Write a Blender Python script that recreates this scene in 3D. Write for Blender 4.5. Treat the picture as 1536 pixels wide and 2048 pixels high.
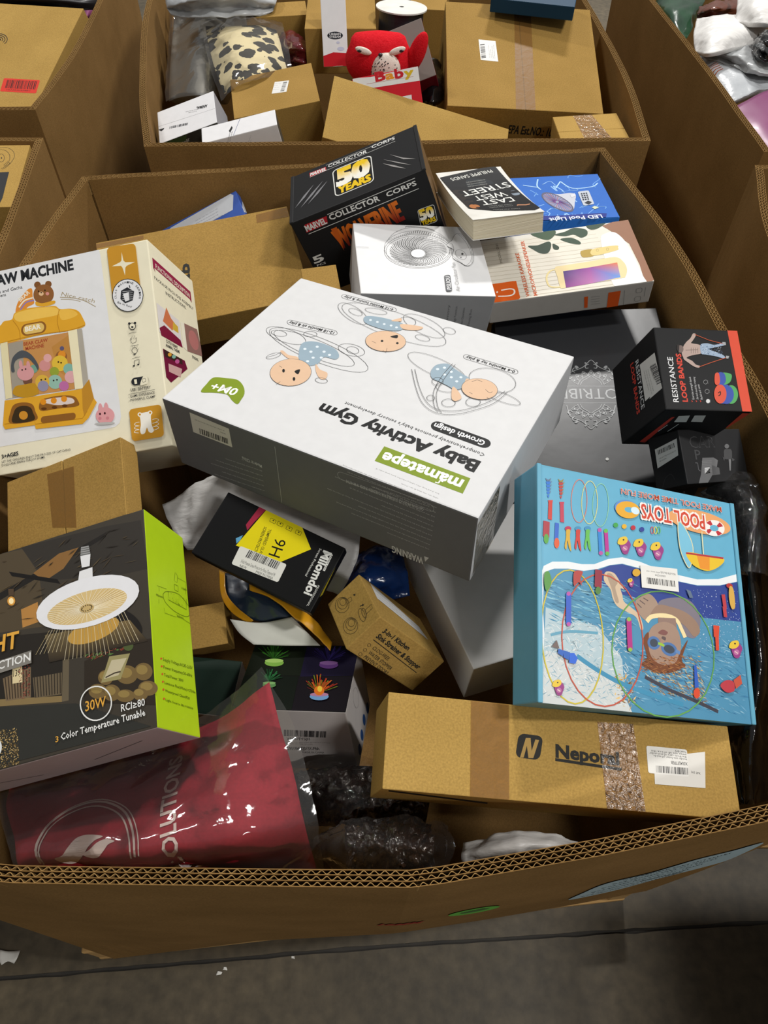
import bpy, bmesh, math, random
from mathutils import Vector, Matrix, Quaternion, noise
from mathutils.bvhtree import BVHTree
from mathutils.geometry import tessellate_polygon

for o in list(bpy.data.objects): bpy.data.objects.remove(o)
SC = bpy.context.scene
COL = SC.collection

# ---------------------------------------------------------------- camera
cam_d = bpy.data.cameras.new('camera'); cam = bpy.data.objects.new('camera', cam_d); COL.objects.link(cam)
cam.location = (0, 0, 1.75); cam.rotation_euler = (math.radians(37.0), 0, 0)
cam_d.sensor_fit = 'VERTICAL'; cam_d.sensor_height = 24.0; cam_d.lens = 24.0*1420.0/2048.0
cam_d.clip_start = 0.02
SC.camera = cam

# ---------------------------------------------------------------- world, lamps, exposure
w = bpy.data.worlds.new('warehouse'); SC.world = w; w.use_nodes = True
w.node_tree.nodes['Background'].inputs[0].default_value = (1.0, 0.985, 0.96, 1)
w.node_tree.nodes['Background'].inputs[1].default_value = 0.27
def high_bay(x, y, z, power, sx=1.2, sy=0.5):          # LED high-bay fixtures under the warehouse roof
    d = bpy.data.lights.new('high_bay_lamp', 'AREA'); d.shape = 'RECTANGLE'; d.size = sx; d.size_y = sy
    d.energy = power; d.color = (1.0, 0.98, 0.95)
    o = bpy.data.objects.new('high_bay_lamp', d); COL.objects.link(o); o.location = (x, y, z)
high_bay(4.5, 0.0, 7.5, 480)
high_bay(1.6, 7.2, 7.5, 900)
high_bay(-4.0, 4.6, 7.5, 280)
high_bay(3.2, -4.2, 7.5, 260)
SC.view_settings.view_transform = 'Standard'; SC.view_settings.look = 'None'
SC.view_settings.gamma = 1.0; SC.view_settings.use_curve_mapping = False
SC.view_settings.exposure = -0.25

# ---------------------------------------------------------------- materials
def lin(h):
    h = h.lstrip('#')
    if len(h) == 3: h = ''.join(c*2 for c in h)
    r = []
    for i in (0, 2, 4):
        c = int(h[i:i+2], 16)/255; r.append(c/12.92 if c <= .04045 else ((c+.055)/1.055)**2.4)
    return (*r, 1.0)
MATS = {}
def new_mat(name):
    m = bpy.data.materials.new(name); m.use_nodes = True; MATS[name] = m
    return m, m.node_tree.nodes, m.node_tree.links, m.node_tree.nodes['Principled BSDF']
def noise_mix(N, L, P, c1, c2, scale, stretch=(1, 1, 1), detail=4.0, bump=0.0, bscale=None, coord='Object', dist=.002):
    tc = N.new('ShaderNodeTexCoord'); mp = N.new('ShaderNodeMapping'); mp.inputs['Scale'].default_value = stretch
    L.new(tc.outputs[coord], mp.inputs[0])
    nz = N.new('ShaderNodeTexNoise'); nz.inputs['Scale'].default_value = scale; nz.inputs['Detail'].default_value = detail
    L.new(mp.outputs[0], nz.inputs['Vector'])
    mx = N.new('ShaderNodeMix'); mx.data_type = 'RGBA'
    mx.inputs['A'].default_value = lin(c1); mx.inputs['B'].default_value = lin(c2)
    rp = N.new('ShaderNodeMapRange'); rp.inputs['From Min'].default_value = .3; rp.inputs['From Max'].default_value = .7
    L.new(nz.outputs['Fac'], rp.inputs['Value']); L.new(rp.outputs[0], mx.inputs['Factor'])
    L.new(mx.outputs['Result'], P.inputs['Base Color'])
    if bump:
        n2 = N.new('ShaderNodeTexNoise'); n2.inputs['Scale'].default_value = bscale or scale; n2.inputs['Detail'].default_value = 5
        L.new(mp.outputs[0], n2.inputs['Vector'])
        b = N.new('ShaderNodeBump'); b.inputs['Strength'].default_value = bump; b.inputs['Distance'].default_value = dist
        L.new(n2.outputs['Fac'], b.inputs['Height']); L.new(b.outputs[0], P.inputs['Normal'])
    return mp, mx
def simple(name, col, rough=.5, spec=.5, metal=0.0, c2=None, scale=20, bump=0.0, bscale=None, dist=.002, coat=0.0, stretch=(1, 1, 1)):
    m, N, L, P = new_mat(name)
    P.inputs['Roughness'].default_value = rough; P.inputs['Metallic'].default_value = metal
    P.inputs['Specular IOR Level'].default_value = spec; P.inputs['Coat Weight'].default_value = coat
    noise_mix(N, L, P, col, c2 or col, scale, stretch=stretch, bump=bump, bscale=bscale, dist=dist)
    return m
def cardboard(name, c1, c2, line=0.35):
    """kraft board: blotchy fibres plus the faint washboard of the fluting"""
    m, N, L, P = new_mat(name); P.inputs['Roughness'].default_value = .85; P.inputs['Specular IOR Level'].default_value = .1
    mp, mx = noise_mix(N, L, P, c1, c2, 9, detail=8)
    fz = N.new('ShaderNodeTexNoise'); fz.inputs['Scale'].default_value = 420; fz.inputs['Detail'].default_value = 2
    L.new(mp.outputs[0], fz.inputs['Vector'])
    ov = N.new('ShaderNodeMix'); ov.data_type = 'RGBA'; ov.blend_type = 'OVERLAY'; ov.inputs['Factor'].default_value = line
    L.new(mx.outputs['Result'], ov.inputs['A']); L.new(fz.outputs['Fac'], ov.inputs['B'])
    L.new(ov.outputs['Result'], P.inputs['Base Color'])
    b = N.new('ShaderNodeBump'); b.inputs['Strength'].default_value = .12; b.inputs['Distance'].default_value = .0006
    L.new(fz.outputs['Fac'], b.inputs['Height']); L.new(b.outputs[0], P.inputs['Normal'])
    return m
cardboard('kraft', '#8e7039', '#9a7a41')
cardboard('kraft_light', '#9c7d42', '#a8884a')
cardboard('kraft_wall', '#785b33', '#84653b')
cardboard('kraft_edge', '#86693f', '#987a4c')
def attr_print(name, rough, spec=.5, coat=0.0, bump=0.0):
    """ink on card: the colour is stored per printed shape"""
    m, N, L, P = new_mat(name); P.inputs['Roughness'].default_value = rough; P.inputs['Specular IOR Level'].default_value = spec
    P.inputs['Coat Weight'].default_value = coat; P.inputs['Coat Roughness'].default_value = .12
    a = N.new('ShaderNodeVertexColor'); a.layer_name = 'Col'
    tc = N.new('ShaderNodeTexCoord'); nz = N.new('ShaderNodeTexNoise'); nz.inputs['Scale'].default_value = 60; nz.inputs['Detail'].default_value = 6
    L.new(tc.outputs['Object'], nz.inputs['Vector'])
    mp = N.new('ShaderNodeMapRange'); mp.inputs['To Min'].default_value = .93; mp.inputs['To Max'].default_value = 1.04
    L.new(nz.outputs['Fac'], mp.inputs['Value'])
    ml = N.new('ShaderNodeMix'); ml.data_type = 'RGBA'; ml.blend_type = 'MULTIPLY'; ml.inputs['Factor'].default_value = 1
    L.new(a.outputs['Color'], ml.inputs['A']); L.new(mp.outputs[0], ml.inputs['B']); L.new(ml.outputs['Result'], P.inputs['Base Color'])
    if bump:
        n2 = N.new('ShaderNodeTexNoise'); n2.inputs['Scale'].default_value = 14; n2.inputs['Detail'].default_value = 3
        L.new(tc.outputs['Object'], n2.inputs['Vector'])
        b = N.new('ShaderNodeBump'); b.inputs['Strength'].default_value = bump; b.inputs['Distance'].default_value = .003
        L.new(n2.outputs['Fac'], b.inputs['Height']); L.new(b.outputs[0], P.inputs['Normal'])
    return m
attr_print('print_matte', .7, .25)
attr_print('print_satin', .5, .14, bump=.05)
attr_print('print_gloss', .36, .35, bump=.12)
attr_print('print_cloth', .8, .2)
def film(name, tint, haze, rough=.06, bump=.5, bscale=25, ior=1.5, base=.06, gloss=(1, 1, 1, 1), body='#ededed'):
    """thin clear polythene: mostly see-through, sharp wrinkled highlights, a touch of milky haze"""
    m, N, L, P = new_mat(name); N.remove(P)
    out = N['Material Output']
    tr = N.new('ShaderNodeBsdfTransparent'); tr.inputs[0].default_value = lin(tint)
    gl = N.new('ShaderNodeBsdfGlossy'); gl.inputs['Roughness'].default_value = rough; gl.inputs[0].default_value = gloss
    df = N.new('ShaderNodeBsdfDiffuse'); df.inputs[0].default_value = lin(body)
    tc = N.new('ShaderNodeTexCoord'); nz = N.new('ShaderNodeTexNoise'); nz.inputs['Scale'].default_value = bscale; nz.inputs['Detail'].default_value = 4
    nz.inputs['Distortion'].default_value = .6
    L.new(tc.outputs['Object'], nz.inputs['Vector'])
    b = N.new('ShaderNodeBump'); b.inputs['Strength'].default_value = bump; b.inputs['Distance'].default_value = .006
    L.new(nz.outputs['Fac'], b.inputs['Height']); L.new(b.outputs[0], gl.inputs['Normal'])
    fr = N.new('ShaderNodeFresnel'); fr.inputs[0].default_value = ior; L.new(b.outputs[0], fr.inputs['Normal'])
    ad = N.new('ShaderNodeMath'); ad.operation = 'ADD'; ad.use_clamp = True; ad.inputs[1].default_value = base; L.new(fr.outputs[0], ad.inputs[0])
    m1 = N.new('ShaderNodeMixShader'); m1.inputs[0].default_value = haze
    L.new(tr.outputs[0], m1.inputs[1]); L.new(df.outputs[0], m1.inputs[2])
    m2 = N.new('ShaderNodeMixShader'); L.new(ad.outputs[0], m2.inputs[0]); L.new(m1.outputs[0], m2.inputs[1]); L.new(gl.outputs[0], m2.inputs[2])
    L.new(m2.outputs[0], out.inputs['Surface'])
    return m
film('clear_film', '#f4f1ea', .025, base=.01, ior=1.3, bump=.25, bscale=18)
film('milky_film', '#e8e8e8', .42, rough=.25, base=.03)
film('tape_clear', '#f6ead4', .05, rough=.12, bump=.8, bscale=90, base=.03, ior=1.4)
film('tape_brown', '#f2e0bd', .45, rough=.5, bump=.15, bscale=60, base=.0, ior=1.2, body='#94703c')
film('tape_shiny', '#f5e8d0', .02, rough=.22, bump=.8, bscale=150, base=.05)
film('crinkle_film', '#f1eeea', .01, rough=.05, bump=.8, bscale=70, base=.0, ior=1.35)
def m_concrete():
    m, N, L, P = new_mat('concrete'); P.inputs['Roughness'].default_value = .62
    mp, mx = noise_mix(N, L, P, '#3e3729', '#554b39', 3.0, detail=9, bump=.25, bscale=45, dist=.002)
    n2 = N.new('ShaderNodeTexNoise'); n2.inputs['Scale'].default_value = 38; n2.inputs['Detail'].default_value = 8
    L.new(mp.outputs[0], n2.inputs['Vector'])
    r = N.new('ShaderNodeMapRange'); r.inputs['From Min'].default_value = .3; r.inputs['From Max'].default_value = .75; r.inputs['To Min'].default_value = .65; r.inputs['To Max'].default_value = 1.25
    L.new(n2.outputs['Fac'], r.inputs['Value'])
    ml = N.new('ShaderNodeMix'); ml.data_type = 'RGBA'; ml.blend_type = 'MULTIPLY'; ml.inputs['Factor'].default_value = 1
    L.new(mx.outputs['Result'], ml.inputs['A']); L.new(r.outputs[0], ml.inputs['B']); L.new(ml.outputs['Result'], P.inputs['Base Color'])
m_concrete()
simple('joint_filler', '#26231f', .8, c2='#322e28')
simple('pallet_wood', '#a5814e', .75, c2='#c29a5f', scale=6, stretch=(1, 14, 14), bump=.3, bscale=8)
simple('paper_page', '#d9d0b8', .9, spec=.1, c2='#c4b99c', scale=2, stretch=(1, 1, 260), bump=.5, bscale=3)
simple('white_paper', '#d8d6d0', .8, c2='#c9c6be')
simple('grey_foam', '#6d6d6d', .55, c2='#7c7c7b', scale=7, bump=.5, bscale=18, dist=.006, stretch=(1, 1, 1))
simple('red_fabric', '#8f182b', .75, c2='#821426', scale=300, spec=.2, bump=.15, bscale=700, dist=.0006)
simple('red_plush', '#c3141f', .95, c2='#d0202a', scale=180, spec=.1, bump=.6, bscale=300, dist=.002)
simple('white_plush', '#e2dcd0', .95, c2='#d6cfc2', scale=180, spec=.1, bump=.4, bscale=300)
simple('black_poly', '#0b0b0c', .12, c2='#131315', scale=12, bump=.55, bscale=16, dist=.012, coat=.5)
simple('dark_plastic', '#17171a', .35)
simple('white_poly', '#dcdad6', .42, c2='#cfcdca', scale=8, bump=.8, bscale=14, dist=.01, stretch=(.6, 2.2, 1))
simple('grey_poly', '#9b9ea0', .3, c2='#b4b6b6', scale=6, bump=.6, bscale=18, dist=.01, coat=.3)
simple('silver_poly', '#c2c5c8', .28, c2='#a0a4a8', scale=6, bump=.7, bscale=14, dist=.012, coat=.3)
simple('blue_poly', '#123a7a', .2, c2='#0c2551', scale=10, bump=.6, bscale=20, dist=.01, coat=.5)
simple('maroon_poly', '#4e1119', .22, c2='#6b1c24', scale=16, bump=.6, bscale=26, dist=.008, coat=.5)
simple('brown_poly', '#5a2f20', .28, c2='#6d3b29', scale=10, bump=.5, bscale=24, coat=.4)
simple('purple_poly', '#74365f', .4, c2='#7f4069', scale=4, bump=.25, bscale=10, coat=.1)
simple('green_poly', '#274b33', .25, c2='#182b20', scale=14, bump=.5, bscale=20, coat=.4)
simple('navy_poly', '#1b2636', .3, c2='#24344a', scale=10, bump=.4, bscale=18, coat=.4)
simple('amber_poly', '#d89518', .3, c2='#e3a523', scale=10, bump=.4, bscale=18, coat=.4)
simple('dark_chenille', '#301e17', .3, c2='#1a100c', scale=40, bump=.9, bscale=60, dist=.008, coat=.7)
simple('grey_card', '#c4c4bc', .7, c2='#b7b7ae')
simple('black_ribbon', '#1b1c20', .4, c2='#26272c', scale=3, stretch=(1, 1, 60))
def m_leopard():
    m, N, L, P = new_mat('leopard'); P.inputs['Roughness'].default_value = .7
    tc = N.new('ShaderNodeTexCoord'); nz = N.new('ShaderNodeTexNoise'); nz.inputs['Scale'].default_value = 30; nz.inputs['Detail'].default_value = 2
    L.new(tc.outputs['Object'], nz.inputs['Vector'])
    va = N.new('ShaderNodeMix'); va.data_type = 'RGBA'; va.inputs['Factor'].default_value = .03
    L.new(tc.outputs['Object'], va.inputs['A']); L.new(nz.outputs['Color'], va.inputs['B'])
    vo = N.new('ShaderNodeTexVoronoi'); vo.inputs['Scale'].default_value = 28; vo.inputs['Randomness'].default_value = .8
    L.new(va.outputs['Result'], vo.inputs['Vector'])
    n2 = N.new('ShaderNodeTexNoise'); n2.inputs['Scale'].default_value = 60; L.new(tc.outputs['Object'], n2.inputs['Vector'])
    a = N.new('ShaderNodeMath'); a.operation = 'MULTIPLY_ADD'; a.inputs[1].default_value = .35; L.new(n2.outputs['Fac'], a.inputs[0]); L.new(vo.outputs['Distance'], a.inputs[2])
    cr = N.new('ShaderNodeValToRGB'); cr.color_ramp.interpolation = 'CONSTANT'
    e = cr.color_ramp.elements; e[0].color = lin('#141414'); e[1].position = .66; e[1].color = lin('#ddd3b0')
    L.new(a.outputs[0], cr.inputs[0]); L.new(cr.outputs[0], P.inputs['Base Color'])
m_leopard()

# ---------------------------------------------------------------- object helpers
def link(o, parent=None):
    COL.objects.link(o)
    if parent is not None: o.parent = parent
    return o
def tag(o, label=None, cat=None, group=None, kind=None):
    if label: o['label'] = label
    if cat: o['category'] = cat
    if group: o['group'] = group
    if kind: o['kind'] = kind
    return o
def empty(name, loc=(0, 0, 0), quat=None):
    e = bpy.data.objects.new(name, None); e.empty_display_size = .05; e.location = loc
    if quat: e.rotation_mode = 'QUATERNION'; e.rotation_quaternion = quat
    return link(e)
def from_bm(name, bm, mat, parent=None, smooth=False):
    me = bpy.data.meshes.new(name); bm.to_mesh(me); bm.free()
    for m in (mat if isinstance(mat, (list, tuple)) else [mat]): me.materials.append(MATS[m])
    if smooth:
        for p in me.polygons: p.use_smooth = True
    return link(bpy.data.objects.new(name, me), parent)
def from_data(name, vs, fs, mat, parent=None, smooth=False):
    me = bpy.data.meshes.new(name); me.from_pydata(vs, [], fs); me.update()
    me.materials.append(MATS[mat])
    if smooth:
        for p in me.polygons: p.use_smooth = True
    return link(bpy.data.objects.new(name, me), parent)
def bm_box(bm, x0, x1, y0, y1, z0, z1, bev=0.0, seg=2):
    r = bmesh.ops.create_cube(bm, size=1.0); vs = r['verts']
    for v in vs:
        v.co = Vector((x0 if v.co.x < 0 else x1, y0 if v.co.y < 0 else y1, z0 if v.co.z < 0 else z1))
    if bev:
        es = list({e for v in vs for e in v.link_edges})
        bmesh.ops.bevel(bm, geom=es, offset=bev, segments=seg, profile=.6, affect='EDGES')
FACES = {'top': (0, 0, 1), 'bottom': (0, 0, -1), 'front': (0, -1, 0), 'back': (0, 1, 0), 'left': (-1, 0, 0), 'right': (1, 0, 0)}
def face_frame(face, a, b, c):
    """origin (centre of the face), U, V, N in box coordinates; box spans +-a/2, +-b/2, 0..c"""
    V3 = Vector
    return {'top': (V3((0, 0, c)), V3((1, 0, 0)), V3((0, 1, 0)), V3((0, 0, 1))),
            'front': (V3((0, -b/2, c/2)), V3((1, 0, 0)), V3((0, 0, 1)), V3((0, -1, 0))),
            'back': (V3((0, b/2, c/2)), V3((-1, 0, 0)), V3((0, 0, 1)), V3((0, 1, 0))),
            'left': (V3((-a/2, 0, c/2)), V3((0, -1, 0)), V3((0, 0, 1)), V3((-1, 0, 0))),
            'right': (V3((a/2, 0, c/2)), V3((0, 1, 0)), V3((0, 0, 1)), V3((1, 0, 0)))}[face]
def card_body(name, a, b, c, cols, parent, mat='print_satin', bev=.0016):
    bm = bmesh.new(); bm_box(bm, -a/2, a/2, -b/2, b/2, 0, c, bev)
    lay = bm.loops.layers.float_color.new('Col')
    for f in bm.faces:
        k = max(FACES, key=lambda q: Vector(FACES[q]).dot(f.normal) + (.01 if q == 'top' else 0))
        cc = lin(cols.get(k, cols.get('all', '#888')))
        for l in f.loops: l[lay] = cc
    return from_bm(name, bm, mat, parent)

def cr(p0, p1, p2, p3, t):
    return .5*((2*p1)+(p2-p0)*t+(2*p0-5*p1+4*p2-p3)*t*t+(3*p1-p0-3*p2+p3)*t**3)
# ---------------------------------------------------------------- printing (flat ink shapes on a face)
_tx = {}
def text_mesh(txt, bold):
    k = (txt, bold)
    if k in _tx: return _tx[k]
    cu = bpy.data.curves.new('t', 'FONT'); cu.body = txt; cu.size = 1.0; cu.offset = bold; cu.resolution_u = 2 if len(txt) < 24 else 1
    ob = bpy.data.objects.new('t', cu); me = ob.to_mesh()
    vs = [(v.co.x, v.co.y) for v in me.vertices]; fs = [tuple(p.vertices) for p in me.polygons]
    ob.to_mesh_clear(); bpy.data.objects.remove(ob); bpy.data.curves.remove(cu)
    _tx[k] = (vs, fs); return _tx[k]
CAP = max(v[1] for v in text_mesh('H', 0)[0])
class Ink:
    def __init__(s): s.v = []; s.f = []; s.c = []; s.z = .0002
    def step(s): s.z += .000012
    def add(s, pts, faces, cols):
        n = len(s.v); s.v += [(p[0], p[1], s.z) for p in pts]; s.c += cols if isinstance(cols, list) else [cols]*len(pts)
        s.f += [tuple(i+n for i in f) for f in faces]
    def poly(s, pts, cols):
        t = tessellate_polygon([[Vector((p[0], p[1], 0)) for p in pts]])
        A = lambda q: (pts[q[1]][0]-pts[q[0]][0])*(pts[q[2]][1]-pts[q[0]][1])-(pts[q[1]][1]-pts[q[0]][1])*(pts[q[2]][0]-pts[q[0]][0])
        s.add(pts, [q if A(q) > 0 else q[::-1] for q in t], cols)
    def stroke(s, pts, w, col, closed=False):
        n = len(pts); vs = []
        for i, p in enumerate(pts):
            a = pts[(i-1) % n] if (closed or i > 0) else p; b = pts[(i+1) % n] if (closed or i < n-1) else p
            d = Vector((b[0]-a[0], b[1]-a[1]))
            d = d.normalized() if d.length > 1e-9 else Vector((1, 0)); q = Vector((-d.y, d.x))*w/2
            vs += [(p[0]-q.x, p[1]-q.y), (p[0]+q.x, p[1]+q.y)]
        fs = [(2*i, 2*((i+1) % n), 2*((i+1) % n)+1, 2*i+1) for i in range(n if closed else n-1)]
        s.add(vs, fs, col)
    def text(s, txt, u0, v0, u1, v1, h, col, bold, col2=None):
        if bold > .016:                                         # heavy lettering: overlapped copies, so thin counters stay clean
            e = (bold-.012)*1.1
            for dx, dy in ((-e, -e), (e, -e), (-e, e), (e, e), (0, 0)):
                k = h/CAP; L_ = math.hypot(u1-u0, v1-v0) or 1; cx, cy = (u1-u0)/L_, (v1-v0)/L_
                ox, oy = (cx*dx-cy*dy)*k, (cy*dx+cx*dy)*k
                s.text(txt, u0+ox, v0+oy, u1+ox, v1+oy, h, col, .012, col2); s.z += .000006
            return
        vs, fs = text_mesh(txt, bold)
        if not vs: return
        x0 = min(v[0] for v in vs); W = max(v[0] for v in vs)-x0
        d = Vector((u1-u0, v1-v0)); L = d.length
        if L < 1e-9: return
        d /= L; q = Vector((-d.y, d.x))
        pts = []; cs = []
        for x, y in vs:
            a = (x-x0)/W*L; b = y/CAP*h
            pts.append((u0+d.x*a+q.x*b, v0+d.y*a+q.y*b))
            if col2:
                t = min(1, max(0, (y/CAP-.25)/.5)); cs.append(tuple(col2[i]*(1-t)+col[i]*t for i in range(4)))
        s.add(pts, fs, cs if col2 else col)
    def ops(s, ops):
        mm = .001
        for o in ops:
            k = o[0]; s.step()
            if k == 'T':
                s.text(o[1], o[2]*mm, o[3]*mm, o[4]*mm, o[5]*mm, o[6]*mm, lin(o[7]), o[8], lin(o[9]) if len(o) > 9 else None)
            elif k == 'P': s.poly([(o[1][i]*mm, o[1][i+1]*mm) for i in range(0, len(o[1]), 2)], lin(o[2]))
            elif k == 'Q': s.poly([(o[1][i]*mm, o[1][i+1]*mm) for i in range(0, len(o[1]), 2)], [lin(c) for c in o[2]])
            elif k in 'EO':                                     # ellipse: centre, two conjugate half-axes; O = outline
                cx, cy, ax, ay, bx, by = [q*mm for q in o[1]]; n = 28 if max(abs(q) for q in o[1][2:]) > 4 else 14
                pts = [(cx+ax*math.cos(t)+bx*math.sin(t), cy+ay*math.cos(t)+by*math.sin(t)) for t in [2*math.pi*i/n for i in range(n)]]
                if k == 'E': s.poly(pts, lin(o[2]))
                else: s.stroke(pts, o[3]*mm, lin(o[2]), True)
            elif k == 'L': s.stroke([(o[1][i]*mm, o[1][i+1]*mm) for i in range(0, len(o[1]), 2)], o[2]*mm, lin(o[3]), bool(o[4]) if len(o) > 4 else False)
            elif k in 'CK':                                     # smooth curve: C filled, K line
                P = [Vector((o[1][i]*mm, o[1][i+1]*mm)) for i in range(0, len(o[1]), 2)]; n = len(P); cl = k == 'C' or len(o) > 4; q = []
                for i in range(n if cl else n-1):
                    p0 = P[i-1] if (cl or i) else P[i]; p3 = P[(i+2) % n] if (cl or i < n-2) else P[(i+1) % n]
                    q += [cr(p0, P[i], P[(i+1) % n], p3, t/5) for t in range(5)]
                if not cl: q.append(P[-1])
                if k == 'C': s.poly([(p.x, p.y) for p in q], lin(o[2]))
                else: s.stroke([(p.x, p.y) for p in q], o[2]*mm, lin(o[3]), cl)
            elif k == 'R':                                      # rounded rectangle given by corner, along, up, opposite
                P = [Vector((o[1][i]*mm, o[1][i+1]*mm)) for i in range(0, 8, 2)]; la, lb = (P[1]-P[0]).length, (P[2]-P[0]).length
                m_ = min(la, lb)*o[2]; fa, fb = m_/la, m_/lb; q = []
                for cx, cy, a0 in ((1-fa, fb, -90), (1-fa, 1-fb, 0), (fa, 1-fb, 90), (fa, fb, 180)):
                    for t in range(6):
                        t = math.radians(a0+18*t); u, v = cx+fa*math.cos(t), cy+fb*math.sin(t)
                        e = (P[0]*(1-u)+P[1]*u)*(1-v)+(P[2]*(1-u)+P[3]*u)*v; q.append((e.x, e.y))
                if len(o) > 4: s.stroke(q, o[4]*mm, lin(o[3]), True)
                else: s.poly(q, lin(o[3]))
            elif k == 'B':                                      # barcode: corner, along, up, bars
                x, y, ux, uy, vx, vy = [q*mm for q in o[1]]; rnd = random.Random(o[2]); t = 0.0; c = lin(o[4] if len(o) > 4 else '#15151a')
                ws = [rnd.choice((1, 1, 2, 3)) for _ in range(o[3]*2)]; tot = sum(ws)
                for i, q in enumerate(ws):
                    if i % 2 == 0:
                        a, b = t/tot, (t+q)/tot
                        s.add([(x+ux*a, y+uy*a), (x+ux*b, y+uy*b), (x+ux*b+vx, y+uy*b+vy), (x+ux*a+vx, y+uy*a+vy)], [(0, 1, 2, 3)] if ux*vy-uy*vx > 0 else [(3, 2, 1, 0)], c)
                    t += q
            elif k == 'S':                                      # scatter of flecks / streaks inside a quad
                q = [(o[1][i]*mm, o[1][i+1]*mm) for i in range(0, 8, 2)]; rnd = random.Random(o[2]); L_, W_, ang, jit = o[4]*mm, o[5]*mm, o[6], o[7]
                for i in range(o[3]):
                    u, v = rnd.random(), rnd.random()
                    x = (q[0][0]*(1-u)+q[1][0]*u)*(1-v)+(q[3][0]*(1-u)+q[2][0]*u)*v; y = (q[0][1]*(1-u)+q[1][1]*u)*(1-v)+(q[3][1]*(1-u)+q[2][1]*u)*v
                    t = math.radians(ang+rnd.uniform(-jit, jit)); l = L_*rnd.uniform(.4, 1.2)/2; w_ = W_*rnd.uniform(.4, 1.2)/2
                    c, s_ = math.cos(t), math.sin(t)
                    s.add([(x-c*l, y-s_*l), (x+s_*w_, y-c*w_), (x+c*l, y+s_*l), (x-s_*w_, y+c*w_)], [(0, 1, 2, 3)], lin(rnd.choice(o[8])))
    def build(s, name, frame, mat, parent, drop=None, sub=.012):
        O, U, V, N = frame
        me = bpy.data.meshes.new(name)
        vs = [O+U*p[0]+V*p[1]+N*p[2] for p in s.v]
        me.from_pydata(vs, [], s.f); me.update()
        lay = me.color_attributes.new('Col', 'FLOAT_COLOR', 'POINT')
        for i, c in enumerate(s.c): lay.data[i].color = c
        if drop is not None:                                    # lay the print onto a curved surface
            bm = bmesh.new(); bm.from_mesh(me); bmesh.ops.triangulate(bm, faces=bm.faces)
            for _ in range(3):
                es = [e for e in bm.edges if e.calc_length() > sub]
                if es: bmesh.ops.subdivide_edges(bm, edges=es, cuts=1); bmesh.ops.triangulate(bm, faces=bm.faces)
            for v in bm.verts:
                z = (v.co-O).dot(N); h = drop.ray_cast(v.co+N*.25, -N, .6)
                if h[0] is not None: v.co = h[0]+N*(z+.0008)
            bm.to_mesh(me); bm.free()
        me.materials.append(MATS[mat])
        return link(bpy.data.objects.new(name, me), parent)
def print_parts(key, parent, dims=None, drop=None):
    zl = {}
    for (part, face, mat, ops) in ART.get(key, []):
        fr = face_frame(face, *dims) if isinstance(face, str) else tuple(Vector(q) for q in face)
        k = Ink(); k.z = zl.get(face, .0002); k.ops(ops); zl[face] = k.z+.00005; k.build(part, fr, mat, parent, drop)

# ---------------------------------------------------------------- soft things
def upsample(G, m):
    def row(r):
        out = []
        n = len(r)
        for i in range(n-1):
            a, b, c, d = r[max(i-1, 0)], r[i], r[i+1], r[min(i+2, n-1)]
            if i == 0: a = 2*b-c
            if i == n-2: d = 2*c-b
            out += [cr(a, b, c, d, k/m) for k in range(m)]
        return out+[r[-1]]
    R = [row(r) for r in G]
    return [list(c) for c in zip(*[row(list(col)) for col in zip(*R)])]
def sheet(G, m=8, amp=.0, scale=10, seed=0, ridge=0.0, lift=0.0, edge=None):
    """smooth surface through a grid of points with wrinkles added along the normal"""
    G = [[Vector(p) for p in r] for r in G]; S = upsample(G, m)
    n, k = len(S), len(S[0]); off = Vector((seed*7.3, seed*3.1, seed*5.7)); out = []
    for i in range(n):
        r = []
        for j in range(k):
            a = S[min(i+1, n-1)][j]-S[max(i-1, 0)][j]; b = S[i][min(j+1, k-1)]-S[i][max(j-1, 0)]
            N = b.cross(a)
            N = N.normalized() if N.length > 1e-12 else Vector((0, 0, 1))
            if N.z < 0: N = -N
            p = S[i][j]; q = p*scale+off
            d = amp*noise.fractal(q, 1.0, 2.0, 4)
            if ridge: d += ridge*(1-abs(noise.noise(q*1.7))*2.2)+ridge*.5*(1-abs(noise.noise(q*3.9))*2)
            e = min(i, n-1-i, j, k-1-j)/3.0
            if edge: d *= min(1, e)
            r.append(p+N*(d+lift))
        out.append(r)
    return out
def pillow(name, G, mat, parent=None, thick=.04, m=8, down=(0, 0, -1), power=.45, **kw):
    """closed soft body: wrinkled top sheet, underside bulging by 'thick' and meeting it at the seam"""
    T = sheet(G, m, **kw); n, k = len(T), len(T[0]); D = Vector(down).normalized()
    vs = [p for r in T for p in r]; N0 = len(vs)
    for i in range(n):
        for j in range(k):
            s = (4*(i/(n-1))*(1-i/(n-1)))**power*(4*(j/(k-1))*(1-j/(k-1)))**power
            vs.append(T[i][j]+D*(thick*s+.0006))
    fs = []
    for i in range(n-1):
        for j in range(k-1):
            a, b, c, d = i*k+j, i*k+j+1, (i+1)*k+j+1, (i+1)*k+j
            fs.append((d, c, b, a)); fs.append((a+N0, b+N0, c+N0, d+N0))
    ring = [j for j in range(k)]+[i*k+k-1 for i in range(1, n)]+[(n-1)*k+j for j in range(k-2, -1, -1)]+[i*k for i in range(n-2, 0, -1)]
    for q in range(len(ring)):
        a, b = ring[q], ring[(q+1) % len(ring)]; fs.append((a, b, b+N0, a+N0))
    me = bpy.data.meshes.new(name); me.from_pydata(vs, [], fs); me.materials.append(MATS[mat])
    bm = bmesh.new(); bm.from_mesh(me); bmesh.ops.recalc_face_normals(bm, faces=bm.faces); bm.to_mesh(me); bm.free()
    for p in me.polygons: p.use_smooth = True
    return link(bpy.data.objects.new(name, me), parent)
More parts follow.
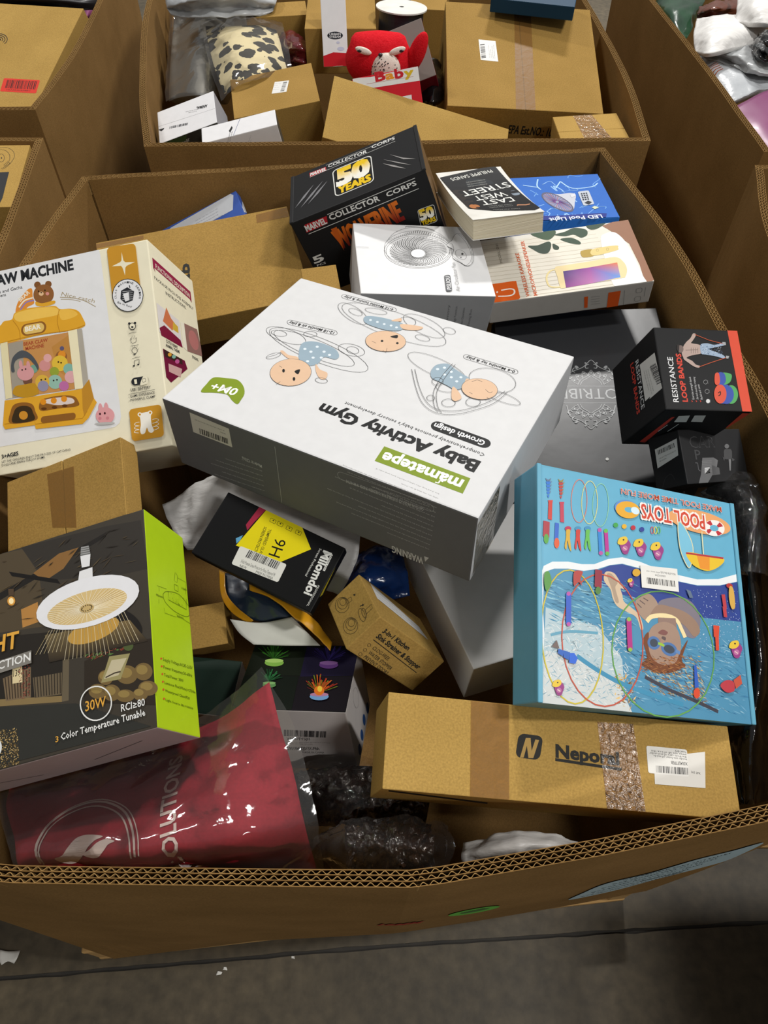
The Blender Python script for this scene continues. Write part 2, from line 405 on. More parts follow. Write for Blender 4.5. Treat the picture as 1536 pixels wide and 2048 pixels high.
def skin(name, G, mat, parent=None, m=8, **kw):
    T = sheet(G, m, **kw); n, k = len(T), len(T[0])
    return from_data(name, [p for r in T for p in r], [((i+1)*k+j, (i+1)*k+j+1, i*k+j+1, i*k+j) for i in range(n-1) for j in range(k-1)], mat, parent, True)
def bvh_of(o):
    me = o.data; M = o.matrix_basis
    return BVHTree.FromPolygons([M @ v.co for v in me.vertices], [tuple(p.vertices) for p in me.polygons])

# ---------------------------------------------------------------- measured sizes and poses (metres): base point, quaternion, size
BOX = {
 'mama': ((-0.0127, 0.7069, 0.9825), (0.9691, -0.03928, -0.01363, -0.24312), (0.4462, 0.3352, 0.1179)),
 'claw': ((-0.4302, 0.8886, 0.9281), (0.95333, 0.28465, -0.08854, 0.04788), (0.27, 0.3043, 0.1605)),
 'lamp': ((-0.3613, 0.3807, 0.9412), (0.98236, 0.09989, -0.12935, 0.0909), (0.27, 0.2542, 0.0938)),
 'marvel': ((0.001, 1.2104, 0.9797), (0.98316, -0.00309, -0.17956, 0.03381), (0.2436, 0.1592, 0.15)),
 'fan': ((0.0523, 1.0358, 0.9669), (0.99768, 0.01439, 0.0478, 0.04619), (0.2156, 0.187, 0.1037)),
 'book': ((0.1787, 1.1494, 1.0784), (0.98902, -0.06868, -0.0384, 0.12508), (0.1211, 0.2001, 0.034)),
 'pool': ((0.3305, 1.294, 0.9782), (0.99901, -0.0374, -0.01816, 0.01567), (0.2, 0.18, 0.05)),
 'karaoke': ((0.3073, 1.0777, 0.9957), (0.99677, 0.04627, -0.05032, 0.04217), (0.2705, 0.1596, 0.0446)),
 'tribe': ((0.3407, 0.8724, 0.8754), (0.99873, 0.03439, -0.03297, -0.01624), (0.2874, 0.3807, 0.06)),
 'resist': ((0.3938, 0.7413, 1.0181), (0.98025, 0.18478, 0.06435, 0.02866), (0.1185, 0.1159, 0.1211)),
 'car': ((0.4312, 0.6714, 0.9757), (0.93414, 0.24284, 0.22642, 0.13097), (0.1346, 0.0746, 0.0504)),
 'toys': ((0.2814, 0.4319, 0.9953), (0.97425, 0.1559, 0.16267, -0.00877), (0.2775, 0.2681, 0.0553)),
 'nepor': ((0.1803, 0.2686, 0.8828), (0.99305, 0.08777, 0.07339, -0.0277), (0.3904, 0.0988, 0.0998)),
 'sink': ((-0.0117, 0.4719, 0.8988), (0.78107, 0.45427, 0.34661, -0.25185), (0.1315, 0.0584, 0.0899)),
 'nineh': ((-0.1525, 0.5302, 0.9509), (0.96038, 0.15128, 0.01246, -0.23372), (0.1822, 0.0963, 0.02)),
 'galaxy': ((-0.0992, 0.3516, 0.7636), (0.98611, -0.14391, -0.06281, -0.05421), (0.1469, 0.1103, 0.1224)),
 'white': ((0.1604, 0.5215, 0.8213), (0.98393, -0.02749, 0.04371, 0.17093), (0.2, 0.24, 0.0791)),
 'midcart': ((-0.4339, 0.6214, 0.9409), (0.96854, 0.14682, -0.18539, 0.07748), (0.2, 0.12, 0.035)),
 'bigcart': ((-0.3319, 1.1456, 0.9172), (0.98446, 0.12537, -0.01826, 0.12162), (0.36, 0.22, 0.07)),
 'blue': ((-0.3514, 1.3113, 0.9499), (0.94313, 0.25163, -0.1561, 0.15105), (0.17, 0.07, 0.022)),
 'darkgreen': ((-0.2611, 0.3957, 0.795), (0.99865, -0.0001, -0.00014, -0.05201), (0.12, 0.08, 0.04)),
 'lowcart': ((-0.2805, 0.4802, 0.8123), (0.98468, 0.15173, -0.01318, 0.0849), (0.12, 0.06, 0.05)),
 'tapecart': ((0.3211, 1.9488, 0.8577), (0.99063, 0.13448, 0.02263, -0.00666), (0.362, 0.3591, 0.1998)),
 'smallcart': ((0.4622, 1.6031, 0.9085), (0.99865, -0.03974, -0.0325, -0.00848), (0.1439, 0.1765, 0.1)),
 'longcart': ((0.0663, 1.636, 0.956), (0.96846, 0.21102, 0.12373, -0.0473), (0.4091, 0.1601, 0.05)),
 'labelcart': ((-0.2405, 1.7958, 0.8715), (0.994, 0.03991, -0.05966, 0.08258), (0.1988, 0.1765, 0.15)),
 'white1': ((-0.4231, 1.6763, 0.9502), (0.97893, 0.13486, -0.13683, 0.06914), (0.1404, 0.1009, 0.07)),
 'white2': ((-0.299, 1.5766, 0.9662), (0.99257, 0.04382, -0.08279, 0.07769), (0.165, 0.06, 0.07)),
 'topcart': ((-0.1092, 2.0733, 0.98), (0.99991, 0.00032, 0.00421, 0.01268), (0.1738, 0.2, 0.1)),
 'leftcart': ((-1.0667, 2.0976, 0.9332), (0.97911, 0.1589, -0.03644, -0.12153), (0.5, 0.3587, 0.06)),
 'leftlow': ((-0.8623, 1.3524, 0.8509), (0.99753, 0.04206, 0.02324, 0.0512), (0.3, 0.2021, 0.2)),
 'smallbrown': ((-0.106, 1.0345, 0.986), (0.99132, 0.09819, -0.00881, 0.08695), (0.06, 0.06, 0.05)),
 'babytray': ((0.0066, 1.7187, 1.0349), (0.86117, 0.49783, -0.00088, 0.10268), (0.1473, 0.0801, 0.03)),
 'babycard': ((-0.1198, 1.9612, 1.0826), (0.89428, 0.44714, -0.00804, 0.01607), (0.06, 0.16, 0.004)),
 'framebox': ((0.0483, 1.8875, 1.0218), (0.93501, 0.31438, -0.13977, 0.08589), (0.14, 0.14, 0.05)),
 'flatcart': ((-0.2849, 2.1933, 0.97), (0.99788, 0.00044, -0.0044, 0.06498), (0.16, 0.1, 0.08)),
 'topblue': ((0.3653, 2.0375, 1.1051), (0.99243, 0.0495, 0.0056, -0.11222), (0.2, 0.1, 0.03)),
 'sidecart': ((0.1281, 2.3553, 0.88), (0.99791, 0.00016, 0.00133, -0.06459), (0.1, 0.2, 0.15)),
}
# soft things: grids of surface points (metres)
SOFT = {
'red_bag':[[(-0.46,0.258,0.85),(-0.381,0.273,0.86),(-0.288,0.297,0.88),(-0.205,0.317,0.91),(-0.136,0.348,0.95)],[(-0.439,0.221,0.88),(-0.347,0.225,0.905),(-0.253,0.236,0.925),(-0.178,0.255,0.945),(-0.119,0.294,0.955)],[(-0.405,0.182,0.91),(-0.321,0.186,0.935),(-0.233,0.193,0.95),(-0.159,0.208,0.96),(-0.101,0.245,0.95)],[(-0.388,0.158,0.915),(-0.302,0.157,0.94),(-0.216,0.159,0.95),(-0.144,0.167,0.955),(-0.085,0.19,0.94)],[(-0.399,0.16,0.86),(-0.319,0.156,0.87),(-0.229,0.156,0.87),(-0.15,0.157,0.87),(-0.077,0.162,0.86)]],
'red_film':[[(-0.466,0.261,0.86),(-0.376,0.275,0.875),(-0.271,0.301,0.9),(-0.188,0.323,0.94),(-0.139,0.353,0.985)],[(-0.446,0.222,0.885),(-0.345,0.226,0.912),(-0.245,0.239,0.935),(-0.166,0.259,0.957),(-0.106,0.298,0.96)],[(-0.41,0.181,0.915),(-0.319,0.187,0.943),(-0.228,0.193,0.958),(-0.152,0.208,0.968),(-0.089,0.247,0.945)],[(-0.39,0.158,0.92),(-0.299,0.157,0.947),(-0.212,0.159,0.957),(-0.138,0.167,0.962),(-0.074,0.192,0.93)],[(-0.401,0.159,0.862),(-0.318,0.156,0.872),(-0.226,0.156,0.872),(-0.144,0.156,0.872),(-0.068,0.163,0.86)]],
'roll1':[[(-0.121,0.289,0.79),(-0.057,0.293,0.81),(0.008,0.291,0.81),(0.068,0.289,0.79)],[(-0.109,0.253,0.82),(-0.054,0.253,0.845),(0.001,0.25,0.845),(0.058,0.248,0.82)],[(-0.097,0.225,0.79),(-0.049,0.224,0.81),(0.001,0.221,0.81),(0.052,0.222,0.79)]],
'roll1_film':[[(-0.127,0.291,0.8),(-0.057,0.295,0.825),(0.008,0.292,0.825),(0.074,0.291,0.8)],[(-0.105,0.242,0.82),(-0.053,0.241,0.855),(0.001,0.241,0.862),(0.05,0.24,0.85)],[(-0.079,0.2,0.8),(-0.046,0.211,0.85),(-0.028,0.219,0.875),(0.016,0.226,0.87)]],
'roll2':[[(-0.045,0.2,0.87),(-0.016,0.201,0.895),(0.024,0.202,0.895),(0.053,0.204,0.87)],[(-0.043,0.174,0.9),(-0.012,0.17,0.935),(0.025,0.171,0.935),(0.055,0.175,0.9)],[(-0.041,0.155,0.86),(-0.007,0.149,0.89),(0.031,0.15,0.89),(0.055,0.16,0.86)]],
'roll2_film':[[(-0.061,0.191,0.885),(-0.038,0.2,0.9),(0.007,0.2,0.915),(0.052,0.201,0.9),(0.068,0.197,0.89)],[(-0.076,0.174,0.905),(-0.042,0.171,0.925),(0.006,0.169,0.948),(0.052,0.172,0.925),(0.069,0.176,0.9)],[(-0.044,0.155,0.87),(-0.035,0.151,0.88),(0.012,0.149,0.9),(0.052,0.154,0.885),(0.06,0.158,0.875)]],
'white_poly':[[(0.094,0.189,0.85),(0.134,0.195,0.87),(0.18,0.197,0.87),(0.23,0.19,0.85)],[(0.089,0.175,0.86),(0.13,0.177,0.885),(0.176,0.181,0.885),(0.229,0.181,0.86)],[(0.094,0.167,0.83),(0.134,0.167,0.85),(0.181,0.172,0.85),(0.227,0.179,0.83)]],
'black_wrap':[[(0.461,0.648,0.938),(0.488,0.653,0.958),(0.51,0.645,0.968),(0.52,0.64,0.948)],[(0.478,0.605,0.958),(0.488,0.582,0.993),(0.498,0.574,0.993),(0.512,0.582,0.948)],[(0.475,0.506,0.938),(0.463,0.481,0.978),(0.475,0.481,0.978),(0.502,0.498,0.938)],[(0.466,0.397,0.908),(0.45,0.373,0.958),(0.461,0.375,0.953),(0.488,0.39,0.908)],[(0.428,0.304,0.878),(0.428,0.29,0.918),(0.442,0.29,0.918),(0.472,0.297,0.878)],[(0.427,0.235,0.848),(0.421,0.225,0.888),(0.432,0.226,0.888),(0.464,0.238,0.858)]],
'black_film':[[(0.428,0.631,0.953),(0.459,0.647,0.973),(0.511,0.641,0.983),(0.517,0.632,0.963)],[(0.457,0.589,0.973),(0.477,0.577,1.0),(0.496,0.57,1.003),(0.515,0.571,0.963)],[(0.464,0.497,0.953),(0.455,0.475,0.988),(0.472,0.475,0.988),(0.507,0.492,0.948)]],
'milky_bag':[[(-0.336,0.66,0.89),(-0.282,0.692,0.91),(-0.22,0.701,0.92),(-0.124,0.638,0.92),(-0.034,0.593,0.92)],[(-0.318,0.622,0.88),(-0.267,0.635,0.9),(-0.217,0.654,0.9),(-0.123,0.598,0.9),(-0.038,0.555,0.9)],[(-0.293,0.592,0.87),(-0.252,0.592,0.87),(-0.198,0.574,0.87),(-0.123,0.546,0.86),(-0.063,0.521,0.86)]],
'blue_bag':[[(-0.075,0.554,0.84),(-0.029,0.599,0.86),(0.024,0.603,0.86)],[(-0.064,0.527,0.85),(-0.016,0.538,0.88),(0.035,0.555,0.86)],[(-0.058,0.519,0.82),(-0.013,0.524,0.84),(0.038,0.532,0.84)]],
'navy_pouch':[[(-0.237,0.549,0.875),(-0.195,0.539,0.885),(-0.146,0.506,0.885),(-0.103,0.476,0.875)],[(-0.229,0.52,0.875),(-0.187,0.502,0.885),(-0.15,0.481,0.885),(-0.116,0.468,0.875)],[(-0.217,0.497,0.87),(-0.193,0.478,0.875),(-0.164,0.468,0.875),(-0.13,0.467,0.87)]],
'navy_edge':[[(-0.239,0.552,0.878),(-0.23,0.51,0.878),(-0.213,0.485,0.875),(-0.186,0.466,0.875)],[(-0.229,0.545,0.882),(-0.222,0.512,0.882),(-0.206,0.491,0.88),(-0.18,0.469,0.88)]],
'amber_pouch':[[(-0.189,0.521,0.9),(-0.153,0.512,0.9),(-0.115,0.479,0.898),(-0.086,0.454,0.892),(-0.07,0.433,0.885)],[(-0.186,0.505,0.9),(-0.157,0.49,0.905),(-0.123,0.463,0.903),(-0.092,0.44,0.895),(-0.072,0.42,0.885)]],
'sleeve':[[(-0.211,0.468,0.885),(-0.168,0.46,0.89),(-0.125,0.467,0.893)],[(-0.196,0.448,0.883),(-0.154,0.445,0.888),(-0.105,0.447,0.89)],[(-0.175,0.431,0.883),(-0.132,0.428,0.886),(-0.085,0.427,0.888)]],
'grey_roll':[[(-0.61,2.463,1.0),(-0.548,2.337,1.05),(-0.471,2.289,1.07),(-0.416,2.314,1.05),(-0.407,2.478,0.97)],[(-0.603,2.324,0.96),(-0.57,2.343,0.97),(-0.49,2.278,1.0),(-0.438,2.339,0.97),(-0.405,2.435,0.9)],[(-0.568,2.085,0.96),(-0.537,2.084,0.97),(-0.461,2.029,1.0),(-0.421,2.091,0.97),(-0.411,2.22,0.9)],[(-0.538,1.888,0.95),(-0.51,1.886,0.96),(-0.445,1.828,0.99),(-0.42,1.886,0.96),(-0.414,1.991,0.9)]],
'grey_roll_film':[[(-0.612,2.43,1.01),(-0.544,2.311,1.06),(-0.465,2.267,1.08),(-0.407,2.288,1.06),(-0.387,2.447,0.98)],[(-0.603,2.295,0.97),(-0.567,2.324,0.98),(-0.485,2.262,1.01),(-0.428,2.324,0.98),(-0.388,2.406,0.91)],[(-0.57,2.072,0.965),(-0.534,2.067,0.98),(-0.457,2.014,1.01),(-0.412,2.073,0.98),(-0.394,2.184,0.91)],[(-0.538,1.868,0.955),(-0.507,1.868,0.97),(-0.44,1.809,1.0),(-0.409,1.863,0.97),(-0.388,1.906,0.91)]],
'leopard':[[(-0.475,2.168,1.02),(-0.404,2.102,1.04),(-0.341,2.115,1.04),(-0.294,2.189,1.02)],[(-0.444,2.027,1.02),(-0.38,1.987,1.04),(-0.319,1.999,1.04),(-0.267,2.062,1.02)],[(-0.415,1.918,1.01),(-0.36,1.895,1.03),(-0.299,1.912,1.03),(-0.247,1.962,1.01)],[(-0.385,1.834,0.99),(-0.341,1.828,1.01),(-0.287,1.861,1.01),(-0.237,1.94,0.99)]],
'leopard_film':[[(-0.482,2.166,1.03),(-0.403,2.112,1.05),(-0.341,2.126,1.05),(-0.277,2.187,1.03)],[(-0.446,1.999,1.03),(-0.376,1.971,1.05),(-0.316,1.983,1.05),(-0.248,2.034,1.03)],[(-0.415,1.878,1.02),(-0.356,1.874,1.04),(-0.295,1.891,1.04),(-0.23,1.921,1.02)],[(-0.384,1.8,0.985),(-0.336,1.804,1.02),(-0.283,1.836,1.02),(-0.221,1.901,1.0)]],
'maroon_bag':[[(-0.284,2.165,1.0),(-0.244,2.105,1.03),(-0.211,2.091,1.02)],[(-0.271,2.082,1.0),(-0.218,1.987,1.04),(-0.183,1.996,1.02)],[(-0.26,2.042,0.98),(-0.212,1.989,1.0),(-0.179,2.0,0.99)]],
'top_bag':[[(-0.582,2.27,1.07),(-0.484,2.244,1.1),(-0.379,2.244,1.1),(-0.281,2.289,1.07)],[(-0.569,2.185,1.06),(-0.465,2.117,1.1),(-0.365,2.127,1.1),(-0.282,2.178,1.07)],[(-0.56,2.184,1.04),(-0.473,2.133,1.07),(-0.371,2.14,1.07),(-0.295,2.188,1.05)]],
'black_bag':[[(0.091,1.974,1.0),(0.117,1.957,1.02),(0.142,2.004,1.0)],[(0.09,1.872,1.0),(0.117,1.85,1.02),(0.142,1.892,1.0)],[(0.092,1.812,0.98),(0.116,1.788,0.99),(0.14,1.82,0.98)]],
'purple_pack':[[(0.782,1.711,1.0),(0.835,1.746,1.01),(0.914,1.812,1.01),(1.004,1.886,1.0)],[(0.791,1.625,1.0),(0.834,1.638,1.012),(0.892,1.679,1.012),(0.98,1.752,1.0)],[(0.82,1.548,0.99),(0.845,1.539,1.0),(0.89,1.561,1.0),(0.97,1.616,0.99)]],
'silver_bag':[[(0.771,2.025,0.99),(0.826,2.008,1.01),(0.895,1.983,1.01),(1.0,1.97,0.99)],[(0.772,1.897,0.99),(0.812,1.877,1.015),(0.885,1.877,1.015),(0.988,1.897,0.99)],[(0.8,1.785,0.98),(0.831,1.778,1.0),(0.915,1.836,1.0),(1.026,1.922,0.98)]],
'violet_bag':[[(0.794,1.996,1.02),(0.842,1.971,1.04),(0.909,1.987,1.04),(1.016,2.059,1.02)],[(0.803,1.975,1.02),(0.837,1.919,1.045),(0.885,1.898,1.045),(0.986,1.951,1.02)],[(0.841,1.971,1.01),(0.86,1.895,1.03),(0.892,1.844,1.03),(0.971,1.875,1.01)]],
'white_sack':[[(0.81,2.126,1.05),(0.836,2.078,1.07),(0.898,2.095,1.07),(1.004,2.119,1.05)],[(0.773,2.015,1.05),(0.796,1.949,1.075),(0.858,1.967,1.075),(0.963,2.053,1.05)],[(0.763,1.944,1.04),(0.778,1.891,1.055),(0.842,1.927,1.055),(0.925,1.993,1.04)]],
'white_sack2':[[(0.935,2.218,1.08),(0.954,2.17,1.1),(1.001,2.177,1.1),(1.089,2.237,1.08)],[(0.898,2.112,1.08),(0.909,2.036,1.105),(0.955,2.043,1.105),(1.049,2.122,1.08)],[(0.876,2.042,1.07),(0.903,1.988,1.085),(0.944,1.985,1.085),(1.022,2.033,1.07)]],
'brown_bag':[[(0.85,2.241,1.04),(0.878,2.214,1.06),(0.978,2.308,1.04)],[(0.836,2.198,1.04),(0.858,2.148,1.065),(0.951,2.233,1.045)],[(0.836,2.19,1.03),(0.874,2.174,1.04),(0.956,2.222,1.03)]],
'green_bag':[[(0.755,2.352,1.0),(0.791,2.364,1.03),(0.921,2.404,1.03)],[(0.76,2.224,1.0),(0.777,2.2,1.035),(0.885,2.306,1.03)],[(0.76,2.1,0.99),(0.798,2.12,1.01),(0.872,2.295,1.01)]],
'black_bag2':[[(0.9,1.961,1.06),(0.915,1.95,1.085),(1.007,2.042,1.07)],[(0.891,1.925,1.06),(0.893,1.87,1.09),(0.978,1.939,1.07)],[(0.904,1.914,1.05),(0.904,1.853,1.065),(0.977,1.893,1.05)]],
'left_black':[[(-1.259,2.58,0.99),(-1.056,2.525,1.0),(-0.87,2.592,0.98)],[(-1.23,2.495,0.99),(-1.019,2.414,1.01),(-0.852,2.487,0.98)],[(-1.239,2.495,0.97),(-1.038,2.439,0.98),(-0.867,2.462,0.96)]],
'left_pink':[[(-0.886,2.431,0.97),(-0.862,2.407,0.98),(-0.857,2.438,0.97)],[(-0.872,2.384,0.97),(-0.852,2.357,0.98),(-0.854,2.392,0.97)],[(-0.871,2.373,0.96),(-0.861,2.361,0.965),(-0.861,2.384,0.96)]],
}
# artwork: part name, face, ink, shapes in mm from the face centre
ART = {}
ART['mama'] = [
 ('top_print', 'top', 'print_satin', [
  ('P',[76.7,-113.7,190.5,-115,192.6,-141.4,78.5,-141.2],'#76891f'),('T','mamatepe',185.5,-121.6,82.9,-121.8,17.3,'#e6e6e0',.03),('K',[165,-135,161.1,-135,161,-139,157.1,-139.6],1.6,'#e6e6e0'),
  ('T','Baby Activity Gym',190.2,-84.5,-30.3,-79.4,19,'#161616',.035),('T',"Comprehensively promote baby's sensory development",190.1,-69.2,-6.7,-62.7,5.5,'#2a2a2a',0),('R',[109,-41.8,189.3,-44.1,110.2,-59.2,189.5,-60.9],.5,'#161616'),
  ('T','Growth design',182.1,-48.4,113.5,-46.4,8.9,'#e6e6e6',.02),('C',[-189.1,-101.7,-174.1,-95.2,-158.4,-90.9,-143.7,-97.6,-132.7,-109.9,-128.9,-123,-128.1,-131.9,-138.3,-129.2,-150,-122.8,-158.4,-123.4,-171.5,-128.3,-185.3,-133.6,-188.9,-117.4],'#76891f'),
  ('T','0M+',-143.4,-105.9,-181.4,-109.5,14.1,'#e6e6e0',.02),('R',[-177.2,60.2,-96.7,68.4,-172,49.4,-92.2,57.8],.5,'#333333',.5),('T','12-18 Months sit & play',-99.4,65,-171.6,57.5,6.1,'#161616',.01),
  ('R',[-140.8,156.7,-48.2,160,-137.2,146.5,-45.3,150],.5,'#333333',.5),('T','6-12 Months tummy & play',-51.9,157,-135.1,154,5.6,'#161616',.01),('R',[86.6,102.6,166.7,102.1,88.7,92.4,168.2,92.1],.5,'#333333',.5),
  ('T','0-6 Months lay & play',163.3,99.3,91.3,99.7,5.5,'#161616',.01),('O',[-99.8,17.4,85.4,-8.1,4.4,-24.9],'#3c3c3c',.55),('O',[-157.1,24.7,33.9,-1.1,3.3,-14.8],'#3c3c3c',.55),('O',[-106.6,17.5,70.4,-7.3,2.8,-18.7],'#3c3c3c',.55),
  ('O',[-56.5,37.9,20,1.8,3.7,-12.4],'#3c3c3c',.55),('O',[-54.5,38.2,9.3,.5,2.1,-7.5],'#3c3c3c',.55),('O',[-127.7,43.8,9.1,3.2,2.6,-6.3],'#3c3c3c',.55),('O',[-168.8,24.6,12,1.7,2,-6.5],'#3c3c3c',.55),
  ('C',[-110.5,-13.2,-125.4,15,-119.8,27.6,-102.2,32.3,-77.8,29,-64.6,17.9,-65.4,8.3,-81.4,5.6,-81.5,-12.1,-93.2,-21.6],'#8c9fab'),('E',[-115.1,9.5,2,1.1,1.4,-2.2],'#cdd6db'),('E',[-104.2,7.9,2,1.1,1.4,-2.2],'#cdd6db'),
  ('E',[-102.5,21.8,2,1.1,1.4,-2.2],'#cdd6db'),('E',[-88,16.4,2,1.1,1.3,-2.2],'#cdd6db'),('E',[-94.1,-2.5,2,1,1.3,-2.1],'#cdd6db'),('E',[-77.3,13.4,2,1.1,1.3,-2.2],'#cdd6db'),('E',[-84.1,2.7,2,1,1.3,-2.1],'#cdd6db'),
  ('E',[-96.5,-12.9,2,1,1.3,-2.1],'#cdd6db'),('C',[-127.7,-13,-115.5,-10.9,-109.8,-16.4,-123.2,-19.8,-142,-11.9,-140.1,-8],'#cfae90'),('C',[-83.2,-12.9,-71.8,-20.7,-58.9,-22.8,-54.4,-35.1,-61.5,-37.5,-74.5,-26.9],'#cfae90'),
  ('L',[-151.8,-29.8,-145.2,-20.7,-142,-11.9],2.2,'#cfcfcf'),('O',[-57.7,-40.2,8.3,1.7,1.5,-5.2],'#3c3c3c',.55),('O',[-145.1,-24.2,5.9,8.8,4.2,-3.5],'#3c3c3c',.55),('E',[-103.7,-44.2,22,16.9,18.7,-23.3],'#cfae90'),
  ('O',[-103.7,-44.2,22,16.9,18.7,-23.3],'#3c3c3c',.45),('E',[-113.9,-46.1,1.6,.9,2.3,-3.5],'#161616'),('E',[-91.6,-54.6,1.6,.8,2.2,-3.5],'#161616'),('C',[-100.1,-40.3,-95.8,-33.3,-92.2,-43.6],'#161616'),
  ('L',[-125.2,-39.7,-119.9,-41.1],.5,'#3c3c3c'),('L',[-104.6,-68,-106.1,-75.4],.5,'#3c3c3c'),('O',[-35.3,120.7,89.1,-8.3,3.1,-29.3],'#3c3c3c',.55),('O',[-99.9,117.4,31.1,-12.6,-.7,-14.9],'#3c3c3c',.55),
  ('O',[7.3,137.4,37.2,-9.8,.3,-18.4],'#3c3c3c',.55),('O',[-18.5,135.8,12.5,1.8,3.3,-10.9],'#3c3c3c',.55),('O',[45.4,142.6,9.3,.3,1.7,-7.5],'#3c3c3c',.55),('O',[-72.2,138.4,17.1,2.4,1.3,-6.7],'#3c3c3c',.55),
  ('O',[19,109.1,11.2,-.1,.6,-6.4],'#3c3c3c',.55),('O',[-98.1,122.4,12.2,-1.8,1.1,-6.8],'#3c3c3c',.55),('C',[-79.6,118.3,-65.3,125.7,-39.6,128.7,-20.6,126.8,-17.2,111.5,-34.6,102.4,-56.7,101.7,-73.4,105.6],'#8c9fab'),
  ('E',[-68,113.9,1.8,.9,1.2,-2.2],'#cdd6db'),('E',[-56.7,114.2,1.8,.9,1.2,-2.2],'#cdd6db'),('E',[-45.3,113.9,1.8,.9,1.1,-2.1],'#cdd6db'),('E',[-34.8,115.4,1.8,.9,1.1,-2.1],'#cdd6db'),
  ('E',[-25.6,114.8,1.8,.9,1.1,-2.1],'#cdd6db'),('C',[-24.1,124.9,-3.2,131.9,8.4,132.5,3.7,122.4,-14.9,115.7],'#cfae90'),('C',[-40.4,125.9,-31.2,138.7,-27.3,131.2],'#cfae90'),('E',[-23.7,77.8,26.5,10.9,10.3,-22.4],'#cfae90'),
  ('O',[-23.7,77.8,26.5,10.9,10.3,-22.4],'#3c3c3c',.45),('E',[-28.2,75.5,1.7,.9,1.2,-2.3],'#161616'),('E',[-6.6,80.8,1.7,.9,1.2,-2.3],'#161616'),('C',[-22.8,90.2,-15.7,98.5,-12.7,91],'#161616'),
  ('L',[-14,63.7,-10.6,54,-16.7,56.5],.5,'#3c3c3c'),('L',[-40.8,68.8,-33.2,66.9],.5,'#3c3c3c'),('O',[64.9,57.6,46.5,-9.2,-1.9,-17.3],'#3c3c3c',.55),('O',[143.5,65.2,31.5,3.4,4.5,-24.8],'#3c3c3c',.55),
  ('O',[166,38.5,28.1,-2.6,-.2,-8.8],'#3c3c3c',.55),('O',[96.6,24.3,13.9,4.1,1.8,-10.6],'#3c3c3c',.55),('O',[111.7,-4.3,8.4,1.9,1.3,-7.9],'#3c3c3c',.55),('O',[139,11.9,8.7,2.7,1.6,-9],'#3c3c3c',.55),
  ('O',[87.2,-5.9,4.9,1.3,1.5,-5.5],'#3c3c3c',.55),('C',[63.5,43.3,63.5,60.4,75.4,70.1,88,65,105,58.3,115,53.6,115.6,34.4,108.5,24.2,95.4,26.9,82.1,29.8,71,31.9],'#8c9fab'),('E',[69.1,53,2,1,1,-2.2],'#cdd6db'),
  ('E',[76,60.1,2,1,1,-2.2],'#cdd6db'),('E',[82.3,46.5,1.9,1,1,-2.1],'#cdd6db'),('E',[92.9,45.3,1.9,1,1,-2.1],'#cdd6db'),('E',[102.9,40.7,1.9,1,1,-2.1],'#cdd6db'),('E',[104.2,51.2,1.9,1,1,-2.1],'#cdd6db'),
  ('E',[87.9,56.1,2,1,1,-2.2],'#cdd6db'),('C',[102.9,27.7,112.8,23.2,122.3,12.4,118.1,2.8,111,6.5],'#cfae90'),('C',[111.8,51.9,120.6,49.9,122,37.7,116.8,31.7],'#cfae90'),('E',[135.7,40.3,22.6,6.7,6.5,-20.6],'#cfae90'),
  ('O',[135.7,40.3,22.6,6.7,6.5,-20.6],'#3c3c3c',.45),('L',[126.6,27.3,131.7,26.2],.6,'#3c3c3c'),('K',[143.3,42.4,150.6,38.6,152.9,42.4],.6,'#3c3c3c'),('K',[121,48.9,125.8,56,133.2,55.2],.6,'#3c3c3c'),
  ('L',[150.9,28.7,158.2,25,151.5,22.8],.5,'#3c3c3c'),('K',[38,36.8,59.9,5.2,82.6,-20.7,106.2,-29.6,128.8,-20.7,147,-2.2,163.4,21.6,170.7,50.4],.6,'#3c3c3c'),('K',[41.9,38.8,64.1,7.3,86.1,-15.8,104.8,-22.5,126.2,-14.9,144.7,3.2,159.3,26.9,167.1,51.7],.6,'#3c3c3c'),
  ('K',[86.1,73.6,86,38.4,89.3,7.8,102.1,-16.7,112.4,-26.4],.6,'#3c3c3c'),('K',[82,73.5,80.9,39.1,85.5,5.8,98.3,-18.6,108,-26.9],.6,'#3c3c3c'),('O',[80.5,28.9,7.2,1.8,2.2,-8],'#3c3c3c',.55),
  ]),
 ('side_print', 'front', 'print_satin', [
  ('P',[-179,52.4,-117,49.9,-118.2,17.4,-182,17.4],'#d8d4c6'),('B',[-169.4,29.3,47.4,1.4,-1.2,-10.1],3,26,'#15151a'),('T','safely inside this and product of',-172.9,42,-125.6,41.8,2,'#444444',0),
  ('T','use this',-124.6,38.5,-133.2,38.6,2.2,'#333333',0),('L',[-47.4,49.6,-51.2,-54.5],.5,'#cfcfcf'),('T','WARNING',159.4,-48.9,115.6,-50.4,12.4,'#c9c9c9',.02),('P',[167.4,-44.1,160.7,-44.8,162.6,-54.7],'#c9c9c9'),
  ('T','only and dry view under all the care heat',167.1,-27.1,109.1,-27.3,2,'#c9c9c9',0),('T','under use away product dry of heat for parts product inside heat the from later',167.7,-17.8,57.9,-17.7,2,'#c9c9c9',0),
  ('T','and away for away this safely only only care safely safely the the from from away away keep',168.4,-8.6,36.7,-8,2,'#c9c9c9',0),('T','box from parts adult under from away view from for keep the dry later',169.1,.4,68.6,1.2,2,'#c9c9c9',0),
  ('T','away safely and this box keep only inside the only adult view box this keep dry keep of view box away',169.7,9.3,25.1,10.9,2,'#c9c9c9',0),('T','of of view away use and the dry for the parts later',170.4,18,100.6,19,2,'#c9c9c9',0),
  ('T','dry for inside the care use view away only from product heat care dry all dry all',171,26.6,58.5,28.6,2,'#c9c9c9',0),('T','and care product inside dry keep use later this from box all only dry safely box and view parts',171.6,35.1,38.1,37.9,2,'#c9c9c9',0),
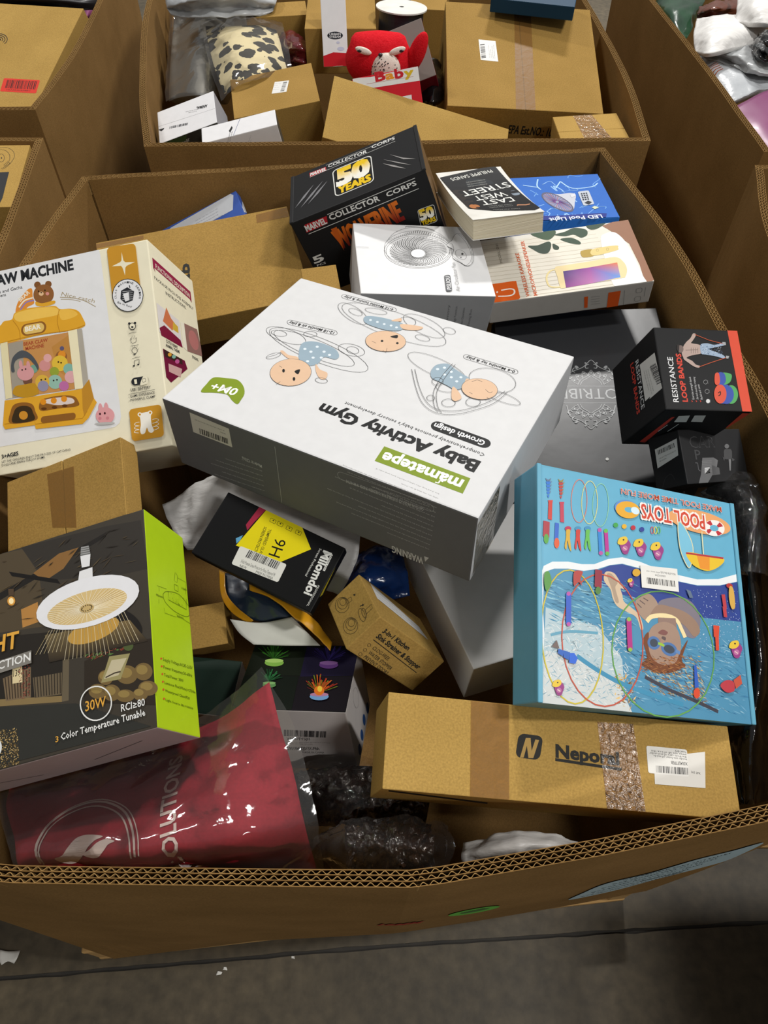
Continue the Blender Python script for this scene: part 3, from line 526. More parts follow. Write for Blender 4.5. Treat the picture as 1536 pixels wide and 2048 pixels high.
  ('T','this keep adult box keep away this under safely view keep of',172.2,43.4,90.1,45.4,2,'#c9c9c9',0),('T','away use this only parts for use heat only dry and care under later safely use under',172.8,51.6,56,54.8,2,'#c9c9c9',0),
  ('T','use of box from safely inside safely under later product away later dry safely use later keep',173.4,59.7,50.4,63.4,2,'#c9c9c9',0),('T','safely care only away all care of view',174,67.7,127.8,69.2,2,'#c9c9c9',0),
  ('T','box of and keep of for safely product for parts away under of',174.5,75.5,95.1,78.3,2,'#c9c9c9',0),('R',[41.8,49.2,168.6,53.6,42.5,36.1,170.6,41.2],.5,'#c9c9c9',.4),('T','CAUTION: PRODUCT SUITABLE FOR CHILDREN UNDER 18 MONTHS',157,42.1,53.4,39.8,5.1,'#c9c9c9',.01),
  ('T','inside this of and use the safely adult inside of dry box',163.6,49.2,88.3,45.7,1.8,'#c9c9c9',0),('T','box safely for under use',-74.4,4.2,-106.4,2,2,'#c9c9c9',0),('T','this parts product dry inside use all from',-75.1,-5,-135.1,-9.5,2,'#c9c9c9',0),
  ('T','use this later later this heat this parts later use',-75.8,-14.5,-154.1,-20.6,2,'#c9c9c9',0),('T','inside product heat under under inside use inside inside for',-76.4,-24,-164.5,-31.3,2,'#c9c9c9',0),
  ('T','use heat use parts safely keep later safely parts',-77.1,-33.7,-147.7,-39.8,2,'#c9c9c9',0),('T','product inside keep parts adult away product inside inside',-77.8,-43.6,-162.8,-51.3,2,'#c9c9c9',0),
  ('T','Made in China',-73.7,6,-104.9,7.7,5.9,'#c9c9c9',.01),]),
 ('tape', 'right', 'tape_clear', [
  ('P',[-166.3,48.3,-102.6,52.2,-93.5,-58.6,-127.7,-58.6,-159.6,-54.3],'#ffffff'),]),
]
ART['claw'] = [
 ('front_print', 'top', 'print_satin', [
  ('P',[-134.7,151.8,59.7,151.8,61.1,142.8,64.1,-86.4,63.9,-98.4,60.5,-106.9,53.7,-111.1,44.1,-111.9,-134.7,-110.2],'#dedede'),('T','CLAW MACHINE',-127.4,130.3,17,130.6,15.1,'#26282b',.035),
  ('T','Dolls and Gacha',-116.9,117.7,-66.2,118.5,4.7,'#26282b',.008),('T','Machine Event',-135.2,111.1,-93.4,112.2,4.7,'#26282b',.008),('T','Nice catch',-6.7,95.6,43.2,74.6,5.7,'#a2916f',0),
  ('K',[-8.7,93.5,12.4,87.9,28.8,80.5,44.6,68.6],1,'#a2916f'),('K',[-7.9,90.3,7.9,86.7,22.4,81],.8,'#a2916f'),('C',[-80.8,81.6,-77.7,95.6,-68.7,106.4,-57.7,115.2,-51.2,114.5,-51.4,103,-50.4,92.4,-61.9,88.4,-67.3,80],'#d98a35'),
  ('K',[-74.9,90.9,-65.1,99.4,-51.6,101],2.2,'#e9e0c8'),('K',[-73.2,86.4,-63.2,95.9,-49.9,96.9],2.2,'#8f7bb0'),('T','BEAR',-71.8,98.7,-54.7,108.9,6.1,'#ece4cf',.02),('E',[-41.9,118.9,5.2,-1,-.6,-4.9],'#7c4f28'),
  ('E',[-24.6,116.5,5.1,-1,-.6,-4.9],'#7c4f28'),('E',[-33.8,102.7,16.2,-.3,.9,-15.2],'#8a5a30'),('E',[-37.4,104.4,3.9,-.8,-.4,-3.1],'#d9b48a'),('E',[-37.2,106,1.3,-.3,-.1,-1],'#33200f'),
  ('E',[-41.2,108.9,1.1,-.2,-.2,-1.4],'#24180c'),('E',[-31,108.2,1.1,-.2,-.2,-1.4],'#24180c'),('E',[-27.7,102.5,2.8,-.6,-.3,-2.6],'#d08a80'),('C',[-47.5,94.3,-37.5,89.8,-18.8,90.3,-18.3,85.7,-33.8,84.1,-46.5,87.9],'#d9a02c'),
  ('C',[-108.4,69.1,-101.1,74.6,-88.2,75.1,-82.8,83.6,-68.7,86.6,-51.1,86.3,-33.8,83.7,-17.7,81.8,-10.7,75.9,6.3,73,17.5,67.1,22.9,56.3,25.4,44.1,11.2,40.7,-1.8,40.5,-27.7,42.3,-56.1,43.1,-82.7,41.5,-111.6,41.1,-125,40.9,-124.3,66.9],'#d9a02c'),
  ('C',[-82.5,81.9,-53.5,84.6,-19,80,-13.7,68.6,-42.2,67.9,-77.3,69.4],'#e8bd55'),('C',[-10.9,74.2,6.2,71.7,15.9,62.8,4.6,58.8,-10.4,59.7],'#e6b64a'),('K',[-11.9,75.5,-17.1,58.9,-14.8,40.9],1,'#b47d1d'),
  ('K',[-86.8,73.3,-78.6,58.2,-78.3,41.5],1,'#b47d1d'),('K',[-111.4,42.5,-55.9,44.5,-1.7,41.5,25,44.6],1.2,'#b47d1d'),('R',[-75.2,64.2,-34.9,63.3,-75.5,46.2,-35.2,45.4],.5,'#8a5a24'),
  ('R',[-71.9,62.1,-38.2,61.3,-72.2,48.2,-38.5,47.4],.5,'#d9b765'),('T','BEAR',-68.6,52.6,-44,52.6,6.9,'#efe9d8',.03),('P',[-100.4,41.5,-1,38.9,-1.7,-46.2,-100.5,-42.2],'#c08a4e'),('P',[-98.3,40.1,-74.1,39.7,-81.2,-42.7,-99.8,-41.9],'#9c9384'),
  ('P',[-30.1,22.1,-2.6,34.4,-2,-34.3,-25.5,-13.7],'#b8823f'),('T','BEAR CLAW',-73.6,31.9,-35.1,31.3,5,'#a0432a',.02),('T','MACHINE',-71.4,24.6,-41.8,24.3,5.2,'#a0432a',.02),('E',[-43.9,-3.2,9,-1.6,-1,-8.5],'#c98a86'),
  ('E',[-38.3,7.1,6.4,-1.2,-.7,-6],'#d6a09c'),('E',[-16.8,5.2,8.9,-1.6,-1,-8.4],'#8a5a30'),('E',[-15.4,8,5.9,-1.1,-.7,-5.6],'#d98a2a'),('E',[-14.3,17.1,3.4,-.6,-.4,-3.2],'#5b5470'),
  ('E',[-20.1,-4.4,12.3,-2.3,-1.4,-11.6],'#d9b53c'),('E',[-7.3,-15,8.4,-1.5,-.9,-8],'#7fae9e'),('E',[-30,-14.9,7.2,-1.3,-.8,-6.8],'#8f9c35'),('E',[-5.5,-27.5,9.5,-1.7,-1.1,-9],'#d6a3a4'),
  ('E',[-30.7,-30.2,11,-2,-1.2,-10.4],'#8fb5a4'),('E',[-50.5,-26.6,11.1,-2,-1.2,-10.4],'#d3aa3f'),('E',[-49.9,-32.9,8.5,-1.5,-.9,-8],'#8f8aa0'),('E',[-17.6,-38.6,7.6,-1.4,-.8,-7.2],'#b86a9c'),
  ('E',[-61.6,-5.1,6.4,-1.2,-.7,-6.1],'#6f9a86'),('E',[-73.2,-20.5,7.3,-1.3,-.8,-6.9],'#6d4a38'),('C',[-97.5,-1.6,-93.2,17.3,-77.8,25.8,-63.4,17,-54,-.3,-55.4,-8.3,-59.8,.8,-70.5,13.1,-85.8,13.8,-92.1,6.7,-92.2,-3.6],'#4c5054'),
  ('E',[-75.2,-8.8,13.5,-1.2,-.4,-11.3],'#cf9494'),('E',[-81.3,4.7,3,-.6,-.1,-6.6],'#cf9494'),('E',[-69.6,1.6,3,-.6,-.1,-6.6],'#cf9494'),('E',[-80,-3.4,1.3,-.2,-.1,-1.2],'#2a1a18'),
  ('E',[-74.5,-3.1,1.3,-.2,-.1,-1.2],'#2a1a18'),('E',[-32.6,-27.8,1.3,-.2,-.1,-1.2],'#2a1a18'),('E',[-27.2,-27.7,1.3,-.2,-.1,-1.2],'#2a1a18'),('E',[-22,-2,1.3,-.2,-.1,-1.2],'#2a1a18'),
  ('E',[-17.9,-3.8,1.3,-.2,-.1,-1.2],'#2a1a18'),('E',[-51.7,-23.3,1.3,-.2,-.1,-1.2],'#2a1a18'),('E',[-45.1,-23.5,1.3,-.2,-.1,-1.2],'#2a1a18'),('P',[-110.3,42.3,-98.5,42.6,-99.8,-41.9,-110.9,-42],'#ddd2a8'),
  ('P',[-1.8,40.5,12.3,40.9,11.9,-47.4,-.9,-46.7],'#e6dcb8'),('P',[12.5,40.8,20.1,40.2,20.9,-36,11.9,-47],'#a9a294'),('C',[-98.1,-36.6,-93.6,-26.1,-79.3,-25.6,-64,-26.2,-59.3,-33.2,-59.4,-43.5,-81.4,-44.7],'#b98a22'),
  ('P',[-112.6,-43.7,-65.8,-45.8,9.7,-47.8,22.5,-35.6,26.4,-64.9,30.3,-71.5,15.1,-91.7,4.9,-98.8,-68.5,-94,-69.4,-88.1,-116.9,-86.2,-119.5,-79.6],'#d9a02c'),('P',[9.7,-47.8,22.5,-35.6,26.4,-64.9,8.6,-88.9,7.5,-76.6],'#b9842a'),
  ('L',[-116.9,-78.6,-69.1,-80.6,-68.3,-86.9,5.4,-90.8,13.8,-81.7],1.2,'#b47d1d'),('C',[-107.3,-79.2,-104.9,-61.2,-97.7,-52.1,-82.2,-51.8,-69.7,-57,-66.2,-67.9,-66.4,-81.1],'#8a5a24'),
  ('C',[-102.9,-78.9,-100.3,-64,-93.9,-57.3,-82.8,-56.8,-73.4,-60.9,-70,-69.2,-70.2,-80.6],'#3a2c1a'),('E',[-85.5,-70.7,6.9,-1.2,-.7,-6.4],'#c98a2c'),('C',[-57.9,-68.3,-56.3,-54.3,-42.9,-51.5,-21.4,-52.2,-4.6,-56.2,1.4,-63.4,.4,-71.7,-30,-70.1],'#8a5a24'),
  ('C',[-54.3,-55.6,-41,-53.5,-23.8,-54.5,-7.1,-58.8,-5.8,-66.2,-31.5,-64.7],'#d9c9c0'),('E',[-52.2,-56.4,4.7,-.8,-.5,-4.4],'#d98a1f'),('E',[-52.3,-66.6,4.3,-.7,-.2,-2],'#5c3512'),('E',[-35.6,-57.3,4.7,-.8,-.5,-4.4],'#d98a1f'),
  ('E',[-35.7,-67.4,4.2,-.7,-.2,-2],'#5c3512'),('E',[-19.4,-57.7,4.6,-.8,-.5,-4.4],'#d98a1f'),('E',[-19.5,-67.8,4.2,-.7,-.2,-2],'#5c3512'),('R',[-58.5,-77.3,-4,-80.3,-59.3,-87.4,-4.8,-90.3],.45,'#8a5a24'),
  ('E',[34.7,-80.9,3.1,-.5,-.4,-7.2],'#d99a9c'),('E',[43.6,-81.3,3.1,-.5,-.4,-7.2],'#d99a9c'),('E',[40.5,-92.8,14.2,-1.6,-.6,-12.3],'#d99a9c'),('E',[33.1,-89.1,1.5,-.3,-.2,-1.8],'#3a1c20'),
  ('E',[40.5,-89.4,1.5,-.3,-.2,-1.8],'#3a1c20'),('E',[32.3,-95.4,2.5,-.4,-.3,-2.4],'#c77f86'),('E',[43.8,-97,2.5,-.4,-.3,-2.4],'#c77f86'),('E',[38.7,-104.1,15.6,-1.9,.2,-2],'#b4b2ae'),
  ('R',[72.5,151.8,116.8,149.4,72.6,66.6,116.6,64.7],.14,'#c28c2a'),('P',[94.6,140.4,95.8,127.4,98.4,124.3,112.9,121.8,99.8,118.7,97.4,116.3,95.6,105.1,93.2,117.2,91.1,120.5,77.2,122.5,90.5,126,92.9,128],'#e6dfc4'),
  ('E',[96.2,75.3,23.1,-4.6,-2.9,-23.6],'#dedede'),('O',[96.2,75.3,23.1,-4.6,-2.9,-23.6],'#26282b',1.1),('T','C',78.9,73.6,78.6,76.4,2.8,'#26282b',.01),('T','L',78.6,77.1,78.9,79.9,2.8,'#26282b',.01),
  ('T','A',79.1,80.6,79.9,83.2,2.9,'#26282b',.01),('T','W',80.2,83.9,81.5,86.2,2.9,'#26282b',.01),('T','M',84.2,89.3,86.4,90.9,2.9,'#26282b',.01),('T','A',87,91.2,89.5,92.3,2.9,'#26282b',.01),
  ('T','C',90.1,92.5,92.8,93.1,2.9,'#26282b',.01),('T','H',93.5,93.2,96.2,93.2,2.9,'#26282b',.01),('T','I',96.9,93.1,99.7,92.5,2.8,'#26282b',.01),('T','N',100.4,92.3,103,91.3,2.8,'#26282b',.01),
  ('T','E',103.6,90.9,106,89.3,2.7,'#26282b',.01),('T','S',109.1,86.3,110.8,84,2.7,'#26282b',.01),('T','E',111.2,83.3,112.4,80.7,2.7,'#26282b',.01),('T','R',112.6,80,113.3,77.3,2.7,'#26282b',.01),
  ('T','I',113.4,76.6,113.6,73.7,2.8,'#26282b',.01),('T','E',113.6,73,113.2,70.3,2.8,'#26282b',.01),('T','S',113.1,69.6,112.1,67,2.8,'#26282b',.01),('T','Be in fun!',79,67,99.5,55.8,2.7,'#26282b',0),
  ('P',[87,83.8,97,87,106.6,78.9,102.9,66.4,91,64.2,84.5,72],'#26282b'),('P',[89.5,78.2,98.2,79.6,97.7,67.4,91.3,66.6],'#dedede'),('L',[88.9,81.8,104.6,80.3],.5,'#dedede'),('L',[88.6,79,104.2,77.4],.5,'#dedede'),
  ('L',[88.2,76.2,103.9,74.4],.5,'#dedede'),('L',[87.9,73.4,103.5,71.4],.5,'#dedede'),('L',[87.5,70.6,103.1,68.4],.5,'#dedede'),('L',[100.4,89.4,101,85.2],1.2,'#26282b'),('E',[97.6,28.7,5.4,-1,-.6,-5.2],'#26282b'),
  ('E',[97.6,28.7,4.3,-.8,-.5,-4.2],'#e6dfc4'),('E',[93.6,33.5,1.9,-.4,-.2,-1.8],'#26282b'),('E',[102.3,32.6,1.9,-.4,-.2,-1.8],'#26282b'),('E',[97.4,27.5,1.9,-.4,-.2,-1.4],'#26282b'),
  ('L',[91.4,19.3,102.9,19.1],.5,'#26282b'),('L',[91.6,.4,103.7,.1],.5,'#26282b'),('L',[91.8,-17.9,104,-17.7],.5,'#26282b'),('L',[93.2,5.1,92.6,11.7,93.9,9.1,95.9,14.8,96.9,9.7,99.7,14.9,99.8,9.2,102.4,11.1,100.5,4.8,95.2,3.7,93.2,5.1],.6,'#26282b'),
  ('O',[96.9,-7.3,4.1,-.8,-.5,-4.3],'#26282b',.7),('L',[94.2,-12.3,98,-12.4],.8,'#26282b'),('L',[94.7,-13.4,97.7,-13.3],.8,'#26282b'),('L',[92.2,-4.4,90.7,-3.6],.5,'#26282b'),('L',[94.4,-2.2,93.6,-.7],.5,'#26282b'),
  ('L',[97.6,-1.8,97.7,-.2],.5,'#26282b'),('L',[100.5,-3.3,101.5,-2.1],.5,'#26282b'),('L',[102.1,-6.2,103.7,-5.9],.5,'#26282b'),('L',[94.3,-29,95.2,-21.5,101.9,-21.2,101.1,-28.3],.8,'#26282b'),
  ('E',[93,-29.2,1.6,-.3,-.1,-1.2],'#26282b'),('E',[99.8,-28.4,1.6,-.3,-.1,-1.2],'#26282b'),('R',[86.5,-46.2,112.5,-46.9,86.1,-57.4,112.2,-58],.5,'#26282b'),('C',[99,-58.5,104.5,-47.4,109.8,-47.4,111.9,-51.8,110.6,-57.5,106.3,-58.8],'#e6dfc4'),
  ('P',[90.7,-49,94.9,-49.1,94.7,-55.7,91,-55.6],'#e6dfc4'),('R',[103.2,-50.2,108,-50.1,103.2,-55.2,108,-55.1],.2,'#26282b',.5),('T','USB / BATTERY',83.9,-65.2,114.3,-66.2,4.2,'#26282b',.008),
  ('L',[79.9,-68.7,120.2,-68.7],.5,'#26282b'),('T','- GAME EXPERIENCE',79.3,-73.8,119.5,-74.7,3.6,'#26282b',.004),('T','- POWERFUL CLAMP',79.2,-79.6,119.6,-80.3,3.6,'#26282b',.004),
  ('R',[77.9,-90.4,126.5,-91.3,77.1,-137,125.6,-137.6],.12,'#c28c2a'),('C',[93.1,-105.5,91.7,-100.2,96,-99,106.5,-98.8,110.8,-100.9,109.3,-106.3,109.2,-118.2,111.3,-126.5,107.8,-129.5,103.4,-127.1,101.6,-120.9,97.6,-128.1,92.3,-128.8,91,-123,93,-115.4],'#ece8dc'),
  ('E',[93.3,-100.5,3.3,-.6,-.4,-3.1],'#ece8dc'),('E',[93.3,-100.5,1.6,-.3,-.2,-1.6],'#c28c2a'),('E',[109,-100.6,3.3,-.6,-.4,-3.1],'#ece8dc'),('E',[109,-100.6,1.6,-.3,-.2,-1.6],'#c28c2a'),
  ('K',[91.4,-111.2,86.2,-111.3,83.4,-113.8,89.7,-116.5],.7,'#ece8dc'),('K',[111.2,-111,117.4,-110.7,120.2,-113.7,112.6,-116.4],.7,'#ece8dc'),('K',[90.7,-116.6,85.5,-116.7,82.7,-119.2,89.1,-121.5],.7,'#ece8dc'),
  ('K',[110.5,-116.4,116.8,-116.1,119.5,-119.1,111.9,-121.4],.7,'#ece8dc'),('K',[90,-122.1,84.8,-122.2,82,-124.7,88.4,-126.6],.7,'#ece8dc'),('K',[109.8,-121.9,116.1,-121.5,118.8,-124.6,111.3,-126.5],.7,'#ece8dc'),
  ('T','3+AGES',-125.6,-128.5,-99,-127.6,5.3,'#26282b',.03),('T','LET THE CHILDREN ENJOY THE PROCESS OF CATCHING',-126.4,-135.3,-17.7,-134.5,3.3,'#26282b',.004),('T','DOLLS AND BRING THE JOY HOME.',-126.9,-140.1,-57.8,-139,3.3,'#26282b',.004),
  ]),
 ('side_print', 'right', 'print_satin', [
  ('P',[128.5,70.8,127.3,-64,108.4,-63.8,112.2,-56.2,113.9,68.4,107.6,66.1,112.5,71.8],'#8f1c44'),('T','FUNCTIONAL DESCRIPTION',115.6,63.2,114.7,-58.1,7.1,'#e6dccb',.01),('T','PACKAGE INCLUDES ASSEMBLY',95.6,71.8,96.7,-67.5,4.7,'#26282b',0),
  ('T','INSTRUCTIONS.',85,37.6,87.4,-36.2,5,'#26282b',0),('P',[58.6,75.7,57.3,-.1,14.2,-1.8,14.2,77.6],'#d8d2cf'),('P',[20.9,75.9,30.8,57.9,24.7,3.2,14.2,-1.8,10.9,72],'#7a1838'),('P',[36,61,63.1,42.6,50.6,29.7,46.4,16.6,31.3,30.3],'#c8714a'),
  ('P',[47.3,23.5,45.1,7.3,34.1,7.9,33.9,28.6],'#c9a63d'),('P',[57.4,-5.1,59.2,-19.3,13.7,-19,16,-4.4],'#e6e0cc'),('P',[59.2,-19.3,66.1,-72.2,39.3,-79.9,22.5,-79.9,13.7,-19],'#8f6a62'),
  ('E',[41,-50.9,1.3,-19.7,-16.1,.5],'#b0706c'),('T','CUTE FUNNY',4.9,58.1,6.2,18.1,4.8,'#26282b',.01),('T','ANIMAL THEME',-2.2,61.3,.8,12.4,4.6,'#26282b',.01),('P',[-8.6,72.8,-6.1,-3,-17.4,-9.9,-55.7,58.6,-51.1,73.1],'#6e1636'),
  ('P',[-9,70.7,-6.8,7.1,-15.4,7.1,-19.7,69.1],'#3a2320'),('E',[-11.7,51.2,2,-7,-3.1,.8],'#d09a35'),('E',[-10.8,37.1,2,-7.2,-3.2,.9],'#7fae9e'),('E',[-15.3,26.5,2.3,-8.3,-3.7,1],'#b8548c'),
  ('P',[-27.4,60,-23,11.8,-38.2,20.9,-40,61.2],'#c7a09c'),('T','STRONG',7.2,-35.4,8.3,-60.2,4.5,'#26282b',.01),]),
]
ART['lamp'] = [
 ('front_print', 'top', 'print_gloss', [
  ('P',[-134.7,126.8,112.1,126.8,133,124.4,134.7,-31.1,134.7,-126.7,-134.7,-124.8],'#38332b'),('P',[-134.7,70.2,-134.7,126.8,-57.8,126.8,-24.8,124.2,-1.9,83.6,6.5,17.6,-132,37.9],'#4a3f2e'),
  ('P',[-26.9,126.8,-25.4,126.8,85.6,119.6,130.4,113.2,134.7,64.2,134.7,49.6,102.3,52.2,6.1,73.5],'#2e2a25'),('P',[-53.7,75.8,85.4,111.6,85.2,105.7,-53.4,66.2],'#1d1a17'),('P',[-10,87.9,23.9,103.1,49.7,103,29.7,81.8,6.1,73.5],'#7d5a30'),
  ('P',[-42.5,99.7,21.8,70.7,25.7,63.8,-38.2,92.5],'#14110f'),('P',[-25,46.7,-3.5,49.8,-1.3,25.2,-22.5,23.9],'#a5763c'),('P',[29.3,11.2,36.9,9,35.1,-73.9,27,-73.5],'#5c5240'),('P',[-106.5,-37.9,27.1,-65.4,27,-73.5,-105.7,-48.2],'#7a6743'),
  ('P',[-111.5,32.3,29.3,5.8,27.1,-67,-106.3,-39.6],'#231f1a'),('P',[-45.8,-28.8,-11,-25.2,-10.4,-59,-41.1,-55.3],'#6b5a44'),('P',[-8.4,-37.8,27.2,-41.3,26.7,-65.3,-5.8,-61],'#5e523f'),
  ('L',[-43,-28.7,-39.3,-54.1],1.2,'#33291f'),('L',[-39.2,-28.5,-35.9,-54.5],1.2,'#33291f'),('L',[-35.4,-28.3,-32.6,-54.9],1.2,'#33291f'),('L',[-31.7,-28.1,-29.2,-55.2],1.2,'#33291f'),
  ('L',[-27.9,-27.9,-25.9,-55.6],1.2,'#33291f'),('L',[-24.1,-27.7,-22.5,-55.9],1.2,'#33291f'),('L',[-20.4,-27.5,-19.2,-56.3],1.2,'#33291f'),('L',[-16.6,-27.3,-15.8,-56.7],1.2,'#33291f'),
  ('L',[-12.9,-27.1,-12.5,-57],1.2,'#33291f'),('L',[-6.5,-38,-4.3,-60.6],1,'#2a241c'),('L',[-3,-38.3,-1,-60.9],1,'#2a241c'),('L',[.6,-38.6,2.3,-61.3],1,'#2a241c'),('L',[4.1,-39,5.6,-61.6],1,'#2a241c'),
  ('L',[7.6,-39.3,8.9,-62],1,'#2a241c'),('L',[11.1,-39.6,12.2,-62.3],1,'#2a241c'),('L',[14.6,-40,15.4,-62.7],1,'#2a241c'),('L',[18.2,-40.3,18.7,-63],1,'#2a241c'),('L',[21.7,-40.6,22,-63.4],1,'#2a241c'),
  ('L',[25.2,-41,25.3,-63.7],1,'#2a241c'),('P',[-33.9,-17.3,-21.9,-18.8,-21,-39.6,-33.3,-38.1],'#c9b98f'),('T','139-',-32.9,-30.5,-22,-31.2,7,'#3a3226',.01),('S',[-27.1,-20.9,-12,-21.4,-11.4,-58.8,-22.5,-57.6],2,90,2,1.4,20,60,['#8a3f35','#6b2f28','#a5604a']),
  ('P',[-105.7,-48.2,43.2,-79.2,128.3,-124.1,-100.4,-121.8],'#2b2b27'),('P',[54.7,-35.9,109.5,-28.7,134.7,-32.4,134.7,-104,53.8,-80.3],'#2a231b'),('E',[70,-73.2,10.9,-2.8,-.2,-8],'#6b5733'),
  ('E',[68.3,-70.8,6.8,-1.8,-.1,-4.4],'#85703f'),('E',[85.8,-78.8,10.1,-2.6,-.3,-8.7],'#6b5733'),('E',[84.1,-76.5,6.3,-1.6,-.2,-4.8],'#85703f'),('E',[101.3,-86,10.7,-2.7,-.3,-6.6],'#6b5733'),
  ('E',[99.7,-83.7,6.6,-1.7,-.2,-3.7],'#85703f'),('E',[104.1,-64.1,12.5,-3.3,-.5,-10],'#6b5733'),('E',[102.5,-61.7,7.8,-2.1,-.3,-5.5],'#85703f'),('E',[123.4,-65.9,10.3,-2.7,-.6,-9.3],'#6b5733'),
  ('E',[121.8,-63.5,6.4,-1.7,-.3,-5.1],'#85703f'),('E',[127.5,-84.8,11,-2.9,-.5,-7.8],'#6b5733'),('E',[125.9,-82.4,6.9,-1.8,-.3,-4.3],'#85703f'),('E',[118.5,-88.9,8.5,-2.2,-.4,-6.3],'#6b5733'),
  ('E',[116.9,-86.5,5.3,-1.4,-.2,-3.5],'#85703f'),('E',[79.4,-60.8,8.8,-2.3,-.3,-8.1],'#6b5733'),('E',[77.7,-58.4,5.5,-1.4,-.2,-4.5],'#85703f'),('P',[84.6,-38.9,109.1,-42.1,96.9,-67.1,73.9,-65.2],'#8d8459'),
  ('P',[87.2,-43.8,105,-46.1,94.4,-62.3,77.5,-62],'#b3a98a'),('L',[79.4,-60.8,90.2,-58.7,97.3,-59],1.5,'#3a3226'),('S',[54.9,-27.4,91.7,-20.3,105.4,-37.8,62,-36.2],4,60,7,2.2,10,40,['#7d3a2a','#6b3326','#4b6b35']),
  ('E',[106.9,-7.2,17.3,-15.3,-4.2,-11],'#191614'),('E',[107.4,-33.2,6,-1.7,-.3,-5.7],'#46522d'),('S',[-47.4,-85.6,-25.4,-87.8,-22.5,-126,-45.8,-126],5,420,1.8,1.4,0,90,['#a58a58','#6b5733','#c2a76f','#4a3c24']),
  ('S',[-76.8,115.9,123.8,115.9,123.8,43.3,-71.2,21.1],6,60,18,1.5,15,30,['#443828','#241f1a','#4f432f']),('E',[-37.6,60.7,5.2,-1.5,.2,-5.7],'#c98f3c'),('E',[-37.6,60.7,3.2,-.9,.1,-3.8],'#f0dca8'),
  ('P',[-41.4,68.4,-42.1,77.2,-34.7,75,-34.4,66.4],'#4a3a2a'),('Q',[6.5,6.8,110.7,-4.7,130.7,-34.5,12.4,-26.3],['#5c5038','#6b5a3a','#2a231b','#2a231b']),('E',[66.5,-4.6,31.4,1.7,1.5,-12.6],'#b0893e'),
  ('L',[12.2,10.6,-4.6,-13],.5,'#a5946a'),('L',[15.9,10.6,.5,-13.8],.5,'#cbbf9f'),('L',[19.5,10.7,5.6,-14.6],.5,'#a5946a'),('L',[23.2,10.7,10.8,-15.3],.5,'#cbbf9f'),('L',[26.8,10.8,15.9,-16.1],.5,'#a5946a'),
  ('L',[30.4,10.8,20.9,-16.8],.5,'#cbbf9f'),('L',[34.1,10.9,26,-17.6],.5,'#a5946a'),('L',[37.7,11,31,-28.7],.5,'#cbbf9f'),('L',[41.3,11,36,-29.4],.5,'#a5946a'),('L',[44.9,11.1,41,-30.1],.5,'#cbbf9f'),
  ('L',[48.6,11.1,46,-30.8],.5,'#a5946a'),('L',[52.2,11.2,51,-31.6],.5,'#cbbf9f'),('L',[55.8,11.2,56,-32.3],.5,'#a5946a'),('L',[59.4,11.3,61,-33],.5,'#cbbf9f'),('L',[63,11.3,65.9,-33.8],.5,'#a5946a'),
  ('L',[66.6,11.4,70.8,-34.5],.5,'#cbbf9f'),('L',[70.2,11.4,75.8,-35.2],.5,'#a5946a'),('L',[73.8,11.5,80.7,-35.9],.5,'#cbbf9f'),('L',[77.3,11.5,85.6,-36.6],.5,'#a5946a'),('L',[80.9,11.6,90.9,-27.2],.5,'#cbbf9f'),
  ('L',[84.5,11.6,95.8,-28],.5,'#a5946a'),('L',[88.1,11.7,100.7,-28.7],.5,'#cbbf9f'),('L',[91.6,11.7,105.5,-29.4],.5,'#a5946a'),('L',[95.2,11.8,110.4,-30.1],.5,'#cbbf9f'),('L',[98.8,11.8,115.3,-30.9],.5,'#a5946a'),
  ('L',[102.3,11.9,120.1,-31.6],.5,'#cbbf9f'),('P',[52.4,90.4,65.5,89.2,64,74.2,54.1,75.3],'#d4d4d4'),('P',[53.6,101.8,63.4,100.7,65.5,89.2,52.4,90.4],'#8c8c8a'),('L',[52.6,99.7,65.3,98.1],.8,'#4a4a48'),
  ('L',[52.5,97,65.3,95.4],.8,'#4a4a48'),('L',[52.5,94.2,65.2,92.7],.8,'#4a4a48'),('L',[52.4,91.5,65.1,89.9],.8,'#4a4a48'),('P',[51.1,71.4,67.6,71.8,67.7,55.1,49,58.8],'#d4d4d4'),('E',[59.9,31,63.5,1.1,10.1,-29.9],'#d6d6d8'),
  ('E',[59.4,25.7,49.2,.6,7.1,-18.6],'#c7ae78'),('L',[68.2,23.3,107.8,26.2],.5,'#e6dcc0'),('L',[68.2,22.7,108.2,23.6],.5,'#e6dcc0'),('L',[68,22.2,107.7,21],.5,'#e6dcc0'),('L',[67.7,21.6,106.1,18.6],.5,'#e6dcc0'),
  ('L',[67.2,21.1,103.7,16.3],.5,'#e6dcc0'),('L',[66.6,20.7,100.3,14.2],.5,'#e6dcc0'),('L',[65.8,20.3,96.1,12.3],.5,'#e6dcc0'),('L',[64.9,19.9,91.2,10.7],.5,'#e6dcc0'),('L',[63.8,19.7,85.6,9.4],.5,'#e6dcc0'),
  ('L',[62.8,19.5,79.6,8.4],.5,'#e6dcc0'),('L',[61.6,19.4,73.1,7.8],.5,'#e6dcc0'),('L',[60.4,19.4,66.3,7.5],.5,'#e6dcc0'),('L',[59.2,19.5,59.4,7.6],.5,'#e6dcc0'),('L',[58,19.7,52.4,8.1],.5,'#e6dcc0'),
  ('L',[56.8,19.9,45.6,8.9],.5,'#e6dcc0'),('L',[55.7,20.2,39,10.1],.5,'#e6dcc0'),('L',[54.7,20.6,32.8,11.5],.5,'#e6dcc0'),('L',[53.8,21.1,27.2,13.3],.5,'#e6dcc0'),('L',[52.9,21.6,22.1,15.4],.5,'#e6dcc0'),
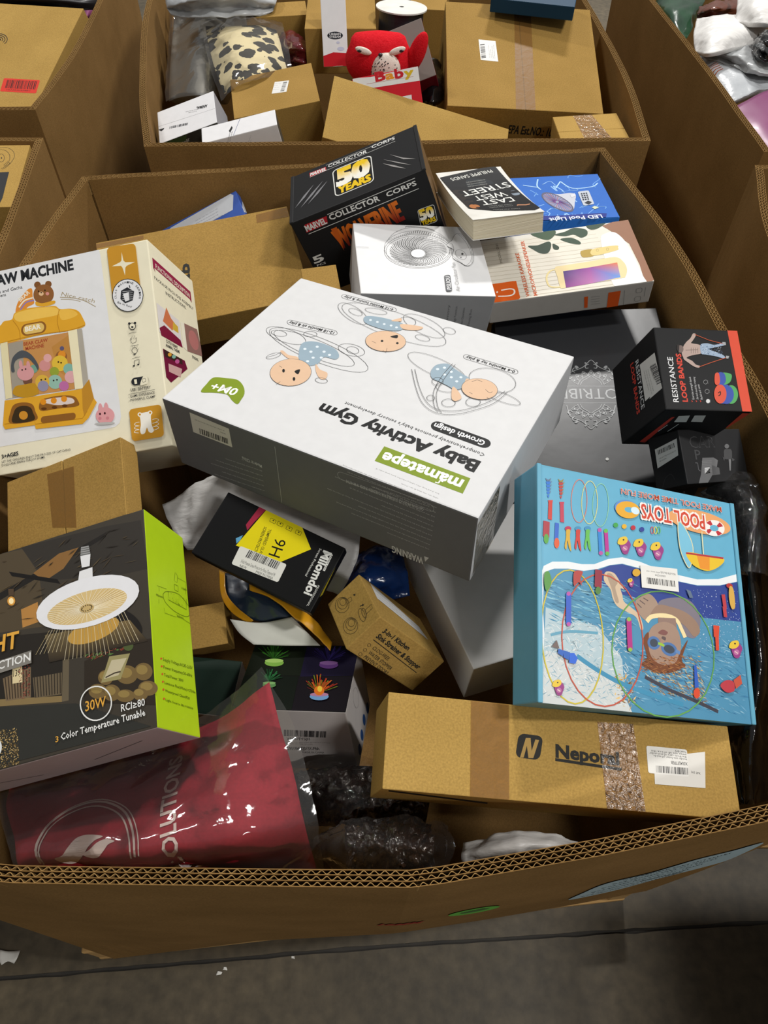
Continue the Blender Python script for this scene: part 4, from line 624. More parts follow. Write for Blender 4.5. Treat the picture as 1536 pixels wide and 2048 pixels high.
  ('L',[52.3,22.1,17.8,17.6],.5,'#e6dcc0'),('L',[51.8,22.7,14.4,20],.5,'#e6dcc0'),('L',[51.4,23.3,11.8,22.6],.5,'#e6dcc0'),('L',[51.2,23.9,10.3,25.2],.5,'#e6dcc0'),('L',[51.2,24.5,9.7,27.9],.5,'#e6dcc0'),
  ('L',[51.4,25,10.1,30.5],.5,'#e6dcc0'),('L',[51.7,25.6,11.6,33],.5,'#e6dcc0'),('L',[52.2,26.1,14,35.4],.5,'#e6dcc0'),('L',[52.9,26.6,17.4,37.5],.5,'#e6dcc0'),('L',[53.7,26.9,21.7,39.5],.5,'#e6dcc0'),
  ('L',[54.6,27.3,26.7,41.1],.5,'#e6dcc0'),('L',[55.6,27.5,32.4,42.4],.5,'#e6dcc0'),('L',[56.7,27.7,38.7,43.4],.5,'#e6dcc0'),('L',[57.9,27.8,45.4,44],.5,'#e6dcc0'),('L',[59.1,27.8,52.4,44.3],.5,'#e6dcc0'),
  ('L',[60.3,27.7,59.5,44.1],.5,'#e6dcc0'),('L',[61.5,27.5,66.5,43.6],.5,'#e6dcc0'),('L',[62.7,27.3,73.4,42.7],.5,'#e6dcc0'),('L',[63.8,27,80,41.5],.5,'#e6dcc0'),('L',[64.8,26.6,86.2,40],.5,'#e6dcc0'),
  ('L',[65.7,26.1,91.8,38.1],.5,'#e6dcc0'),('L',[66.5,25.6,96.7,36],.5,'#e6dcc0'),('L',[67.2,25.1,100.8,33.8],.5,'#e6dcc0'),('L',[67.7,24.5,104.1,31.3],.5,'#e6dcc0'),('L',[68,23.9,106.4,28.8],.5,'#e6dcc0'),
  ('E',[59.7,23.6,9,-.4,1,-5],'#b89e68'),('E',[66.1,23.4,.9,-.3,0,-.7],'#4a3c22'),('E',[65.5,22,.9,-.3,0,-.7],'#4a3c22'),('E',[63.7,20.9,.9,-.3,0,-.7],'#4a3c22'),('E',[61.1,20.4,.9,-.3,0,-.7],'#4a3c22'),
  ('E',[58.2,20.5,.9,-.3,0,-.7],'#4a3c22'),('E',[55.7,21.2,.9,-.3,0,-.7],'#4a3c22'),('E',[53.9,22.4,.9,-.3,0,-.7],'#4a3c22'),('E',[53.3,23.8,.9,-.3,0,-.7],'#4a3c22'),('E',[54,25.2,.9,-.3,0,-.7],'#4a3c22'),
  ('E',[55.8,26.3,.9,-.3,0,-.7],'#4a3c22'),('E',[58.4,26.8,.9,-.3,0,-.7],'#4a3c22'),('E',[61.2,26.7,.9,-.3,0,-.7],'#4a3c22'),('E',[63.8,26,.9,-.3,0,-.7],'#4a3c22'),('E',[65.5,24.8,.9,-.3,0,-.7],'#4a3c22'),
  ('T','LIGHT',-96.8,5.1,-26.6,1.4,18.9,'#cf9a3c',.02),('P',[-108.5,-9.8,-9.4,-6.8,-9,-21.4,-107.5,-23.9],'#77736c'),('T','FAN FUNCTION',-106,-17.7,-10.2,-18.1,9.2,'#d8d8d4',.01),('O',[68.1,-85.6,18,-2.7,.5,-18],'#d8d8d4',1.4),
  ('T','30W',55.7,-91.2,79.7,-91.4,10.3,'#cf9a3c',.01),('T','RCI≥80',96.7,-101.7,123.8,-101.9,7.3,'#d8d8d4',.012),('T','3',20.7,-114.5,24.2,-114.5,5.7,'#cf9a3c',.01),('T','Color Temperature Tunable',26.9,-113.9,123.7,-112.2,7,'#d8d8d4',.014),
  ('E',[-48.2,-102.9,5.5,-1.3,.3,-8.7],'#cfcfcf'),]),
 ('end_print', 'right', 'print_satin', [
  ('T','Supply Voltage:AC85-265V',-52.8,26.6,-48.9,-41.7,3.8,'#4a5a14',.006),('E',[-51.2,30.3,.4,-2,-1.2,.2],'#c7502a'),('T','Power frequency:50-60Hz',-61.4,26.6,-58.5,-39.2,3.5,'#4a5a14',.006),
  ('E',[-59.8,30.3,.4,-2,-1.2,.2],'#c7502a'),('T','Total Power: 30W',-69.9,26.7,-68.7,-16.6,3.3,'#4a5a14',.006),('E',[-68.3,30.2,.4,-1.9,-1.2,.2],'#c7502a'),('T','Luminous Flux(White):>2750lm',-78.4,26.7,-77.1,-43.3,3.1,'#4a5a14',.006),
  ('E',[-76.7,30.2,.4,-1.9,-1.2,.2],'#c7502a'),('T','Waterproof Class:IP20',-86.8,26.7,-86.6,-27.7,2.8,'#4a5a14',.006),('E',[-85.1,30.2,.3,-1.9,-1.2,.2],'#c7502a'),('T','Light Source life:>30000',-96.7,26.9,-97.3,-34.1,2.6,'#4a5a14',.006),
  ('E',[-95,30.4,.3,-1.9,-1.2,.2],'#c7502a'),('L',[67.6,-17.4,55.3,-13.7,55.2,-20.3,64.6,-23.2,67.6,-19.2],.5,'#4a5a14'),('L',[50.1,-12.9,43.2,-12.6,43.5,-21.1,51.2,-22.3,50.8,-13],.6,'#4a5a14'),
  ('K',[28.2,16.4,20,12.4,14.7,-7.7,15.3,-33.3,20.7,-45.6,30.7,-45.9],.6,'#4a5a14'),('K',[28.2,16.4,34.9,7,40.4,-22.5,32.2,-45.9],.6,'#4a5a14'),('L',[36.1,3.3,25.2,4.8,25.7,-38.8,40,-40.5],.6,'#4a5a14'),
  ('S',[35.1,3.5,40,-40.5,26.5,-38.2,25.2,4.8],3,40,3,.5,30,60,['#4a5a14']),('L',[35.1,28.6,37.7,7.3],.4,'#4a5a14'),('L',[34.9,24.6,29.3,24.7],.4,'#4a5a14'),('L',[13.7,27.3,19.4,26.6],.4,'#4a5a14'),
  ('L',[11.5,16.3,5.7,15.7,7.9,-10.2],.4,'#4a5a14'),('L',[10.2,-28.8,9.3,-45.9],.4,'#4a5a14'),('L',[62.2,-22.1,63.2,-43.2,46,-40.3],.4,'#4a5a14'),('T','90mm',21.3,32.2,23.3,17.1,2.8,'#4a5a14',0),
  ('T','260mm',8.8,-12.2,10.2,-29.5,3.1,'#4a5a14',0),('T','100',50.2,-31.5,51.3,-43.2,2.7,'#4a5a14',0),]),
 ('under_print', 'front', 'print_matte', [
  ('L',[23.1,-14.8,97,11.5],1.2,'#3a3132'),('L',[-88.4,-5.6,-45.2,-21.6],1.2,'#3a3132'),]),
]
ART['marvel'] = [
 ('lid_print', 'top', 'print_satin', [
  ('P',[-85.2,67,-52.4,64.7,-51.3,50,-83.8,51.7],'#a51f28'),('T','MARVEL',-83.5,55.1,-52.1,52.2,10.5,'#cfcfcb',.03),('T','COLLECTOR',-48,58,27.1,54.1,10.2,'#cfcfcb',.02),('T','CORPS',36.6,61.4,80.4,59.4,10.1,'#cfcfcb',.02),
  ('L',[-51.8,69.5,79.2,68.6],.8,'#cfcfcb'),('L',[-83.8,50.6,80.6,52.2],.8,'#cfcfcb'),('R',[-40.5,40.6,34.5,40.2,-36.8,-54.1,34.7,-53.2],.14,'#d2d2cc'),('R',[-38.5,38.1,32.7,37.7,-35.1,-51.8,33,-51],.13,'#141414'),
  ('T','50',-30.8,-20.1,27.5,-19.7,52.7,'#d8b41c',.05,'#e2e0d6'),('T','YEARS',-29.8,-46.8,29,-46.1,21.1,'#d8b41c',.04),('P',[-112.8,-36.3,-96,-5.7,-76,19.5,-93.2,-12.1],'#77777a'),('P',[-101.7,-42.7,-81.5,-9.3,-58.2,18.7,-78.8,-15.8],'#77777a'),
  ('P',[-88,-40.5,-70.4,-11.4,-49.7,12.3,-67.7,-17.8],'#77777a'),('P',[67,14.2,89.4,-15.6,109.9,-35.7,89.4,-20.7],'#8f8c8a'),('P',[54.5,6.3,80.9,-24.4,101.4,-50.6,80.6,-28.2],'#8f8c8a'),
  ('P',[52.6,-6.5,72.8,-29,91.5,-55,71.1,-33.6],'#8f8c8a'),]),
 ('front_print', 'front', 'print_satin', [
  ('P',[-100.1,63.7,-58.6,63.7,-62.1,50.5,-102.9,49.1],'#a51f28'),('T','MARVEL',-101.4,51,-62.8,51.4,10.5,'#cfcfcb',.03),('T','COLLECTOR',-55.7,54,35.4,53.8,9.6,'#cfcfcb',.025),('T','CORPS',48.2,55.2,100.8,55.7,7.7,'#cfcfcb',.025),
  ('L',[-56.4,65.5,101.6,67.6],1,'#cfcfcb'),('L',[-100.7,45.6,101.7,48.5],1,'#cfcfcb'),('T','WOLVERINE',-60.8,-2.3,62.3,7.1,35.2,'#c9661d',.03,'#7c1d16'),('P',[-61.7,38.9,-50.8,39.2,-56.7,-7.6],'#b8561b'),
  ('R',[87.5,13.9,117.2,13,83.5,-18.4,113.8,-19.2],.14,'#d2d2cc'),('R',[88.1,13.1,116.4,12.2,84.3,-17.6,113.1,-18.3],.13,'#141414'),('T','50',88,-6.4,112.1,-7,17.7,'#d8b41c',.05,'#e2e0d6'),
  ('T','YEARS',86.8,-15.9,111.7,-16.5,7.5,'#d8b41c',.04),('T','5',-115.4,-10.7,-95.8,-10.3,12.9,'#cfcfcb',.03),('T','PCS',-113.2,-17.6,-96.4,-17.9,3.9,'#cfcfcb',.01),]),
]
ART['fan'] = [
 ('top_print', 'top', 'print_satin', [
  ('O',[-3.9,19.9,57.1,.9,-6.8,-47.1],'#565656',.6),('O',[-4,19.1,53.9,.7,-6.4,-43.3],'#565656',.5),('O',[-4,28.5,56.1,.9,-7,-48.6],'#565656',.5),('K',[7.7,12.6,20.4,14.2,31.1,10.4,34.7,.6],.9,'#565656'),
  ('K',[7.5,11.2,19.7,11.8,29.3,7,31.1,-3.1],.55,'#565656'),('K',[7.1,9.8,18.7,9.4,27,3.8,27.1,-6.5],.9,'#565656'),('K',[6.5,8.5,17.5,7,24.4,.7,22.7,-9.6],.55,'#565656'),('K',[5.8,7.1,15.9,4.8,21.5,-2.1,18,-12.4],.9,'#565656'),
  ('K',[5,5.9,14.1,2.6,18.2,-4.7,13,-14.7],.55,'#565656'),('K',[4,4.7,12.1,.7,14.7,-7.1,7.9,-16.6],.9,'#565656'),('K',[3,3.6,9.9,-1.1,10.9,-9.1,2.6,-18.1],.55,'#565656'),('K',[1.8,2.6,7.5,-2.7,7,-10.8,-2.7,-19],.9,'#565656'),
  ('K',[.6,1.8,5,-4.1,2.9,-12.1,-8.1,-19.6],.55,'#565656'),('K',[-.8,1,2.3,-5.2,-1.3,-13.1,-13.4,-19.6],.9,'#565656'),('K',[-2.1,.4,-.4,-6.1,-5.4,-13.7,-18.6,-19.2],.55,'#565656'),('K',[-3.5,0,-3.2,-6.7,-9.6,-13.9,-23.6,-18.3],.9,'#565656'),
  ('K',[-4.9,-.3,-6,-7.1,-13.7,-13.8,-28.3,-16.9],.55,'#565656'),('K',[-6.3,-.4,-8.8,-7.2,-17.7,-13.2,-32.8,-15.1],.9,'#565656'),('K',[-7.7,-.4,-11.5,-7,-21.5,-12.3,-36.9,-12.9],.55,'#565656'),
  ('K',[-9.1,-.3,-14.2,-6.6,-25.1,-11.1,-40.6,-10.2],.9,'#565656'),('K',[-10.4,.1,-16.7,-5.9,-28.4,-9.4,-43.8,-7.3],.55,'#565656'),('K',[-11.6,.5,-19,-5,-31.4,-7.5,-46.6,-3.9],.9,'#565656'),
  ('K',[-12.7,1.1,-21.2,-3.8,-34.1,-5.2,-48.8,-.3],.55,'#565656'),('K',[-13.8,1.9,-23.2,-2.3,-36.5,-2.7,-50.5,3.6],.9,'#565656'),('K',[-14.7,2.8,-24.9,-.7,-38.4,.1,-51.7,7.7],.55,'#565656'),
  ('K',[-15.5,3.8,-26.4,1.1,-39.9,3.1,-52.2,11.9],.9,'#565656'),('K',[-16.2,4.9,-27.7,3.1,-41,6.3,-52.1,16.3],.55,'#565656'),('K',[-16.7,6,-28.6,5.3,-41.6,9.6,-51.5,20.7],.9,'#565656'),
  ('K',[-17.1,7.3,-29.3,7.5,-41.8,13,-50.2,25.1],.55,'#565656'),('K',[-17.4,8.6,-29.6,9.9,-41.5,16.5,-48.4,29.4],.9,'#565656'),('K',[-17.4,10,-29.6,12.3,-40.7,20,-45.9,33.7],.55,'#565656'),
  ('K',[-17.3,11.4,-29.3,14.7,-39.5,23.5,-43,37.7],.9,'#565656'),('K',[-17.1,12.8,-28.7,17.2,-37.8,26.9,-39.5,41.6],.55,'#565656'),('K',[-16.7,14.2,-27.8,19.6,-35.7,30.2,-35.6,45.2],.9,'#565656'),
  ('K',[-16.2,15.6,-26.6,22,-33.2,33.4,-31.2,48.5],.55,'#565656'),('K',[-15.5,16.9,-25.1,24.3,-30.3,36.3,-26.5,51.4],.9,'#565656'),('K',[-14.7,18.2,-23.3,26.4,-27,39,-21.5,53.9],.55,'#565656'),
  ('K',[-13.7,19.4,-21.3,28.4,-23.5,41.5,-16.2,56],.9,'#565656'),('K',[-12.7,20.5,-19.1,30.3,-19.7,43.6,-10.8,57.6],.55,'#565656'),('K',[-11.5,21.5,-16.7,31.9,-15.7,45.4,-5.2,58.7],.9,'#565656'),
  ('K',[-10.2,22.3,-14.2,33.3,-11.5,46.8,.3,59.3],.55,'#565656'),('K',[-8.9,23.1,-11.5,34.5,-7.3,47.9,5.8,59.4],.9,'#565656'),('K',[-7.6,23.7,-8.7,35.5,-3,48.6,11.2,59],.55,'#565656'),
  ('K',[-6.2,24.2,-5.9,36.2,1.3,48.9,16.4,58.1],.9,'#565656'),('K',[-4.7,24.5,-3,36.6,5.5,48.7,21.4,56.6],.55,'#565656'),('K',[-3.3,24.6,-.2,36.7,9.7,48.2,26,54.7],.9,'#565656'),('K',[-1.9,24.6,2.6,36.5,13.6,47.2,30.2,52.3],.55,'#565656'),
  ('K',[-.5,24.5,5.3,36.1,17.3,45.9,34,49.5],.9,'#565656'),('K',[.8,24.1,7.9,35.4,20.7,44.2,37.3,46.4],.55,'#565656'),('K',[2,23.6,10.3,34.4,23.8,42.2,40,42.9],.9,'#565656'),('K',[3.2,23,12.5,33.1,26.5,39.8,42.2,39.1],.55,'#565656'),
  ('K',[4.2,22.3,14.5,31.7,28.9,37.2,43.8,35],.9,'#565656'),('K',[5.2,21.4,16.3,30,30.8,34.3,44.8,30.8],.55,'#565656'),('K',[6,20.4,17.8,28.1,32.3,31.1,45.1,26.4],.9,'#565656'),('K',[6.7,19.2,19,26.1,33.3,27.9,44.9,22],.55,'#565656'),
  ('K',[7.2,18,19.9,23.9,33.8,24.4,44,17.5],.9,'#565656'),('K',[7.6,16.8,20.5,21.5,33.8,20.9,42.5,13.1],.55,'#565656'),('K',[7.8,15.4,20.8,19.2,33.4,17.4,40.4,8.8],.9,'#565656'),('K',[7.8,14,20.7,16.7,32.5,13.9,37.8,4.6],.55,'#565656'),
  ('E',[-5.3,12,12,.2,-1.6,-11.7],'#e2e2e2'),('O',[-5.3,12,12,.2,-1.6,-11.7],'#565656',.5),('K',[-54.4,43,-38.6,68.2,-12.3,84.2,17.5,83.8,40.4,68.5,54.3,44.8],.5,'#565656'),('K',[-17.1,85.1,-14.3,88.2,15.3,85.8,31.8,78.4],.9,'#565656'),
  ('L',[-47.8,48.3,-49.3,48.4],.7,'#565656'),('L',[-43.9,51.2,-45.4,50.5],.7,'#565656'),('L',[-40,54,-41.6,52.6],.7,'#565656'),('L',[-36.1,56.7,-37.8,54.6],.7,'#565656'),('L',[-32.2,59.3,-33.9,56.5],.7,'#565656'),
  ('L',[-28.2,61.9,-30.1,58.3],.7,'#565656'),('L',[-24.3,64.4,-26.2,60],.7,'#565656'),('L',[-20.4,66.7,-22.4,61.6],.7,'#565656'),('L',[-16.4,69,-18.6,63.1],.7,'#565656'),('L',[-12.5,71.1,-14.7,64.5],.7,'#565656'),
  ('L',[-8.6,73.1,-10.9,65.8],.7,'#565656'),('L',[-4.7,75,-7.1,66.9],.7,'#565656'),('L',[-.8,76.6,-3.3,67.7],.7,'#565656'),('L',[3.1,78,.5,68.3],.7,'#565656'),('L',[6.7,77.1,4.1,68.2],.7,'#565656'),
  ('L',[10.3,75.8,7.8,67.7],.7,'#565656'),('L',[13.8,74.4,11.4,67],.7,'#565656'),('L',[17.3,72.8,15,66.2],.7,'#565656'),('L',[20.8,71.1,18.6,65.2],.7,'#565656'),('L',[24.3,69.2,22.2,64.1],.7,'#565656'),
  ('L',[27.8,67.3,25.7,62.9],.7,'#565656'),('L',[31.2,65.2,29.3,61.6],.7,'#565656'),('L',[34.7,63,32.8,60.2],.7,'#565656'),('L',[38.1,60.8,36.3,58.6],.7,'#565656'),('L',[41.4,58.5,39.8,57.1],.7,'#565656'),
  ('L',[44.8,56,43.2,55.4],.7,'#565656'),('C',[46.9,36.3,56.2,48.9,63.3,63.6,69.4,71,77.8,68.5,85,50.5,89,22.5,86.3,-1.1,79.2,-14.9,71.5,-17.9,65.2,-11.7,53.6,-.7,52.7,9,56.3,24.9],'#dddddd'),
  ('K',[47.5,40.4,56.2,48.9,63.3,63.6,69.4,71,77.8,68.5,85,50.5,89,22.5,86.3,-1.1,79.2,-14.9,71.5,-17.9,63.6,-9.9,52.7,9,56.8,24.9,56.2,40.8,51.1,39.8],.6,'#565656'),('K',[70.6,70.2,79.9,50.2,84.7,18.4,80.8,-5.2,71.6,-17.2],.5,'#565656'),
  ('K',[73.1,70.4,83.7,50.4,86.8,16.5,82.1,-9],.5,'#565656'),('O',[66.9,11.6,8.2,-6.6,-3.3,-11.8],'#565656',.6),('E',[69.7,13.7,2,.1,-.4,-2.8],'#444444'),('E',[65.7,3.7,1.5,.1,-.3,-2],'#888888'),
  ('T','Air Circulator Fan',51.1,-83.5,53.9,-10.3,6.1,'#8d8d8d',-.004),('R',[38,-84.7,40.7,-42.9,28.1,-86.1,30.6,-44.4],.35,'#55575a'),('T','PISLIOU',37.1,-81.2,38.9,-47,6.6,'#dcdcdc',.012),
  ('L',[-106.8,24.4,-85.9,24.4],.5,'#777777'),]),
 ('side_print', 'front', 'print_satin', [
  ('T','Memory',39.2,-9.4,36.4,33.8,3.3,'#5a5b5c',0),('T','Energy Function',51.9,-9.1,49.2,31.3,3.4,'#5a5b5c',0),('T','Silent Operation',64.4,-8.9,61.9,28.8,3.4,'#5a5b5c',0),('T','Timing Run',76.4,-8.6,74.2,26.3,3.4,'#5a5b5c',0),
  ]),
]
ART['book'] = [
 ('cover_print', 'top', 'print_satin', [
  ('P',[-58.4,81.8,25.1,99.7,50.8,99.7,60.1,-82.3,48.3,-89.1,-13.8,-70.6,-48.4,-48.9],'#19191b'),('P',[-52.5,29.9,-21.2,34.8,-36,-39,-49.5,-48.3],'#2b2522'),('C',[29.4,-59.1,43.5,-43.2,52.9,-46,51.7,-60.6,40.6,-69.9,30.5,-69.3],'#b07a5a'),
  ('C',[-46.3,-40.3,-38.9,-32.4,-30.1,-40.7,-32.2,-50.6,-42.9,-51.6],'#a5683c'),('C',[41.3,2.3,53.7,2.8,52.4,-13.9,41.3,-15.1],'#7d8894'),('C',[-17.5,61.7,5.5,64.3,26.4,45.9,10.9,18.1,-20.7,20.5],'#22262a'),
  ('T','EAST',33.6,-21.3,-22.9,-24,18.6,'#dcdcd6',.006),('T','WEST',30.1,4.6,-27.9,-2,18.7,'#dcdcd6',.006),('T','STREET',48.3,39.5,-42.9,21.5,19.5,'#dcdcd6',.006),('T','PHILIPPE SANDS',38.1,90.8,-42.9,75.1,10.2,'#d0d0c8',.006),
  ('T','astonishing monumental prize',16,58.8,-19.6,55.5,5.2,'#8d8d88',0),('T','astonishing monumental prize',14.9,50.5,-20.9,47.6,5.2,'#8d8d88',0),('T','astonishing monumental prize',14.1,42.2,-22.2,39.6,5.1,'#8d8d88',0),
  ('T','a memoir of law and justice',23.5,-50.8,-16.9,-47.4,4.8,'#8d8d88',0),('T','a memoir of law and justice',22.7,-57.6,-17,-55,4.7,'#8d8d88',0),('T','a memoir of law and justice',28.4,-74.6,-14.5,-65.8,4.7,'#8d8d88',0),
  ]),
]
ART['pool'] = [
 ('top_print', 'top', 'print_satin', [
  ('P',[-99.7,-89.7,-99.7,89.7,99.7,89.7,99.7,-45.7,97.4,-89.7],'#2c63b5'),('K',[16.4,-67.6,22.4,-85.7,26.7,-89,11.9,-89,24.9,-89],1,'#6f9fd8'),('K',[-30.1,-86.1,-31.1,-70.3,-40.9,-78.4,-41.7,-65.8,-28.9,-62.7],1,'#6f9fd8'),
  ('K',[26.9,-11.5,10.9,-29.5,-7.6,-38.7,10.2,-26.9,.6,-18.1],1,'#8fb8e6'),('K',[63.6,-50.7,49.1,-68,35.4,-84.9,35.6,-66,29.3,-82.6],1.6,'#6f9fd8'),('K',[-35.1,-76.2,-33,-80.1,-23.1,-64,-26.5,-55.9,-17.7,-44.1],1.6,'#8fb8e6'),
  ('K',[-43.4,34.5,-31.6,13.6,-35.8,18.2,-33.5,21.5,-40.2,7.5],1.6,'#6f9fd8'),('K',[35.2,-47.3,53.4,-33.7,42.3,-45.5,41,-45.9,56,-37.3],1.6,'#6f9fd8'),('K',[9.4,-74.1,6.7,-65.7,.8,-84,-8.7,-83.5,-10.5,-69.4],1.6,'#8fb8e6'),
  ('K',[19.5,15.8,16,30.3,4.5,47.1,6.9,24.9,-1,45.7],2.6,'#8fb8e6'),('K',[98.5,65.4,99,71.3,98.3,65.6,81.3,46,83.1,32.4],1.6,'#6f9fd8'),('K',[-66.3,-56.8,-52.5,-63.5,-40.3,-49,-40.1,-34.8,-27.2,-27.7],1.6,'#8fb8e6'),
  ('K',[45.4,-89,44,-89,51.5,-89,45.7,-89,35.4,-89],2.6,'#6f9fd8'),('K',[26.4,-22.2,24.4,-4.7,14.5,-15.5,27.9,-11.2,35.1,-23.5],2.6,'#8fb8e6'),('K',[22.6,-71.6,16.6,-79,9.6,-77.7,16.8,-85.9,6.7,-89],2.6,'#6f9fd8'),
  ('K',[38.1,76.7,42,87.7,48.3,88.7,58,80.8,69.8,86.4],2.6,'#5586c9'),('K',[32.3,-85.3,24.7,-89,35,-89,46.3,-89,46.6,-89],1,'#6f9fd8'),('K',[44.4,-89,42.1,-89,47.1,-89,34.5,-89,35.7,-89],1.6,'#5586c9'),
  ('K',[15.3,-73.6,18,-82.6,5.3,-67.8,2.3,-73.4,-8.2,-79.6],2.6,'#8fb8e6'),('K',[-73.8,-5.7,-80.2,14,-91.6,23.1,-99,37.5,-99,40.8],1.6,'#8fb8e6'),('K',[20.2,-39.2,8.4,-54.3,-7.2,-48.8,-13.8,-44.4,-28.9,-56.2],1.6,'#6f9fd8'),
  ('K',[20.8,18,13.8,18.2,30.8,25.3,28.9,41.8,25.3,39.4],2.6,'#5586c9'),('K',[11.9,48.8,8.1,50.3,.7,67.7,-16,55.1,-9.5,59.7],1.6,'#8fb8e6'),('K',[74.1,-35.3,65,-49.7,67.7,-47.1,83.4,-48.5,80.8,-56.7],1.6,'#6f9fd8'),
  ('K',[30.5,25.4,46.9,23.7,45.6,31.7,62.1,30.2,55.1,32],1,'#8fb8e6'),('K',[20.9,64.4,38,33,76.3,35.1,91.2,49.7],2.6,'#a9cbee'),('K',[-20.8,79.3,-27.3,50.2,-22.9,33.4],2.6,'#a9cbee'),
  ('K',[20.9,64.4,6.7,36.5],2.6,'#a9cbee'),('K',[-54.2,56.5,-27,43.6],2.6,'#a9cbee'),('C',[-20,17.1,7.6,10.8,29.7,13.4,38.4,4.2,31.7,-22.9,21.4,-54.9,10.5,-32.8],'#b9bcc6'),('E',[-1.2,-20.5,23.2,-35.7,-9.8,-22],'#5b5a6e'),
  ('E',[-1.2,-20.5,20.8,-31.2,-8.3,-18.5],'#8d8fa6'),('L',[2.1,-20.9,18.7,-50.5],.8,'#5d3a8a'),('L',[1.8,-21.9,16.7,-53.5],.8,'#9a3a5a'),('L',[1.4,-22.8,13.9,-55.1],.8,'#3a4f9a'),('L',[.9,-23.6,10.4,-55.2],.8,'#5d3a8a'),
  ('L',[.3,-24.3,6.4,-53.8],.8,'#9a3a5a'),('L',[-.4,-24.9,2.1,-51],.8,'#3a4f9a'),('L',[-1.1,-25.2,-2.3,-46.8],.8,'#5d3a8a'),('L',[-1.8,-25.3,-6.7,-41.5],.8,'#9a3a5a'),('L',[-2.5,-25.3,-11,-35.3],.8,'#3a4f9a'),
  ('L',[-3.1,-25,-14.8,-28.4],.8,'#5d3a8a'),('L',[-3.7,-24.5,-18,-21],.8,'#9a3a5a'),('L',[-4.2,-23.8,-20.6,-13.6],.8,'#3a4f9a'),('L',[-4.5,-23.1,-22.3,-6.5],.8,'#5d3a8a'),('L',[-4.7,-22.1,-23.1,.1],.8,'#9a3a5a'),
  ('L',[-4.7,-21.2,-22.9,5.8],.8,'#3a4f9a'),('L',[-4.6,-20.2,-21.8,10.3],.8,'#5d3a8a'),('L',[-4.3,-19.2,-19.8,13.5],.8,'#9a3a5a'),('L',[-3.9,-18.2,-16.9,15.2],.8,'#3a4f9a'),('L',[-3.4,-17.4,-13.3,15.4],.8,'#5d3a8a'),
  ('L',[-2.8,-16.7,-9.2,13.9],.8,'#9a3a5a'),('L',[-2.1,-16.2,-4.8,10.9],.8,'#3a4f9a'),('L',[-1.4,-15.8,-.2,6.5],.8,'#5d3a8a'),('L',[-.7,-15.7,4.4,.9],.8,'#9a3a5a'),('L',[0,-15.8,8.6,-5.6],.8,'#3a4f9a'),
  ('L',[.7,-16.1,12.4,-12.6],.8,'#5d3a8a'),('L',[1.2,-16.6,15.6,-20],.8,'#9a3a5a'),('L',[1.7,-17.2,18,-27.4],.8,'#3a4f9a'),('L',[2,-18,19.5,-34.4],.8,'#5d3a8a'),('L',[2.2,-18.9,20.2,-40.7],.8,'#9a3a5a'),
  ('L',[2.2,-19.9,19.9,-46.2],.8,'#3a4f9a'),('P',[28.1,5.4,37.8,10.6,38.6,1.1,28.4,-7.1],'#c9cbd2'),('R',[44.7,16.2,66.6,20.1,43.8,-41.3,65.1,-37.5],.2,'#b4bac4'),('R',[48.9,8.7,52.2,9.6,48.5,3.1,51.9,4],.2,'#2a2d36'),
  ('R',[53.6,9.5,57,10.4,53.3,3.8,56.6,4.7],.2,'#2a2d36'),('R',[58.4,10.2,61.7,11.1,58,4.6,61.3,5.5],.2,'#2a2d36'),('R',[48.3,.6,51.6,1.5,47.9,-5,51.3,-4.1],.2,'#2a2d36'),('R',[53,1.4,56.3,2.2,52.7,-4.2,56,-3.4],.2,'#2a2d36'),
  ('R',[57.7,2.1,61.1,3,57.4,-3.5,60.7,-2.6],.2,'#2a2d36'),('R',[47.7,-7.4,51,-6.5,47.4,-13,50.7,-12.1],.2,'#2a2d36'),('R',[52.4,-6.7,55.7,-5.8,52.1,-12.3,55.4,-11.4],.2,'#2a2d36'),
  ('R',[57.1,-6,60.5,-5.1,56.8,-11.5,60.1,-10.7],.2,'#2a2d36'),('R',[47.1,-15.4,50.4,-14.5,46.8,-20.9,50.1,-20.1],.2,'#2a2d36'),('R',[51.8,-14.7,55.1,-13.8,51.5,-20.2,54.8,-19.3],.2,'#2a2d36'),
  ('R',[56.5,-14,59.8,-13.1,56.2,-19.5,59.5,-18.6],.2,'#2a2d36'),('P',[47.5,-30.8,56.3,-22.6,62.5,-29.4,54.2,-38.8],'#2a2d36'),('P',[57.3,-49.9,64.1,-44.7,70.1,-52.5,61.2,-57.5],'#c2cbb0'),
  ('P',[-93.8,-89.7,-89.9,-63.6,-25.4,-75.1,68.6,-73.5,79.1,-75.8,74.4,-89.7],'#24327f'),('T','LED Pool Light',67.8,-79.3,-28.8,-82.8,12.7,'#d3dbe6',.02),]),
]
